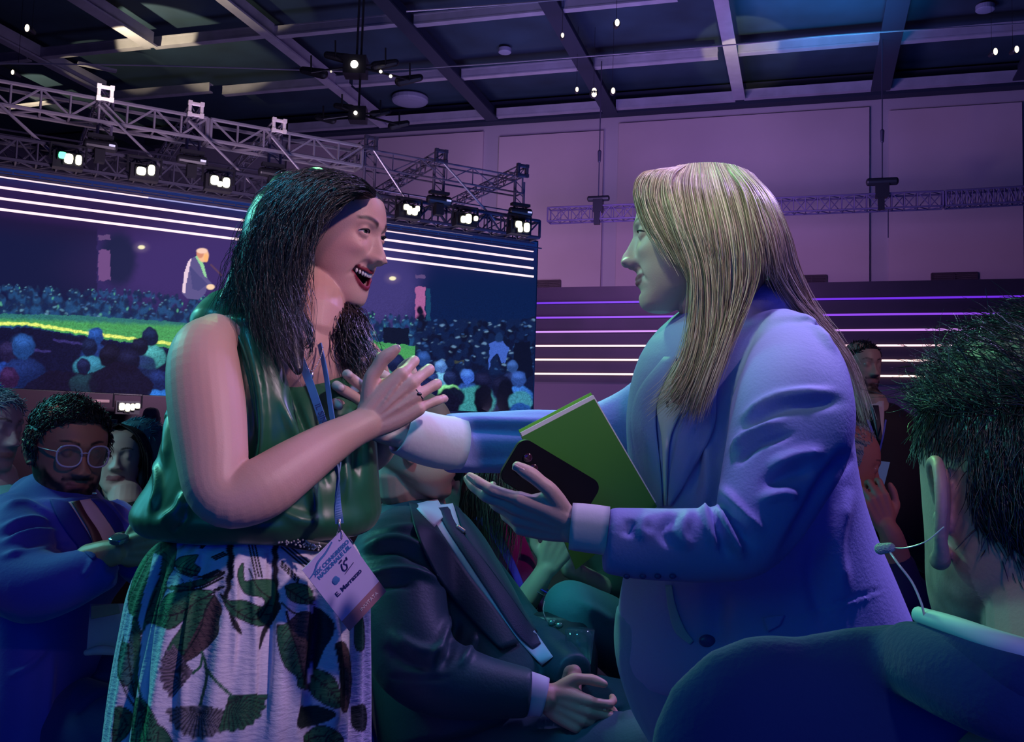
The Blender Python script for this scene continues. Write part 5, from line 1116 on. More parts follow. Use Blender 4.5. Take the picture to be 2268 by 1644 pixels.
# far (right) hand, reaching into the clasp
W2 = P(905, 962, 1.645); F3 = unit(-CR*.84+CU*.48-CF*.10); N3 = unit(-CF+CU*.1-F3*np.dot(-CF+CU*.1, F3)); X3 = np.cross(N3, F3)
if X3@CU < 0: X3 = -X3
h3, t3 = hand(W2, [F3, X3, N3], 1.0, curl=((22, 42, 40), (26, 48, 40), (28, 50, 40), (30, 50, 40)), spread=(6, 2, -3, -8), thumb=((.6, .6, .35), (.9, .35, .2), (1, .1, .1)))
hp += h3; hp.append(limb([(990, 982, 1.705, 34), (950, 974, 1.68, 33), (905, 962, 1.652, 33)], 18, 3, flat=.8))
vB, fB = fuse(hp, .0021, 3); cB = skin_cols(vB, OB, AB, sB, iB, SKIN_B, (.26, .08, .12), (.12, .08, .06))
mb = MB(); fB0 = FLOOR(1640, 1.6)
mb.add(rows([(800, 1560, 1780, 1.60, .2), (950, 1470, 1850, 1.60, .22), (1150, 1480, 1860, 1.6, .22), (1400, 1450, 1900, 1.6, .25)], 24, 3)).add(limb([(1330, 958, 1.80, 30), (1280, 966, 1.80, 30), (1150, 980, 1.77, 32), (1000, 982, 1.715, 30)], 14, 3)).add(limb([(1750, 850, 1.42, 50), (1670, 1170, 1.30, 45), (1400, 1195, 1.29, 38)], 14, 3))
bv_, bf_ = mb.get(); n0 = len(vB)
bodymesh('body', np.concatenate([vB, bv_]), fB+[tuple(i+n0 for i in q) for q in bf_], M_skin, wb, np.concatenate([cB, np.tile(SKIN_B, (len(bv_), 1))]))
face_extras(wb, OB, AB, sB, iB, iris=(.10, .12, .14), gaze=(0, -4))
for i in (4,):
    p, d = tB[i]; MB().add(sweep([p-d*.009-NB*.0052+XB*.001, p+d*.004-NB*.0046], [.0062, .0050], .0018, XB, 12, 2)).build('fingernail', M_nail, wb, True)
p, d = tB[0]; MB().add(sweep([p-d*.009-NB*.005, p+d*.003-NB*.004], [.0052, .0042], .0018, XB, 12, 2)).build('fingernail', M_nail, wb, True)
# blazer
M_blz = mat('lilac_blazer', (.27, .30, .64), .65, sheen=.05, bump=(220, .10), spec=.35)
torso = rows([(728, 1600, 1770, 1.60, .16), (760, 1495, 1810, 1.60, .28), (820, 1415, 1850, 1.60, .34), (900, 1392, 1868, 1.60, .37), (1000, 1394, 1876, 1.60, .38), (1100, 1400, 1893, 1.60, .38), (1200, 1392, 1922, 1.60, .39), (1300, 1374, 1962, 1.60, .41), (1395, 1362, 1998, 1.60, .43), (1425, 1372, 2000, 1.60, .42)], 56, 4, .12, .9)
nearS = limb([(1720, 752, 1.50, 62), (1752, 800, 1.455, 106), (1756, 880, 1.41, 133), (1748, 970, 1.375, 138), (1716, 1062, 1.34, 122), (1684, 1140, 1.31, 104), (1648, 1192, 1.295, 90), (1585, 1208, 1.29, 84), (1500, 1210, 1.29, 82), (1410, 1206, 1.29, 80), (1345, 1198, 1.29, 74)], 36, 4, .15, flat=.8)
farS = limb([(1490, 870, 1.74, 80), (1410, 935, 1.80, 80), (1290, 976, 1.80, 70), (1150, 980, 1.77, 70), (1060, 981, 1.74, 68), (990, 982, 1.71, 66)], 28, 4, .06, flat=.75)
coll = sweep([P(1600, 740, 1.55), P(1690, 668, 1.60), P(1740, 700, 1.66)], [.03, .05, .04], [.02, .035, .03], CF, 16, 4)
jv, jf = fuse([torso, nearS, farS, coll, sweep([P(1610, 800, 1.50), P(1730, 770, 1.50)], [.06, .06], None, UPZ, 16, 3)], .0046, 6)
jv = folds(jv, jf, [
    (10, .010, [(1640, 930), (1720, 880), (1850, 868)]), (12, -.010, [(1640, 955), (1730, 905), (1870, 890)]), (9, .010, [(1620, 1000), (1660, 960), (1740, 930)]), (9, -.009, [(1630, 1030), (1680, 985), (1760, 960)]),
    (9, .012, [(1600, 1080), (1640, 1130), (1690, 1180)]), (9, -.013, [(1590, 1105), (1630, 1160), (1670, 1215)]), (9, .013, [(1585, 1120), (1615, 1180), (1650, 1240)]), (9, -.012, [(1570, 1110), (1590, 1180), (1615, 1240)]), (10, .010, [(1560, 1110), (1570, 1160), (1590, 1220)]),
    (11, -.009, [(1500, 1135), (1470, 1175), (1490, 1215)]), (11, .009, [(1530, 1130), (1510, 1180), (1530, 1220)]), (11, .008, [(1440, 1140), (1420, 1170), (1440, 1200)]), (12, -.008, [(1400, 1150), (1390, 1190)]),
    (14, .010, [(1700, 1040), (1760, 1010), (1830, 1000)]), (13, -.010, [(1690, 1075), (1750, 1050), (1800, 1040)]), (12, .009, [(1680, 1110), (1730, 1095), (1770, 1100)]), (16, -.012, [(1885, 1000), (1870, 1020), (1830, 1070), (1780, 1160), (1720, 1250)]),
    (7, -.005, [(1700, 690), (1655, 770), (1625, 860), (1608, 950)]), (16, .008, [(1560, 950), (1570, 1050), (1560, 1120)]), (12, -.012, [(1540, 900), (1545, 1000), (1530, 1110)]), (14, .011, [(1470, 960), (1480, 1050), (1470, 1110)]),
    (20, .012, [(1880, 1080), (1850, 1200), (1870, 1330)]), (18, -.010, [(1820, 1180), (1800, 1280), (1830, 1380)]), (24, -.012, [(1600, 1300), (1590, 1380), (1600, 1430)]), (3.5, -.0045, [(1738, 1378), (1830, 1345), (1950, 1306)]), (3.5, .003, [(1738, 1386), (1830, 1353), (1950, 1314)]),
    (10, .006, [(1250, 938), (1120, 932), (1000, 930)]), (12, -.006, [(1240, 958), (1120, 955), (1000, 950)]), (10, .006, [(1200, 1020), (1100, 1030), (1010, 1030)]), (8, .008, [(1760, 700), (1800, 720), (1850, 780)]),
    (10, -.006, [(1400, 950), (1420, 1040), (1440, 1110)]), (10, .008, [(1420, 920), (1440, 1000), (1450, 1080)])])
N_ = normals(jv, jf); jv = jv+N_*(vnoise(jv, 22, 8, 2)*.0024)[:, None]
bodymesh('blazer', jv, jf, M_blz, wb)
# lapel, front edge and pocket welt
def strip(pts, m, name, par, r, fl=.3): return MB().add(limb([(x, y, d, r if np.isscalar(r) else r[i], fl) for i, (x, y, d) in enumerate(pts)], 14, 5)).build(name, m, par, True)
SB = Surf(LAST['blazer'])
drape('shirt_front', SB, [(1495, 800), (1462, 870), (1455, 910), (1466, 980), (1470, 1120)], [(1530, 800), (1530, 870), (1500, 930), (1482, 990), (1478, 1120)], mat('white_shirt', (.62, .62, .66), .7, bump=(120, .05)), wb, .004, bulge=.004)
drape('lapel', SB, [(1545, 800), (1520, 880), (1500, 960), (1484, 1050), (1478, 1120)], [(1600, 770), (1588, 870), (1580, 950), (1530, 1050), (1486, 1122)], M_blz, wb, .007, bulge=.004)
drape('lapel', SB, [(1470, 790), (1410, 870), (1398, 950), (1420, 1050), (1455, 1120)], [(1500, 790), (1462, 870), (1452, 930), (1462, 1030), (1468, 1122)], M_blz, wb, .007, bulge=.004)
strip([(1738, 1382, 1.418), (1830, 1348, 1.43), (1950, 1308, 1.475)], M_blz, 'pocket_welt', wb, 5, .5)
# white shirt: front and cuffs
M_shirt = mat('white_shirt', (.62, .62, .66), .7, bump=(120, .05))
db = SB.depth(1478, 893)-.010; MB().add(limb([(1478, 890, db, 3), (1478, 900, db, 3)], 10, 2)).build('button', mat('dark_button', (.03, .04, .08), .4), wb, True)
drape('shirt_hem', SB, [(1473, 1296), (1480, 1350), (1495, 1400), (1528, 1428)], [(1488, 1296), (1496, 1340), (1515, 1390), (1536, 1420)], mat('teal_blouse_hem', (.22, .42, .50), .6), wb, .004)
for (bx_, by_) in ((1566, 1428),): db = SB.depth(bx_, by_-8) or 1.42; MB().add(ball(P(bx_, by_-8, db-.002), (.012, .005, .009), None, 18, 10)).build('button', MATS['blue_button'] if 'blue_button' in MATS else mat('blue_button', (.04, .06, .22), .3), wb, True)
drape('pocket_flap', SB, [(1690, 1368), (1700, 1400)], [(1738, 1362), (1728, 1384)], M_blz, wb, .006, 10, 6)
def cuff(pts, name, m, par, th=.003):
    path = [P(*p[:3]) for p in pts]; ra = [p[3]*p[2]/FPX for p in pts]; T = unit(path[-1]-path[0]); S = unit(np.cross(T, CF))
    o_, f_ = sweep(path, ra, [r*.8 for r in ra], S, 30, 3, False); i_, g_ = sweep(path, [r-th for r in ra], [r*.8-th for r in ra], S, 30, 3, False)
    n = len(o_); k = 30; R2 = n//k; f = f_[:-2]+[tuple(a+n for a in q)[::-1] for q in g_[:-2]]
    for r0 in (0, (R2-1)*k): f += [(r0+j, r0+(j+1) % k, r0+(j+1) % k+n, r0+j+n) for j in range(k)]
    v = np.concatenate([o_, i_]); return bodymesh(name, v, f, m, par)
cuff([(1345, 1176, 1.29, 54), (1300, 1170, 1.292, 54), (1264, 1166, 1.294, 52)], 'cuff', M_shirt, wb)
cuff([(1020, 984, 1.712, 60), (970, 978, 1.69, 60), (925, 966, 1.666, 58), (886, 953, 1.647, 53)], 'cuff', M_shirt, wb)
for x in (1388, 1424, 1457, 1490): MB().add(ball(P(x, 1277, 1.262), (.0045, .003, .0035), None, 12, 8)).build('sleeve_button', mat('blue_button', (.04, .06, .22), .3), wb, True)
# trousers
M_tr2 = mat('blue_trousers', (.10, .22, .48), .6, bump=(200, .08), sheen=.2)
tr_ = [rows([(1370, 1366, 1985, 1.60, .36), (1440, 1362, 1985, 1.60, .38), (1520, 1388, 1970, 1.60, .38), (1600, 1432, 1950, 1.60, .36), (1700, 1470, 1930, 1.61, .34)], 36, 4, .2),
       sweep([P(1580, 1660, 1.56), FLOOR(1600, 1.56)+(0, 0, .45), FLOOR(1620, 1.56)+(0, 0, .09)], [.10, .075, .065], None, CR, 20, 4), sweep([P(1800, 1660, 1.66), FLOOR(1790, 1.68)+(0, 0, .45), FLOOR(1800, 1.68)+(0, 0, .09)], [.10, .075, .065], None, CR, 20, 4)]
tv, tf = fuse(tr_, .006, 5); bodymesh('trousers', tv, tf, M_tr2, wb)
for (x, d) in ((1620, 1.56), (1800, 1.68)):
    gq = FLOOR(x, d); MB().add(sweep([gq+(.03, 0, .05), gq+(-.05, 0, .045), gq+(-.15, -.01, .028)], [.04, .045, .03], [.05, .04, .026], (0, 1, 0), 16, 3)).build('shoe', mat('dark_shoe', (.02, .02, .03), .4), wb, True)
# hair: long straight blonde, parted at the top, falling over the near shoulder and down the back
M_hairB = mat('blonde_hair', (.5, .36, .2), .42, attr='Col', spec=.5)
BLC = (.30, .22, .125)
capv = [ball(hlB(-.014, 0, .028), np.array([.111, .0885, .093])*sB, AB, 40, 26), limb([(1600, 470, 1.58, 100), (1620, 560, 1.58, 95), (1600, 640, 1.56, 72), (1575, 740, 1.50, 46), (1545, 820, 1.46, 36), (1500, 880, 1.43, 18)], 24, 4, flat=.9),
        limb([(1680, 480, 1.60, 50), (1720, 580, 1.62, 40), (1750, 650, 1.66, 30), (1810, 715, 1.72, 16)], 18, 4)]
cv_, cf_ = fuse(capv, .0032, 4)
cv_, cf_ = hair_cut(cv_, cf_, OB, AB, sB, ((-.3, -.06), (-.12, -.02), (-.04, .015), (.02, .045), (.05, .062), (.075, .080), (.10, .12)))
rg = np.random.default_rng(21); colsB = [(.46, .37, .24), (.62, .52, .36), (.22, .16, .10), (.78, .68, .50), (.32, .24, .15)]
GB = lambda L: [P(*p) for p in L]
front = [GB([(1462, 380, 1.55), (1425, 386, 1.53), (1406, 420, 1.51), (1420, 480, 1.49), (1448, 530, 1.475), (1478, 580, 1.465)]),
         GB([(1490, 371, 1.56), (1452, 386, 1.51), (1440, 440, 1.485), (1470, 510, 1.47), (1505, 575, 1.46), (1530, 620, 1.455)]),
         GB([(1520, 365, 1.56), (1490, 390, 1.50), (1490, 450, 1.475), (1515, 530, 1.455), (1540, 600, 1.45), (1548, 660, 1.45)])]
longf = [GB([(1500, 368, 1.57), (1470, 400, 1.50), (1490, 480, 1.465), (1530, 580, 1.455), (1535, 680, 1.45), (1520, 770, 1.44), (1480, 850, 1.425), (1405, 915, 1.42)]),
         GB([(1528, 363, 1.57), (1515, 410, 1.495), (1530, 500, 1.455), (1556, 600, 1.45), (1560, 700, 1.445), (1550, 790, 1.43), (1520, 870, 1.41), (1470, 925, 1.41)]),
         GB([(1556, 361, 1.57), (1562, 420, 1.49), (1580, 510, 1.45), (1592, 610, 1.445), (1590, 710, 1.44), (1572, 800, 1.42), (1545, 880, 1.40), (1530, 950, 1.40)]),
         GB([(1584, 361, 1.58), (1605, 420, 1.49), (1630, 520, 1.455), (1636, 620, 1.45), (1620, 700, 1.445), (1590, 790, 1.42), (1560, 870, 1.40), (1540, 930, 1.40)]),
         GB([(1612, 364, 1.59), (1645, 430, 1.495), (1668, 530, 1.46), (1672, 600, 1.46), (1650, 670, 1.455), (1612, 750, 1.44), (1580, 830, 1.42), (1556, 900, 1.41)])]
mid = [GB([(1600, 362, 1.59), (1640, 420, 1.495), (1660, 500, 1.462), (1668, 560, 1.462), (1662, 620, 1.46)]), GB([(1625, 366, 1.59), (1665, 425, 1.50), (1690, 500, 1.48), (1704, 570, 1.49), (1712, 630, 1.52)]), GB([(1645, 374, 1.60), (1690, 430, 1.53), (1718, 500, 1.52), (1734, 580, 1.54), (1752, 650, 1.58)])]
back = [GB([(1620, 366, 1.60), (1668, 430, 1.51), (1696, 520, 1.49), (1706, 590, 1.51), (1745, 660, 1.56), (1800, 720, 1.61), (1860, 790, 1.66), (1895, 880, 1.70)]),
        GB([(1646, 374, 1.61), (1697, 435, 1.54), (1728, 520, 1.53), (1744, 600, 1.56), (1782, 680, 1.62), (1835, 745, 1.68), (1885, 830, 1.74), (1920, 950, 1.76)]),
        GB([(1668, 386, 1.62), (1714, 445, 1.58), (1745, 530, 1.58), (1764, 610, 1.61), (1797, 690, 1.67), (1850, 765, 1.74), (1898, 860, 1.78), (1930, 975, 1.80)])]
HL = [(cv_, cf_, BLC), strands(front, 620, .00052, rg, .0045, 5, cols=colsB, wave=.0012, wf=30, clump=.35), strands(longf, 2100, .00055, rg, .006, 5, cols=colsB, wave=.0018, wf=22, clump=.42), strands(mid, 420, .0006, rg, .006, 5, cols=colsB, wave=.0015, wf=20, clump=.3), strands(back, 1100, .0006, rg, .007, 5, cols=colsB, wave=.0015, wf=20, clump=.4)]
hairobj('hair', wb, HL, M_hairB)
# ------------------------------------------------------------------ things she holds
def quad_frame(a, b, c): x = unit(b-a); y = (c-a)-x*np.dot(c-a, x); return x, unit(y), unit(np.cross(x, unit(y)))
nb = thing('notebook', 'bright green notebook with white pages held against the blazer behind the phone', 'notebook', P(1300, 1060, 1.36))
c4 = [P(1155, 968, 1.375), P(1316, 884, 1.40), P(1455, 1122, 1.41), P(1275, 1262, 1.375)]
x_, y_, n_ = quad_frame(c4[0], c4[1], c4[3]); n_ = n_ if n_@CF > 0 else -n_
M_grn = mat('green_cover', (.035, .22, .012), .5)
MB().add(slab4(c4, .0018, n_)).build('front_cover', M_grn, nb); MB().add(slab4([p+n_*.006-y_*.0055+x_*.002 for p in c4], .009, n_)).build('pages', mat('paper', (.62, .66, .66), .7), nb)
MB().add(slab4([p+n_*.012-y_*.0095+x_*.003 for p in c4], .0018, n_)).build('back_cover', mat('lime_cover', (.10, .50, .02), .5), nb)
ph = thing('smartphone', 'black smartphone with rounded corners held over the green notebook', 'phone', P(1205, 1045, 1.32))
a, b, c = P(1156, 966, 1.318), P(1333, 1072, 1.345), P(1078, 1046, 1.312)
x_, y_, n_ = quad_frame(a, b, c); Lx = np.linalg.norm(b-a); Ly = np.dot(c-a, y_); n_ = n_ if n_@CF < 0 else -n_
def rrect(o_, x, y, lx, ly, r, n, h0, h1, k=8):
    pts = []
    for cx_, cy_, a0 in ((lx-r, ly-r, 0), (r, ly-r, 90), (r, r, 180), (lx-r, r, 270)):
        for i in range(k+1): t = math.radians(a0+90*i/k); pts.append(o_+x*(cx_+r*math.cos(t))+y*(cy_+r*math.sin(t)))
    m = len(pts); v = [p+n*h0 for p in pts]+[p+n*h1 for p in pts]; return np.array(v), [tuple(range(m))[::-1], tuple(range(m, 2*m))]+[(i, (i+1) % m, m+(i+1) % m, m+i) for i in range(m)]
MB().add(rrect(a, x_, y_, Lx, Ly, .014, n_, -.0045, .0035)).add(rrect(a+x_*.001+y_*.001, x_, y_, Lx-.002, Ly-.002, .013, n_, .0035, .0045)).build('case', mat('phone_case', (.003, .003, .006), .6, spec=.2), ph)
mb = MB()
for (u, v) in ((.16, .32), (.16, .6), (.27, .45)): c_ = a+x_*Lx*u+y_*Ly*v; mb.add(sweep([c_+n_*.003, c_+n_*.006], .0062, None, x_, 16, 1, .2))
mb.build('camera_lens', mat('lens_dark', (.05, .015, .03), .12, coat=1), ph, True)
# ================================================================== THE SEATED AUDIENCE
SUITS = {}
def suitm(name, col, rough=.8, sheen=.06, bump=(180, .08)): return mat(name, col, rough, sheen=sheen, bump=bump, spec=.3)
def person(label, nose, yaw, pitch, d, s, skin, roll=0, headkw=None, neck=None, core=None, limbs=(), vox=.003, lip=None, brow=(.03, .02, .02), beard=None, scalp=None, extra=(), iris=(.04, .03, .02), gaze=(0, 0), anch=NOSE, hands=(), group=None, eyes=True):
    A = axes(yaw, pitch, roll); O = anchor(anch, nose[0], nose[1], d, A, s); kw = dict(lid=(22, -14)); kw.update(headkw or {})
    if d > 2.8: kw.update(nz=90, nph=96)
    hp, inf = head_parts(**kw); hp = to_world(hp, O, A, s); L = lambda x, y, z: O+(np.array([x, y, z])*s)@A
    nk = neck or [P(nose[0], nose[1]+150*2.2/d, d)]; base = nk[-1]
    hp.append(sweep([L(-.025, 0, -.02), L(-.03, 0, -.08)]+nk, [.052*s, .053*s]+[.056*s]*(len(nk)-1)+[.062*s], None, CR, 20, 3))
    hp += list(limbs); tips = []
    for h in hands: a, t = hand(*h[0], **h[1]); hp += a; tips.append(t)
    v, f = fuse(hp, vox, 3); c = skin_cols(v, O, A, s, inf, skin, lip, brow, beard=beard, scalp=scalp)
    if core is not None:
        mb = MB()
        for q in core: mb.add(q)
        v2, f2 = mb.get(); n0 = len(v); v = np.concatenate([v, v2]); f = f+[tuple(i+n0 for i in q) for q in f2]; c = np.concatenate([c, np.tile(skin, (len(v2), 1))])
    t = thing('person', label, 'person', (O[0], O[1], 0), group)
    bodymesh('body', v, f, M_skin, t, c)
    if eyes: face_extras(t, O, A, s, inf, iris=iris, gaze=gaze, lash=False)
    return t, O, A, s, tips
def cloth(name, parts, m, par, vox=.006, fl=(), sm=5, wr=.0018, wf=26, label=None):
    v, f = fuse(parts, vox, sm)
    if len(fl): v = folds(v, f, fl)
    v = v+normals(v, f)*(vnoise(v, wf, len(v) % 97, 2)*wr)[:, None]
    return bodymesh(name, v, f, m, par, None, label)
def patch(name, pts, m, par, r, fl=.25, label=None): return MB().add(limb([(x, y, d, r if np.isscalar(r) else r[i], fl) for i, (x, y, d) in enumerate(pts)], 14, 5)).build(name, m, par, True, label)
def shoes(par, lst, m):
    for g, dr in lst:
        g = np.array(g, float); dr = unit(np.array([dr[0], dr[1], 0])); sd = np.array([-dr[1], dr[0], 0])
        MB().add(sweep([g-dr*.05+UPZ*.05, g+dr*.05+UPZ*.045, g+dr*.17+UPZ*.028], [.036, .046, .034], [.05, .04, .025], sd, 14, 3)).build('shoe', m, par, True)
M_shoe = mat('black_shoe', (.012, .012, .015), .35)
def chair(loc, face, label, grp='stackable audience chairs', seatm=None, sh=.45):
    """simple upholstered stacking chair: loc = floor point under the seat centre, face = direction the sitter looks"""
    f = unit(np.array([face[0], face[1], 0])); l = np.cross(UPZ, f); o = np.array([loc[0], loc[1], 0.0]); t = thing('stacking_chair', label, 'chair', o, grp)
    sm = seatm or mat('chair_fabric', (.02, .04, .22), .8, bump=(200, .1)); fm = mat('chair_tube', (.06, .09, .35), .35, .6)
    MB().add(sweep([o+UPZ*(sh-.03)-f*.19, o+UPZ*(sh-.02), o+UPZ*(sh-.03)+f*.21], [.21, .22, .21], [.022, .028, .02], l, 24, 4, .8, .6)).build('seat', sm, t, True)
    MB().add(sweep([o-f*.22+UPZ*(sh+.08), o-f*.25+UPZ*(sh+.24), o-f*.28+UPZ*(sh+.40)], [.20, .21, .19], [.016, .018, .014], l, 24, 4, .8, .6)).build('backrest', sm, t, True)
    for a in (1, -1):
        MB().add(sweep([o-f*.285+l*a*.215+UPZ*(sh+.40), o-f*.24+l*a*.22+UPZ*(sh+.1), o-f*.21+l*a*.22+UPZ*(sh-.06), o-f*.26+l*a*.23+UPZ*.0], .011, None, l, 10, 4)).build('back_leg', fm, t, True)
        MB().add(sweep([o+f*.20+l*a*.21+UPZ*(sh-.05), o+f*.23+l*a*.225], .011, None, l, 10, 2)).build('front_leg', fm, t, True)
    MB().add(sweep([o-f*.285+l*.215+UPZ*(sh+.40), o-f*.29+l*.15+UPZ*(sh+.43), o-f*.29-l*.15+UPZ*(sh+.43), o-f*.285-l*.215+UPZ*(sh+.40)], .011, None, UPZ, 10, 4)).build('top_rail', fm, t, True)
    return t
Z = lambda p, z: np.array([p[0], p[1], z])
# ---------------------------------------------------------------- man in the dark suit, centre, head behind the outstretched sleeve
SK = (.50, .27, .22)
t, O, A, s, tp_ = person('heavy seated man in dark suit and tie, face half hidden behind the lilac sleeve', (1032, 1010), -8, 6, 2.28, 1.08, SK, headkw=dict(wide=1.08, jaw=1.18, heavy=.012, chin=-.004, lid=(14, -10)),
    neck=[P(930, 1120, 2.30), P(930, 1180, 2.30)], vox=.003, lip=(.28, .09, .10), scalp=((.10, .07, .05), .6),
    limbs=[limb([(1160, 1535, 1.93, 36), (1205, 1545, 1.93, 33)], 16, 3)],
    hands=[((P(1205, 1545, 1.93), [unit(CR*.85-CU*.35-CF*.1), unit(CU*.9+CR*.3), unit(CF+.2*CR)], 1.0), dict(curl=((30, 45, 30),)*4, spread=(4, 0, -4, -8), thumb=((.6, .7, .1), (.9, .3, .1), (1, .1, 0)))),
           ((P(1268, 1490, 2.02), [unit(-CU*.8-CR*.1-CF*.3), unit(-CF*.8+CR*.3+CU*.3), unit(-CR*.8-CF*.2)], 1.0), dict(curl=((25, 40, 30),)*4, spread=(4, 0, -4, -8), thumb=((.6, .7, .1), (.9, .3, .1), (1, .1, 0))))],
    core=[rows([(1150, 880, 1010, 2.32, .14), (1300, 860, 1080, 2.28, .2), (1500, 900, 1100, 2.22, .2)], 20, 3)])
M_suit = suitm('dark_teal_suit', (.012, .048, .075), .5)
mc = t
cloth('suit_jacket', [rows([(1128, 890, 1000, 2.34, .16), (1160, 830, 1040, 2.32, .24), (1220, 800, 1072, 2.28, .30), (1320, 806, 1125, 2.24, .34), (1420, 815, 1175, 2.20, .36), (1520, 828, 1210, 2.16, .38), (1600, 836, 1235, 2.14, .38)], 44, 4, .15),
    limb([(905, 1190, 2.20, 80), (880, 1250, 2.10, 108), (880, 1340, 2.03, 112), (905, 1430, 1.97, 104), (960, 1492, 1.94, 90), (1050, 1520, 1.93, 74), (1120, 1530, 1.93, 60), (1170, 1536, 1.93, 52)], 30, 4, .12),
    limb([(1020, 1220, 2.40, 55), (1080, 1310, 2.38, 62), (1150, 1400, 2.30, 62), (1220, 1455, 2.15, 56), (1272, 1494, 2.05, 46)], 24, 4, .12)], M_suit, mc, .006,
    [(9, .012, [(800, 1215), (880, 1195), (960, 1230)]), (9, -.010, [(800, 1235), (880, 1220), (950, 1255)]), (8, .011, [(800, 1275), (900, 1262), (980, 1290)]), (10, -.010, [(830, 1300), (920, 1290)]), (10, .010, [(1000, 1360), (980, 1420), (950, 1480)]), (10, -.012, [(1015, 1370), (1000, 1430), (975, 1490)]),
     (9, .010, [(1060, 1400), (1040, 1440), (1020, 1480)]), (12, .010, [(860, 1400), (930, 1440), (1000, 1440)]), (12, -.010, [(850, 1430), (900, 1470), (960, 1480)]), (9, .008, [(830, 1180), (930, 1170), (1000, 1215)]), (4, -.005, [(860, 1500), (940, 1505), (1000, 1500)])])
M_shw = mat('pale_shirt', (.50, .46, .62), .7)
SM = Surf(LAST['suit_jacket'])
drape('shirt_front', SM, [(938, 1122), (985, 1195), (1035, 1270), (1095, 1345), (1150, 1420), (1200, 1475)], [(1003, 1115), (1030, 1190), (1085, 1260), (1140, 1335), (1190, 1405), (1225, 1455)], M_shw, mc, .003, bulge=.004)
drape('shirt_collar', SM, [(915, 1118), (935, 1140), (962, 1168)], [(968, 1104), (980, 1125), (985, 1142)], M_shw, mc, .012, 10, 6)
drape('necktie', SM, [(968, 1125), (985, 1165), (1030, 1235), (1085, 1318), (1140, 1400), (1180, 1440)], [(995, 1122), (1010, 1160), (1065, 1232), (1128, 1318), (1180, 1390), (1198, 1425)], mat('dark_tie', (.015, .02, .06), .6, bump=(300, .2)), mc, .009, bulge=.005)
M_lap = suitm('lapel_dark', (.008, .030, .055), .55)
drape('lapel', SM, [(905, 1112), (925, 1190), (975, 1290), (1040, 1370), (1110, 1440)], [(940, 1118), (985, 1190), (1035, 1268), (1095, 1345), (1150, 1425)], M_lap, mc, .008, bulge=.003)
drape('lapel', SM, [(1006, 1118), (1032, 1190), (1086, 1260), (1140, 1335), (1185, 1400)], [(1018, 1125), (1062, 1190), (1108, 1265), (1152, 1335), (1190, 1398)], M_lap, mc, .008, bulge=.003)
dp = SM.depth(1018, 1172)-.012; patch('lapel_pin', [(1013, 1166, dp), (1028, 1177, dp)], mat('brass_pin', (.6, .45, .4), .3, .8), mc, 4.5, .5)
cuff([(1160, 1535, 1.93, 50), (1190, 1541, 1.93, 46), (1207, 1545, 1.93, 43)], 'cuff', M_shw, mc)
hipc = P(960, 1640, 2.15); kneeN = P(1480, 1720, 1.75)+UPZ*.0; 
M_trs = suitm('teal_trousers', (.016, .055, .090), .65)
kN = P(1440, 1665, 1.90); kF = P(1500, 1600, 2.2)
cloth('suit_trousers', [sweep([Z(P(960, 1560, 2.20), .60), P(1130, 1640, 2.05), P(1300, 1668, 1.97), kN], [.12, .095, .085, .07], None, CR*0+UPZ, 24, 4), sweep([kN, Z(kN+CR*.02, .28), Z(kN+CR*.0, .08)], [.07, .06, .055], None, CF, 20, 4),
    sweep([Z(P(1000, 1560, 2.35), .62), P(1250, 1570, 2.25), kF], [.12, .09, .07], None, UPZ, 24, 4), sweep([kF, Z(kF, .28), Z(kF, .08)], [.07, .06, .055], None, CF, 20, 4)], M_trs, mc, .007,
    [(8, .008, [(1180, 1600), (1230, 1590), (1290, 1610)]), (8, -.008, [(1170, 1615), (1230, 1605), (1280, 1625)]), (7, .007, [(1330, 1580), (1380, 1560)]), (7, .007, [(1370, 1590), (1430, 1570)])])
shoes(mc, [(Z(kN, 0), CR), (Z(kF, 0), CR)], M_shoe)
chair(P(950, 1560, 2.22), (.95, -.25), 'stacking chair under the heavy man in the dark suit')

# ---------------------------------------------------------------- woman behind him: long hair, magenta jacket
t, O, A, s, _ = person('seated woman with long dark hair and a magenta jacket, behind the heavy suited man', (1112, 1080), 35, 0, 2.54, .95, (.50, .28, .25), neck=[P(1085, 1160, 2.57), P(1090, 1200, 2.57)], vox=.004, core=[rows([(1190, 1050, 1150, 2.59, .14), (1450, 1040, 1200, 2.50, .2)], 16, 3)])
cloth('jacket', [rows([(1150, 1045, 1110, 2.65, .14), (1180, 1015, 1150, 2.63, .22), (1260, 1010, 1185, 2.59, .26), (1400, 1040, 1230, 2.53, .28), (1500, 1060, 1260, 2.50, .28)], 30, 3, .2)], suitm('magenta_cloth', (.22, .012, .14), .65), t, .008, [(8, .01, [(1060, 1150), (1110, 1230), (1150, 1310)]), (8, -.01, [(1050, 1180), (1090, 1260), (1130, 1330)])])
patch('collar', [(1046, 1150, 2.50), (1075, 1155, 2.46), (1110, 1205, 2.44), (1150, 1290, 2.42), (1160, 1330, 2.42)], mat('violet_trim', (.10, .02, .45), .6), t, (4, 12, 10, 8, 3), .3)
rg = np.random.default_rng(5); G2 = [[P(*p) for p in L] for L in ([(1110, 1010, 2.50), (1060, 1030, 2.44), (1040, 1090, 2.42), (1035, 1150, 2.41), (1030, 1200, 2.42)], [(1120, 1010, 2.50), (1085, 1030, 2.43), (1068, 1100, 2.41), (1070, 1170, 2.40), (1085, 1250, 2.39)], [(1130, 1012, 2.52), (1140, 1060, 2.46), (1150, 1130, 2.42), (1140, 1200, 2.41), (1125, 1280, 2.39)])]
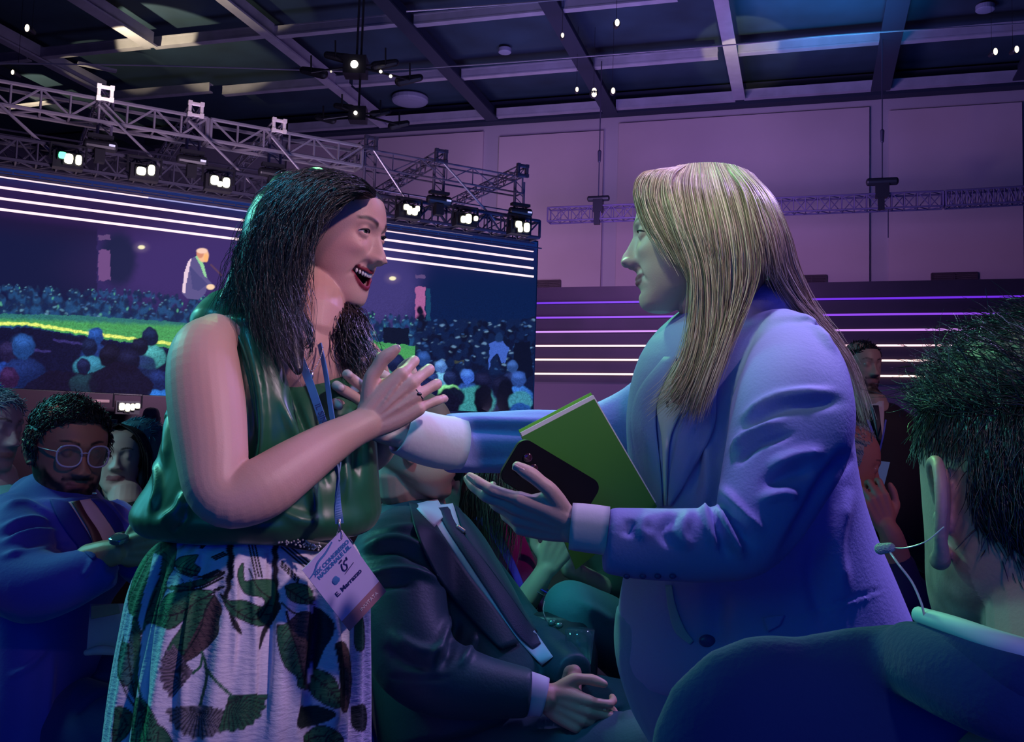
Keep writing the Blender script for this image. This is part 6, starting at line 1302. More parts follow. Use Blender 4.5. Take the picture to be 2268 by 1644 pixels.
cp = fuse([ball(O+(np.array([-.014, 0, .03])*s)@A, np.array([.108, .088, .094])*s, A, 30, 20), limb([(1060, 1060, 2.55, 40), (1050, 1130, 2.52, 32), (1050, 1200, 2.48, 24)], 14, 3)], .006, 3)
v_, f_ = cp; q = to_local(v_, O, A, s); k_ = (q[:, 0] > .04+.05*np.clip((q[:, 2]-.045)/.05, 0, 1)) & (q[:, 2] < .08); v_[k_] -= ((q[k_, 0]-.04)[:, None])*A[0][None]*s
hairobj('hair', t, [(v_, f_, (.012, .014, .012)), strands(G2, 500, .0009, rg, .012, 4, cols=[(.02, .03, .02), (.01, .01, .012), (.05, .07, .05)], wave=.006, wf=40)], M_hairD)
cloth('trousers', [sweep([Z(P(1100, 1500, 2.54), .6), Z(P(1330, 1500, 2.27), .56)], [.11, .075], None, UPZ, 20, 4), sweep([Z(P(1330, 1500, 2.27), .56), Z(P(1330, 1500, 2.27), .08)], [.075, .05], None, CF, 16, 3)], suitm('navy_trousers', (.015, .02, .14)), t, .01)
shoes(t, [(Z(P(1330, 1500, 2.27), 0), CR)], M_shoe); chair(P(1110, 1500, 2.59), (.95, -.25), 'stacking chair under the woman in the magenta jacket')
# ---------------------------------------------------------------- clapping person with bracelets, further along the row
t, O, A, s, tp_ = person('seated person in a dark striped top with raised clapping hands and bracelets', (1262, 1092), 150, -5, 2.75, .95, (.40, .36, .26), neck=[P(1240, 1170, 2.80), P(1230, 1200, 2.80)], vox=.004,
    limbs=[limb([(1140, 1360, 2.42, 30), (1165, 1330, 2.40, 29), (1195, 1285, 2.38, 24), (1210, 1258, 2.375, 21)], 16, 3), limb([(1330, 1300, 2.55, 26), (1290, 1275, 2.50, 22), (1262, 1262, 2.46, 20)], 14, 3)],
    hands=[((P(1210, 1260, 2.375), [unit(CR*.42+CU*.85-CF*.1), unit(CU*.3-CR*.9), unit(CF*.6+CR*.6)], 1.0), dict(curl=((10, 18, 12), (24, 30, 20), (40, 40, 25), (50, 45, 25)), spread=(6, 0, -6, -12), thumb=((.5, .8, .1), (.8, .6, .1), (.9, .3, 0)))),
           ((P(1266, 1264, 2.46), [unit(-CR*.25+CU*.9), unit(CR*.9+CU*.2), unit(-CF*.6-CR*.6)], .95), dict(curl=((20, 30, 20),)*4, thumb=((.5, .8, .1), (.8, .6, .1), (.9, .3, 0))))],
    core=[rows([(1200, 1190, 1290, 2.8, .14), (1400, 1180, 1300, 2.75, .2)], 16, 3)])
cloth('striped_top', [rows([(1165, 1185, 1290, 2.84, .16), (1200, 1150, 1340, 2.82, .24), (1300, 1160, 1345, 2.8, .26), (1420, 1170, 1350, 2.76, .28)], 30, 3, .2), limb([(1200, 1215, 2.80, 46), (1165, 1290, 2.70, 44), (1136, 1368, 2.50, 36)], 18, 3, .2), limb([(1330, 1220, 2.75, 50), (1365, 1290, 2.65, 44), (1325, 1300, 2.56, 32)], 18, 3, .2)], suitm('dark_green_stripe', (.03, .08, .07), .7), t, .008, [(4, .009, [(1150+i*0, 1185+i*16), (1185, 1200+i*18), (1205, 1230+i*14)]) for i in range(6)])
patch('hair', [(1215, 1010, 2.84), (1190, 1080, 2.84), (1185, 1160, 2.83)], M_hairD, t, (50, 60, 20), .9)
for (x0, y0, x1, y1, r, m, nm) in ((1176, 1296, 1206, 1306, .0022, mat('blue_band', (.05, .05, .6), .4), 'bracelet'), (1172, 1303, 1200, 1313, .0016, MATS['silver'], 'bracelet'), (1152, 1330, 1172, 1340, .0012, MATS['silver'], 'bracelet')):
    c = P((x0+x1)/2+4, (y0+y1)/2-3, 2.392); ax_ = unit(P(1210, 1258, 2.38)-P(1150, 1345, 2.38)); s1 = unit(np.cross(ax_, CF)); s2 = np.cross(ax_, s1); a = np.linspace(0, 2*PI, 25); w = .031 if y0 < 1320 else .033
    MB().add(sweep([c+s1*w*math.cos(k)+s2*w*math.sin(k) for k in a], r, None, ax_, 8, 1, False)).build(nm, m, t, True)
kk = P(1262, 1348, 2.30)
cloth('teal_trousers', [sweep([P(1420, 1460, 2.72), P(1350, 1400, 2.50), kk], [.095, .085, .066], None, UPZ, 24, 4), sweep([kk, Z(kk-CR*.02, .35), Z(kk-CR*.02, .08)], [.062, .055, .045], None, CF, 18, 3), sweep([P(1440, 1430, 2.85), P(1360, 1400, 2.7)], [.09, .08], None, UPZ, 20, 3)], suitm('teal_denim', (.035, .16, .19), .7), t, .008, [(10, .008, [(1280, 1330), (1330, 1360), (1360, 1380)])])
shoes(t, [(Z(kk-CR*.02, 0), -CR)], M_shoe)
chair(P(1400, 1440, 2.85), (-.9, -.3), 'stacking chair under the clapping person')
# strap across the bag and the glass on the floor-side table
gl = thing('drinking_glass', 'small glass tumbler glinting between the seated people at the centre', 'glass', P(1283, 1430, 2.1)); gc = P(1283, 1432, 2.1)
cc = [gc-UPZ*.035, gc+UPZ*.035]; MB().add(sweep(cc, [.026, .032], None, CR, 24, 2, False)).build('tumbler', mat('tumbler_glass', (.25, .55, .6), .06, trans=.85, alpha=.5), gl, True)
hd = thing('handbag', 'dark handbag with a thin strap and clasp between the seated people', 'bag', Z(P(1230, 1400, 2.3), 0)); bc = P(1225, 1440, 2.26)
MB().add(sweep([bc-UPZ*.09, bc, bc+UPZ*.07], [.10, .10, .07], [.05, .055, .03], CR, 24, 4, .5, .6)).build('bag', mat('bag_leather', (.01, .02, .03), .4, bump=(80, .1)), hd, True)
pp = catmull(np.array([P(1206, 1332, 2.25), P(1203, 1352, 2.24), P(1212, 1375, 2.23), P(1235, 1385, 2.22)]), 5); mb = MB(); [mb.add(bar(pp[i], pp[i+1], .0014, 6)) for i in range(len(pp)-1)]; mb.build('strap', MATS['silver'], hd)
for (x, y) in ((1222, 1380), (1238, 1386), (1214, 1396)): MB().add(ball(P(x, y, 2.19), (.009, .005, .007), None, 12, 8)).build('clasp', mat('clasp_green', (.15, .3, .25), .25, .7), hd, True)
MB().add(sweep([bc-UPZ*.1, Z(bc, .02)], [.09, .12], [.05, .06], CR, 20, 2, .2, .6)).build('base', MATS['bag_leather'], hd, True)
# ---------------------------------------------------------------- bearded man with glasses, left
SKM = (.36, .17, .12)
t, O, A, s, tp_ = person('seated bearded man with clear-framed glasses and a blue suit, arms crossed', (188, 1050), 46, -10, 2.15, .96, SKM, headkw=dict(wide=1.05, jaw=1.12, brow=.002, lid=(16, -12)), neck=[P(110, 1110, 2.20), P(100, 1160, 2.22)], vox=.0026,
    lip=(.24, .08, .07), brow=(.012, .008, .008), beard=((.010, .007, .008), .97), gaze=(8, -8),
    limbs=[limb([(200, 1240, 1.96, 36), (235, 1228, 1.95, 32), (262, 1222, 1.945, 28)], 16, 3), limb([(290, 1228, 2.05, 30), (268, 1206, 2.02, 28)], 12, 3)],
    hands=[((P(262, 1222, 1.945), [unit(CR*.9+CU*.1), unit(CU), unit(CF)], .9), dict(curl=((40, 50, 30),)*4))], core=[rows([(1150, 60, 160, 2.24, .14), (1400, 20, 180, 2.2, .2), (1560, 10, 180, 2.15, .2)], 18, 3)])
mf = t; M_blue = suitm('royal_blue_suit', (.015, .022, .34), .7, .25)
cloth('suit_jacket', [rows([(1080, 50, 150, 2.28, .14), (1112, 10, 215, 2.26, .22), (1160, -60, 275, 2.24, .30), (1250, -60, 290, 2.20, .34), (1360, 8, 215, 2.18, .34), (1480, 24, 210, 2.16, .36), (1600, 4, 205, 2.14, .38), (1680, -15, 200, 2.12, .38)], 44, 4, .15),
    limb([(40, 1155, 2.16, 72), (30, 1220, 2.06, 92), (60, 1290, 1.98, 88), (120, 1295, 1.95, 72), (190, 1272, 1.95, 58), (244, 1256, 1.955, 44)], 28, 4, .12),
    limb([(245, 1145, 2.34, 46), (292, 1190, 2.28, 50), (318, 1250, 2.16, 48), (290, 1240, 2.06, 40)], 20, 4, .12), limb([(60, 1060, 2.22, 10), (45, 1095, 2.2, 28), (70, 1130, 2.2, 40)], 14, 3, .3)], M_blue, mf, .006,
    [(7, .010, [(0, 1125), (60, 1115), (130, 1150)]), (7, .010, [(0, 1170), (70, 1150), (120, 1170)]), (8, .011, [(0, 1205), (80, 1175), (130, 1178)]), (8, -.011, [(0, 1188), (70, 1165), (130, 1172)]), (7, .009, [(0, 1235), (70, 1215), (150, 1200)]), (6, .008, [(205, 1235), (200, 1260), (180, 1280)]), (6, .008, [(258, 1245), (250, 1270), (240, 1290)]),
     (9, -.010, [(30, 1225), (100, 1205), (160, 1215)]), (8, .009, [(230, 1110), (270, 1150), (285, 1190)]), (8, -.009, [(250, 1110), (285, 1160)]), (6, .008, [(110, 1430), (60, 1480), (20, 1500)]), (10, .008, [(118, 1440), (105, 1560), (100, 1640)])])
SF = Surf(LAST['suit_jacket'])
drape('shirt_front', SF, [(150, 1112), (175, 1150), (200, 1190), (215, 1230)], [(200, 1105), (232, 1140), (262, 1180), (272, 1215)], mat('pink_shirt', (.52, .36, .50), .7), mf, .003, bulge=.003)
drape('necktie', SF, [(158, 1112), (175, 1140), (198, 1180), (212, 1225)], [(176, 1108), (192, 1138), (220, 1180), (236, 1222)], mat('maroon_tie', (.06, .015, .03), .5), mf, .008, bulge=.003)
drape('lapel', SF, [(110, 1105), (130, 1150), (165, 1200), (205, 1240)], [(150, 1110), (176, 1150), (200, 1195), (214, 1236)], suitm('blue_lapel', (.010, .014, .22)), mf, .006, bulge=.003); drape('lapel', SF, [(200, 1100), (226, 1135), (256, 1180), (266, 1215)], [(215, 1098), (250, 1130), (275, 1170), (275, 1210)], MATS['blue_lapel'], mf, .007, bulge=.003)
dp = SF.depth(208, 1100)-.006; patch('lapel_pin', [(205, 1094, dp), (213, 1094, dp)], MATS['silver'], mf, 4, .5)
glasses(mf, O, A, s, mat('clear_frame', (.55, .45, .62), .15, spec=.8, coat=.6), mat('spectacle_glass', (.6, .6, .7), .03, trans=.95, alpha=.28, spec=.8), r=(.0255, .0245), z=.006)
patch('wristwatch_strap', [(268, 1192, 1.965), (276, 1212, 1.945), (280, 1234, 1.955)], mat('watch_black', (.01, .01, .012), .4), mf, (17, 19, 18), .7)
wf_ = P(264, 1199, 1.925); MB().add(sweep([wf_, wf_+unit(CU-.3*CF)*.008], [.019, .019], [.017, .017], CR, 28, 1, .2)).build('watch_face', mat('watch_glass', (.10, .14, .18), .08, .3, coat=1), mf, True)
rg = np.random.default_rng(31)
hr = skull_hair(O, A, s, 4200, .024, .0014, [(.010, .010, .014), (.016, .018, .026), (.006, .006, .008)], rg, male_region(-.002), lambda p: np.array([.55, -.2, .55]) if p[2] > .05 else np.array([.1, 0, -1]), .45, .55, 8, rad=(.1045, .0860, .0960))
hairobj('hair', mf, hr, M_hairD)
cloth('suit_trousers', [sweep([Z(P(60, 1600, 2.2), .56), P(200, 1620, 2.05), P(330, 1640, 1.95)], [.12, .10, .08], None, UPZ, 24, 4), sweep([P(330, 1640, 1.95), Z(P(330, 1640, 1.93), .1)], [.075, .055], None, CF, 20, 3), sweep([Z(P(60, 1540, 2.35), .60), P(200, 1530, 2.25), P(330, 1530, 2.2)], [.12, .10, .08], None, UPZ, 24, 4), sweep([P(330, 1530, 2.2), Z(P(330, 1530, 2.2), .1)], [.075, .055], None, CF, 20, 3)], suitm('navy_suit_trousers', (.012, .018, .16), .7), mf, .008, [(8, .009, [(150, 1560), (190, 1510), (260, 1490)]), (8, -.009, [(160, 1590), (210, 1540), (280, 1520)])])
shoes(mf, [(Z(P(330, 1640, 1.93), 0), CR), (Z(P(330, 1530, 2.2), 0), CR)], M_shoe)
chair(P(60, 1600, 2.25), (.95, -.2), 'stacking chair under the bearded man with glasses')
# papers on his lap
pa = thing('folder', 'pinkish paper folder with envelopes resting on the bearded man lap', 'folder', P(240, 1400, 2.0))
c4 = [P(200, 1340, 2.02), P(296, 1338, 2.04), P(288, 1452, 1.98), P(192, 1448, 1.96)]; _x, _y, n_ = quad_frame(c4[0], c4[1], c4[3]); M_pap = mat('pink_paper', (.50, .24, .38), .7, noise=(20, .06))
MB().add(slab4(c4, .006, n_)).build('cover', M_pap, pa); MB().add(slab4([P(202, 1344, 2.005), P(262, 1338, 2.02), P(266, 1358, 2.015), P(202, 1372, 2.0)], .004, n_)).build('envelope', mat('brown_envelope', (.38, .20, .16), .7), pa)
MB().add(sweep([P(192, 1446, 1.95), P(230, 1440, 1.955), P(288, 1450, 1.975)], [.006, .010, .004], None, CU, 12, 4)).build('page_curl', M_pap, pa, True)
# ---------------------------------------------------------------- people further back on the left
def behind(label, nose, yaw, pitch, d, s, skin, hair, shirt, hk='short', torso=None, headkw=None, fl=(), roll=0, spectacles=False, vox=.0045, grp=None, lip=(.3, .1, .12), brow=(.05, .04, .04), seat=True, hn=900, hlen=.022, lap=True, seatname=None):
    sc = 2.2/d; nx, ny = nose; bx = torso or nx-20*sc
    zt = P(bx, ny+150*sc, d+.05)
    t, O, A, s, _ = person(label, nose, yaw, pitch, d, s, skin, roll, headkw, [zt+UPZ*.06, zt], [sweep([zt-UPZ*.08, zt-UPZ*.55], [.09, .12], [.05, .08], CR, 16, 3)], vox=vox, lip=lip, brow=brow)
    u = P(bx, ny+150*sc, d+.06); pts = [u+UPZ*.035, u-UPZ*.025, u-UPZ*.10, u-UPZ*.3, u-UPZ*.52]
    v, f = fuse([sweep(pts, [.085, .17, .215, .225, .23], [.075, .11, .135, .15, .16], CR, 26, 3, .3), sweep([u-UPZ*.06+CR*.19, u-UPZ*.22+CR*.24-CF*.02, u-UPZ*.36+CR*.20-CF*.16], [.055, .052, .045], None, CF, 14, 3), sweep([u-UPZ*.06-CR*.19, u-UPZ*.22-CR*.24-CF*.02, u-UPZ*.36-CR*.20-CF*.16], [.055, .052, .045], None, CF, 14, 3)], .009 if d < 4 else .012, 4)
    v = v+normals(v, f)*(vnoise(v, 30, abs(int(nx)) % 89, 2)*.004)[:, None]; bodymesh('top', v, f, shirt, t)
    if lap:
        v, f = fuse([sweep([u-UPZ*.50+CR*x, u-UPZ*.52+CR*x*1.2-CF*.0+A[0]*np.array([1, 1, 0])*.38, Z(u+CR*x*1.2+A[0]*np.array([1, 1, 0])*.40, .07)], [.10, .075, .055], None, CR, 14, 3) for x in (-.1, .1)], .015, 3); bodymesh('trousers', v, f, suitm('dark_trousers', (.012, .015, .05)), t)
        shoes(t, [(Z(u+CR*x*1.2+A[0]*np.array([1, 1, 0])*.40, 0), A[0]) for x in (-.1, .1)], M_shoe)
    rg = np.random.default_rng(abs(int(nx))+3)
    if hk == 'short': hairobj('hair', t, skull_hair(O, A, s, hn, hlen, .0016*max(1, d/3), hair, rg, male_region(), lambda p: np.array([.6, .1, .2]) if p[2] > .05 else np.array([-.2, 0, -1]), .3, .25, 5), M_hairD)
    elif hk == 'bob':
        capb = fuse([ball(O+(np.array([-.016, 0, .028])*s)@A, np.array([.110, .092, .099])*s, A, 30, 20), sweep([O+(np.array([-.02, .075, .0])*s)@A, O+(np.array([-.02, .078, -.06])*s)@A, O+(np.array([-.01, .07, -.11])*s)@A], [.035, .034, .02], None, A[0], 12, 3), sweep([O+(np.array([-.02, -.075, .0])*s)@A, O+(np.array([-.02, -.078, -.06])*s)@A, O+(np.array([-.01, -.07, -.11])*s)@A], [.035, .034, .02], None, A[0], 12, 3)], .006, 3)
        v_, f_ = hair_cut(*capb, O, A, s, ((-.2, .03), (0, .045), (.04, .055), (.07, .068), (.09, .088), (.12, .12)))
        gd = [[O+(np.array(p)*s)@A for p in L] for L in ([(.06, .0, .122), (.07, .05, .09), (.045, .083, .03), (.02, .09, -.05), (.02, .08, -.12)], [(.0, .0, .13), (-.01, .07, .10), (-.03, .10, .03), (-.03, .10, -.05), (-.02, .08, -.12)])]
        gm = [[O+(np.array((p[0], -p[1], p[2]))*s)@A for p in L] for L in ([(.06, .0, .122), (.07, .05, .09), (.045, .083, .03), (.02, .09, -.05), (.02, .08, -.12)], [(.0, .0, .13), (-.01, .07, .10), (-.03, .10, .03), (-.03, .10, -.05), (-.02, .08, -.12)])]
        hairobj('hair', t, [(v_, f_, hair[0]), strands(gd, 260, .0012, rg, .006, 4, cols=hair), strands(gm, 260, .0012, rg, .006, 4, cols=hair)], M_hairD)
    if spectacles: glasses(t, O, A, s, mat('dark_frame', (.02, .02, .03), .3), MATS['spectacle_glass'], r=(.022, .016))
    if seat: chair(u-UPZ*0, A[0]*np.array([1, 1, 0]), 'stacking chair under the '+(seatname or label.split(',')[0]), seatm=None)
    return t, O, A, s
tealtop = suitm('teal_shirt', (.10, .42, .42), .7); navytop = suitm('navy_top', (.02, .03, .10)); greenshirt = suitm('pale_green_shirt', (.22, .42, .30), .7)
HB = [(.035, .025, .025), (.06, .045, .04), (.02, .015, .018)]; HG = [(.16, .30, .34), (.28, .45, .48), (.08, .15, .2)]; HG2 = [(.10, .18, .26), (.2, .32, .42), (.05, .08, .13)]
behind('seated woman with a dark bob looking up, right behind the bearded man', (256, 1036), 72, 6, 3.3, 1.0, (.58, .42, .36), HB, suitm('black_top', (.015, .015, .02)), 'bob', torso=275, seatname='woman with the dark bob', headkw=dict(lid=(24, -17)), lip=(.34, .12, .14))
behind('seated man with spectacles, far left background', (305, 984), 60, -4, 6.6, .98, (.42, .30, .30), HG, suitm('white_jacket_far', (.12, .14, .20)), torso=303, seatname='spectacled man, far left background', lip=(.32, .2, .18), spectacles=True, vox=.008, hn=500)
t_, O_, A_2, s_2 = behind('bald man seated farthest back, under the low stage lamp', (334, 938), 70, 0, 9.0, 1.0, (.34, .15, .15), HB, suitm('black_top2', (.015, .012, .02)), 'none', torso=328, seatname='bald man, farthest back', vox=.010, headkw=dict(ears=True))
behind('seated man with grey hair seen from behind his ear, beside the green blouse', (378, 1010), -25, 2, 4.0, .98, (.30, .22, .24), HG2, suitm('dark_coat_far', (.02, .03, .06)), torso=345, lip=(.2, .12, .12), seatname='grey-haired man beside the green blouse', vox=.006, hn=900)
behind('grey-haired seated man in teal at the left edge', (40, 985), 20, -4, 2.75, .98, (.30, .26, .28), HG, tealtop, torso=-10, lip=(.26, .17, .16), seatname='grey-haired man at the left edge', vox=.005, hn=1300, hlen=.03)
#behind('person in a pale teal top at the lower left edge', (-90, 1150), 30, 0, 2.35, .98, (.3, .25, .25), HB, suitm('aqua_top', (.12, .5, .45)), 'bob', torso=-100, lap=True)
# lanyard on the far seated man
bd_ = thing('display_board', 'dark teal freestanding board behind the bearded man head', 'board', Z(P(228, 960, 7.6), 0))
c4 = [P(206, 926, 7.6), P(259, 930, 7.6), P(252, 990, 7.6), P(200, 985, 7.6)]; MB().add(slab4(c4, .03, unit(np.cross(c4[1]-c4[0], c4[3]-c4[0])))).build('panel', mat('teal_board', (.03, .16, .15), .6), bd_)
pb_ = (c4[2]+c4[3])/2; MB().add(bar(pb_+UPZ*.02, Z(pb_, .02), .02)).add(bar(Z(pb_, .02)-CR*.2, Z(pb_, .02)+CR*.2, .02)).build('stand', M_hous if 'M_hous' in globals() else mat('hous2', (.02, .02, .03), .5), bd_)
# ---------------------------------------------------------------- right: standing guard, seated man with his hand to his mouth
tg, O, A, s, tips = person('standing bearded man in a black suit with a badge, right background', (1944, 828), 74, -2, 4.3, .98, (.46, .26, .22), headkw=dict(jaw=1.08, lid=(20, -12)), neck=[P(1938, 895, 4.32), P(1940, 915, 4.34)], vox=.005, lip=(.32, .14, .14), brow=(.02, .012, .012), beard=((.02, .012, .012), .85),
    limbs=[limb([(1965, 1180, 4.12, 17), (1950, 1160, 4.08, 15)], 12, 2)], hands=[((P(1958, 1165, 4.1), [unit(-CR*.8+CU*.3), unit(CU), unit(CF)], 1.0), dict(curl=((40, 40, 30),)*4))], core=[sweep([P(1940, 920, 4.36)-UPZ*.1, Z(P(1940, 920, 4.36), .95)], [.09, .12], [.05, .08], CR, 16, 3)])
uu = P(1945, 925, 4.36); z0_ = .0
blk = suitm('black_suit', (.020, .010, .018), .7)
v, f = fuse([sweep([uu+UPZ*.045, uu-UPZ*.03, uu-UPZ*.16, uu-UPZ*.45, uu-UPZ*.72], [.09, .20, .235, .225, .235], [.085, .12, .135, .14, .14], CR, 30, 3, .3), sweep([uu-UPZ*.08+CR*.20, uu-UPZ*.35+CR*.25, uu-UPZ*.60+CR*.18-CF*.16, P(1972, 1185, 4.12)], [.065, .06, .052, .042], None, CF, 16, 4), sweep([uu-UPZ*.08-CR*.20, uu-UPZ*.35-CR*.26, uu-UPZ*.66-CR*.22], [.065, .06, .05], None, CF, 16, 4)], .009, 4)
bodymesh('suit_jacket', v, f, blk, tg); SG = Surf(LAST['suit_jacket'])
drape('shirt_front', SG, [(1925, 890), (1935, 930), (1945, 975)], [(1958, 888), (1958, 930), (1955, 985)], mat('pink_white_shirt', (.60, .42, .48), .7), tg, .02, 14, 7)
drape('necktie', SG, [(1932, 898), (1938, 930), (1944, 975)], [(1946, 898), (1950, 930), (1956, 985)], mat('dark_tie2', (.03, .012, .03), .6), tg, .035, 14, 5)
v, f = fuse([sweep([uu-UPZ*.70+CR*x, Z(uu+CR*x, .5), Z(uu+CR*x, .08)], [.11, .075, .06], None, CR, 16, 3) for x in (-.1, .1)], .012, 3); bodymesh('suit_trousers', v, f, blk, tg); shoes(tg, [(Z(uu+CR*x, 0), A[0]) for x in (-.1, .1)], M_shoe)
rg = np.random.default_rng(8); hairobj('hair', tg, skull_hair(O, A, s, 1200, .020, .0018, [(.02, .012, .014), (.035, .02, .02)], rg, male_region(.004), lambda p: np.array([-.5, .5, .4]) if p[2] > .05 else np.array([-.3, 0, -1]), .25, .15, 5), M_hairD)
lg = thing('lanyard', 'blue lanyard with a pale badge worn by the standing bearded man', 'lanyard', P(1948, 1020, 4.15))
dg_ = 4.16; MB().add(ribbon([(1922, 930, dg_+.02), (1935, 965, dg_-.01), (1948, 1000, dg_-.02)], 14)).add(ribbon([(1962, 930, dg_+.02), (1956, 965, dg_-.01), (1948, 1000, dg_-.02)], 9)).build('strap', mat('lanyard_bright', (.05, .07, .55), .5), lg)
MB().add(bar(P(1948, 1000, dg_-.02), P(1948, 1021, dg_-.02), .004)).build('clip', MATS['silver'], lg)
c4 = [P(1938, 1020, 4.13), P(1971, 1024, 4.13), P(1957, 1080, 4.12), P(1922, 1076, 4.12)]; n_ = unit(np.cross(c4[1]-c4[0], c4[3]-c4[0])); MB().add(slab4(c4, .003, n_)).build('badge', mat('badge_pale_blue', (.30, .50, .72), .5), lg)
# seated man, profile to the right, hand at his mouth
tq, O, A, s, _ = person('seated white-haired man in profile with a hand raised to his mouth, behind the blonde woman', (1952, 1080), 6, -14, 2.75, 1.0, (.52, .22, .17), headkw=dict(jaw=1.05, lid=(12, -8)), neck=[P(1880, 1180, 2.80), P(1870, 1220, 2.82)], vox=.0035, lip=(.36, .12, .10), brow=(.10, .05, .05),
    limbs=[limb([(1985, 1240, 2.62, 32), (1975, 1190, 2.60, 26), (1962, 1165, 2.60, 22)], 14, 3)], hands=[((P(1964, 1168, 2.60), [unit(CU*.85-CR*.35), unit(CR*.9+CU*.3), unit(CF)], .95), dict(curl=((30, 60, 40), (40, 60, 40), (50, 60, 40), (50, 60, 40)), thumb=((.6, .6, .1), (.9, .2, .1), (1, 0, 0))))],
    core=[sweep([P(1870, 1220, 2.84)-UPZ*.08, Z(P(1870, 1220, 2.84), .5)], [.09, .12], [.06, .1], CR, 16, 3)])
uu = P(1860, 1215, 2.85); cloth('suit_jacket', [sweep([uu+UPZ*.02, uu-UPZ*.04, uu-UPZ*.15, uu-UPZ*.45], [.08, .17, .21, .22], [.07, .12, .15, .17], CR, 28, 3, .3), sweep([uu-UPZ*.1+CR*.15-CF*.1, P(2010, 1340, 2.6), P(1990, 1255, 2.62)], [.06, .058, .045], None, CF, 16, 4)], suitm('indigo_suit', (.02, .012, .08)), tq, .008)
v, f = fuse([sweep([uu-UPZ*.42+CR*.02+CF*x, Z(uu+CR*.42+CF*x, .52), Z(uu+CR*.44+CF*x, .08)], [.11, .08, .055], None, CF, 16, 3) for x in (-.1, .1)], .012, 3); bodymesh('suit_trousers', v, f, MATS['indigo_suit'], tq); shoes(tq, [(Z(uu+CR*.44+CF*x, 0), CR) for x in (-.1, .1)], M_shoe)
rg = np.random.default_rng(18); hairobj('hair', tq, skull_hair(O, A, s, 1500, .018, .0016, [(.32, .38, .38), (.45, .5, .5), (.2, .22, .24)], rg, male_region(.03), lambda p: np.array([-.7, 0, .3]), .3, .3, 5), mat('grey_hair', (.4, .4, .4), .5, attr='Col'))
chair(uu, CR, 'stacking chair under the white-haired man in profile')
# ---------------------------------------------------------------- near man at the right edge, seen from behind, with headset microphone
SKN = (.55, .34, .28)
AN = axes(264, 3); sN = 1.0; EAR = (-.012, .086, -.004); ON = anchor(EAR, 2080, 1125, .64, AN, sN)
hp, iN = head_parts(wide=1.04, jaw=1.1, ears=False); hp = to_world(hp, ON, AN, sN); LN = lambda x, y, z: ON+(np.array([x, y, z])*sN)@AN
o_ = np.array([-.010, .0785, -.006]); EL = lambda x, y, z: LN(o_[0]+x, o_[1]+y, o_[2]+z)
hel = [EL(.014, .000, .004), EL(.013, .004, .018), EL(.005, .010, .029), EL(-.009, .014, .032), EL(-.021, .018, .023), EL(-.025, .019, .006), EL(-.019, .016, -.011), EL(-.010, .010, -.024), EL(.000, .005, -.032), EL(.006, .001, -.026)]
hp += [sweep(hel, [.003, .0034, .0036, .0040, .0042, .0040, .0040, .005, .0070, .004], None, AN[1], 12, 4), sweep([EL(.004, .003, .016), EL(-.008, .010, .018), EL(-.014, .012, .006), EL(-.009, .010, -.008), EL(-.001, .004, -.016)], .0038, None, AN[1], 10, 4), ball(EL(-.006, .006, .002), np.array([.016, .0035, .027]), np.array([unit(AN[0]-.55*AN[1]), unit(AN[1]+.55*AN[0]), AN[2]]), 20, 12), ball(EL(.010, .001, -.006), (.004, .004, .006), AN, 10, 8)]
hp.append(sweep([LN(-.02, 0, -.02), LN(-.035, 0, -.08), LN(-.045, 0, -.13), LN(-.05, 0, -.20)], [.058, .060, .064, .09], [.055, .056, .06, .07], AN[1], 28, 4))
hp.append(sweep([LN(-.082, .035, -.068), LN(-.085, 0, -.070), LN(-.082, -.035, -.068)], [.010, .012, .010], None, AN[2], 12, 3))
vN, fN = fuse(hp, .0017, 3); cN = skin_cols(vN, ON, AN, sN, iN, SKN, None, (.02, .015, .015), beard=((.06, .04, .04), .35)); nN = normals(vN, fN)
shN = P(2330, 1560, .72)
tn = thing('person', 'nearest man, seen from behind at right, with a headset wire at his ear', 'person', Z(shN, 0))
v2, f2 = sweep([LN(-.05, 0, -.17), LN(-.06, 0, -.30), LN(-.06, 0, -.60), Z(LN(-.06, 0, -.60), .45)], [.10, .15, .14, .15], [.07, .09, .1, .1], AN[1], 20, 3)
bodymesh('body', np.concatenate([vN, v2]), fN+[tuple(i+len(vN) for i in q) for q in f2], M_skin, tn, np.concatenate([cN, np.tile(SKN, (len(v2), 1))])); face_extras(tn, ON, AN, sN, iN, lash=False)
# navy suit: broad back and the near shoulder sweeping to the lower left
M_nvs = mat('navy_wool', (.006, .030, .130), .9, sheen=.1, bump=(260, .12), spec=.2)
cpt = [P(2034, 1362, .605), P(2110, 1386, .565), P(2200, 1418, .540), P(2290, 1446, .532), P(2400, 1476, .54)]
sp_ = [limb([(2420, 1650, .62, 190, .5), (2280, 1640, .62, 190, .5), (2130, 1600, .63, 205, .5), (1960, 1585, .635, 200, .5), (1810, 1610, .64, 205, .5), (1684, 1655, .64, 236, .5), (1650, 1850, .64, 205, .6)], 36, 5),
       sweep([p-UPZ*.030+CF*.012 for p in cpt], .024, .020, UPZ, 16, 4), sweep([P(2300, 1740, .66), Z(P(2250, 1900, .70), .75), Z(P(2250, 1900, .74), .48)], [.20, .21, .19], [.08, .10, .12], CR, 36, 4, .3),
       limb([(1650, 1850, .64, 190, .6), (1600, 2150, .64, 160), (1500, 2300, .78, 130)], 24, 4)]
vj, fj = fuse(sp_, .0042, 8); vj = vj+normals(vj, fj)*(vnoise(vj, 20, 4, 2)*.0014)[:, None]; bodymesh('suit_jacket', vj, fj, M_nvs, tn)
MB().add(sweep(cpt, [.0050, .0058, .0062, .0064, .006], [.004, .005, .005, .005, .005], UPZ, 14, 5)).build('shirt_collar', mat('collar_pale', (.42, .60, .66), .6), tn, True)
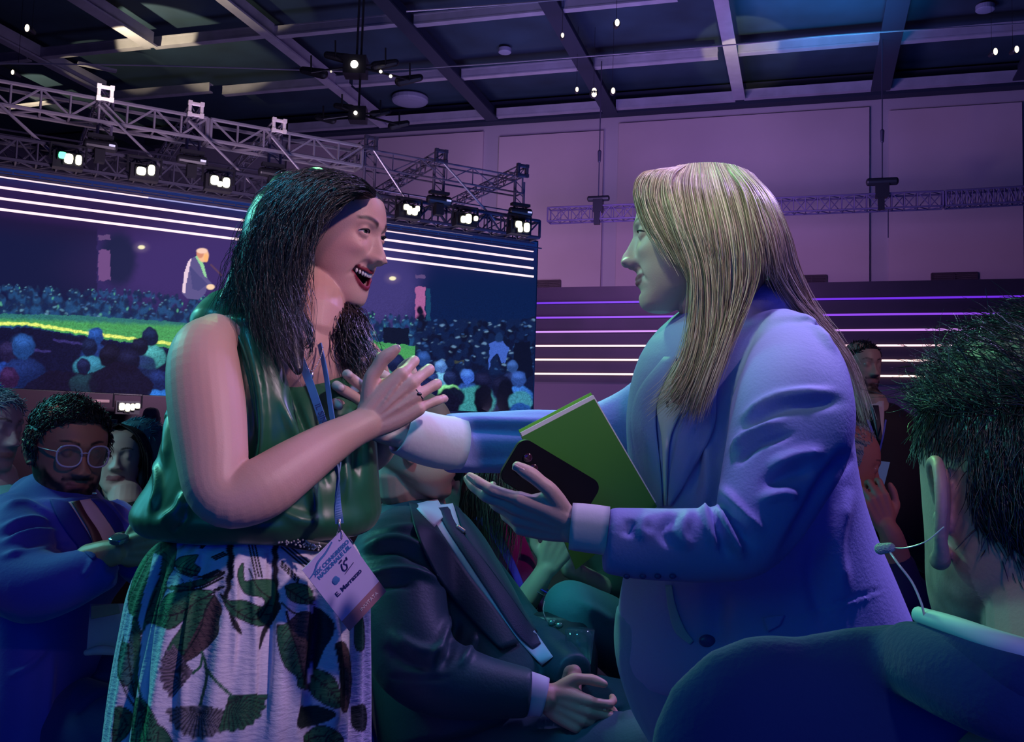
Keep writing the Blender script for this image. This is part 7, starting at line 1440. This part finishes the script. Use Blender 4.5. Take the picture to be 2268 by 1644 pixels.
MB().add(sweep([p-UPZ*.015-CF*.004 for p in cpt], .012, .006, UPZ, 14, 5)).build('jacket_collar', M_nvs, tn, True)
rg = np.random.default_rng(77)
def reg_near(x, y, z, m):
    if x > .055-.3*max(0, .05-z)+m: return False
    if z < .035 and x > -.030+m and abs(y) > .04: return False
    return z > -.072+.10*max(0, x+.08)
CN_ = [(.008, .006, .008), (.016, .013, .016), (.030, .030, .036)]
hn1 = skull_hair(ON, AN, sN, 12000, .017, .00050, CN_, rg, reg_near, lambda p: np.array([-.25, .15 if p[1] > 0 else -.15, -1]) if p[2] < .07 else np.array([.6, .3, .5]),   .08, .14, 7, rad=(.1045, .0815, .0950))
hn2 = skull_hair(ON, AN, sN, 3200, .036, .00042, CN_, rg, lambda x, y, z, m: z > .055 and x < .075, lambda p: np.array([.6, .6, .5]), .42, .30, 8, base=False, rad=(.1045, .0835, .0950))
hairobj('hair', tn, hn1+hn2, M_hairD)
v, f = fuse([sweep([Z(P(2200, 2000, .80)+AN[1]*x, .50), Z(P(2200, 2000, .80)+AN[1]*x, .50)+AN[0]*np.array([1, 1, 0])*.42, Z(P(2200, 2000, .80)+AN[1]*x+AN[0]*np.array([1, 1, 0])*.44, .08)], [.11, .085, .06], None, AN[1], 18, 3) for x in (-.1, .1)], .012, 3); bodymesh('suit_trousers', v, f, M_nvs, tn)
shoes(tn, [(Z(P(2200, 2000, .80)+AN[1]*x+AN[0]*np.array([1, 1, 0])*.44, 0), AN[0]) for x in (-.1, .1)], M_shoe)
chair(P(2230, 2000, .84), AN[0], 'stacking chair under the nearest man at the right edge')
hm = thing('headset_microphone', 'thin headset wire with a small microphone and clear coil at the nearest man ear', 'microphone', P(1965, 1213, .64))
def wirep(pts, r, name, m, par): pp = catmull(np.array([P(*p) for p in pts]), 10); return MB().add(sweep(pp, r, None, CF, 8, 1)).build(name, m, par, True)
M_clr = mat('clear_tube', (.62, .66, .62), .15, spec=.8, coat=.5)
wirep([(2090, 1168, .585), (2050, 1200, .59), (2005, 1214, .60), (1975, 1213, .61)], .00042, 'boom_wire', M_clr, hm); MB().add(sweep([P(1972, 1213, .61), P(1950, 1216, .615)], [.0030, .0036], None, CU, 16, 3)).build('microphone_capsule', mat('mic_grey', (.35, .42, .45), .4, bump=(900, .5)), hm, True)
wirep([(1970, 1222, .61), (1990, 1250, .60), (2020, 1290, .595), (2040, 1335, .59), (2048, 1368, .59)], .00075, 'coil_tube', M_clr, hm)
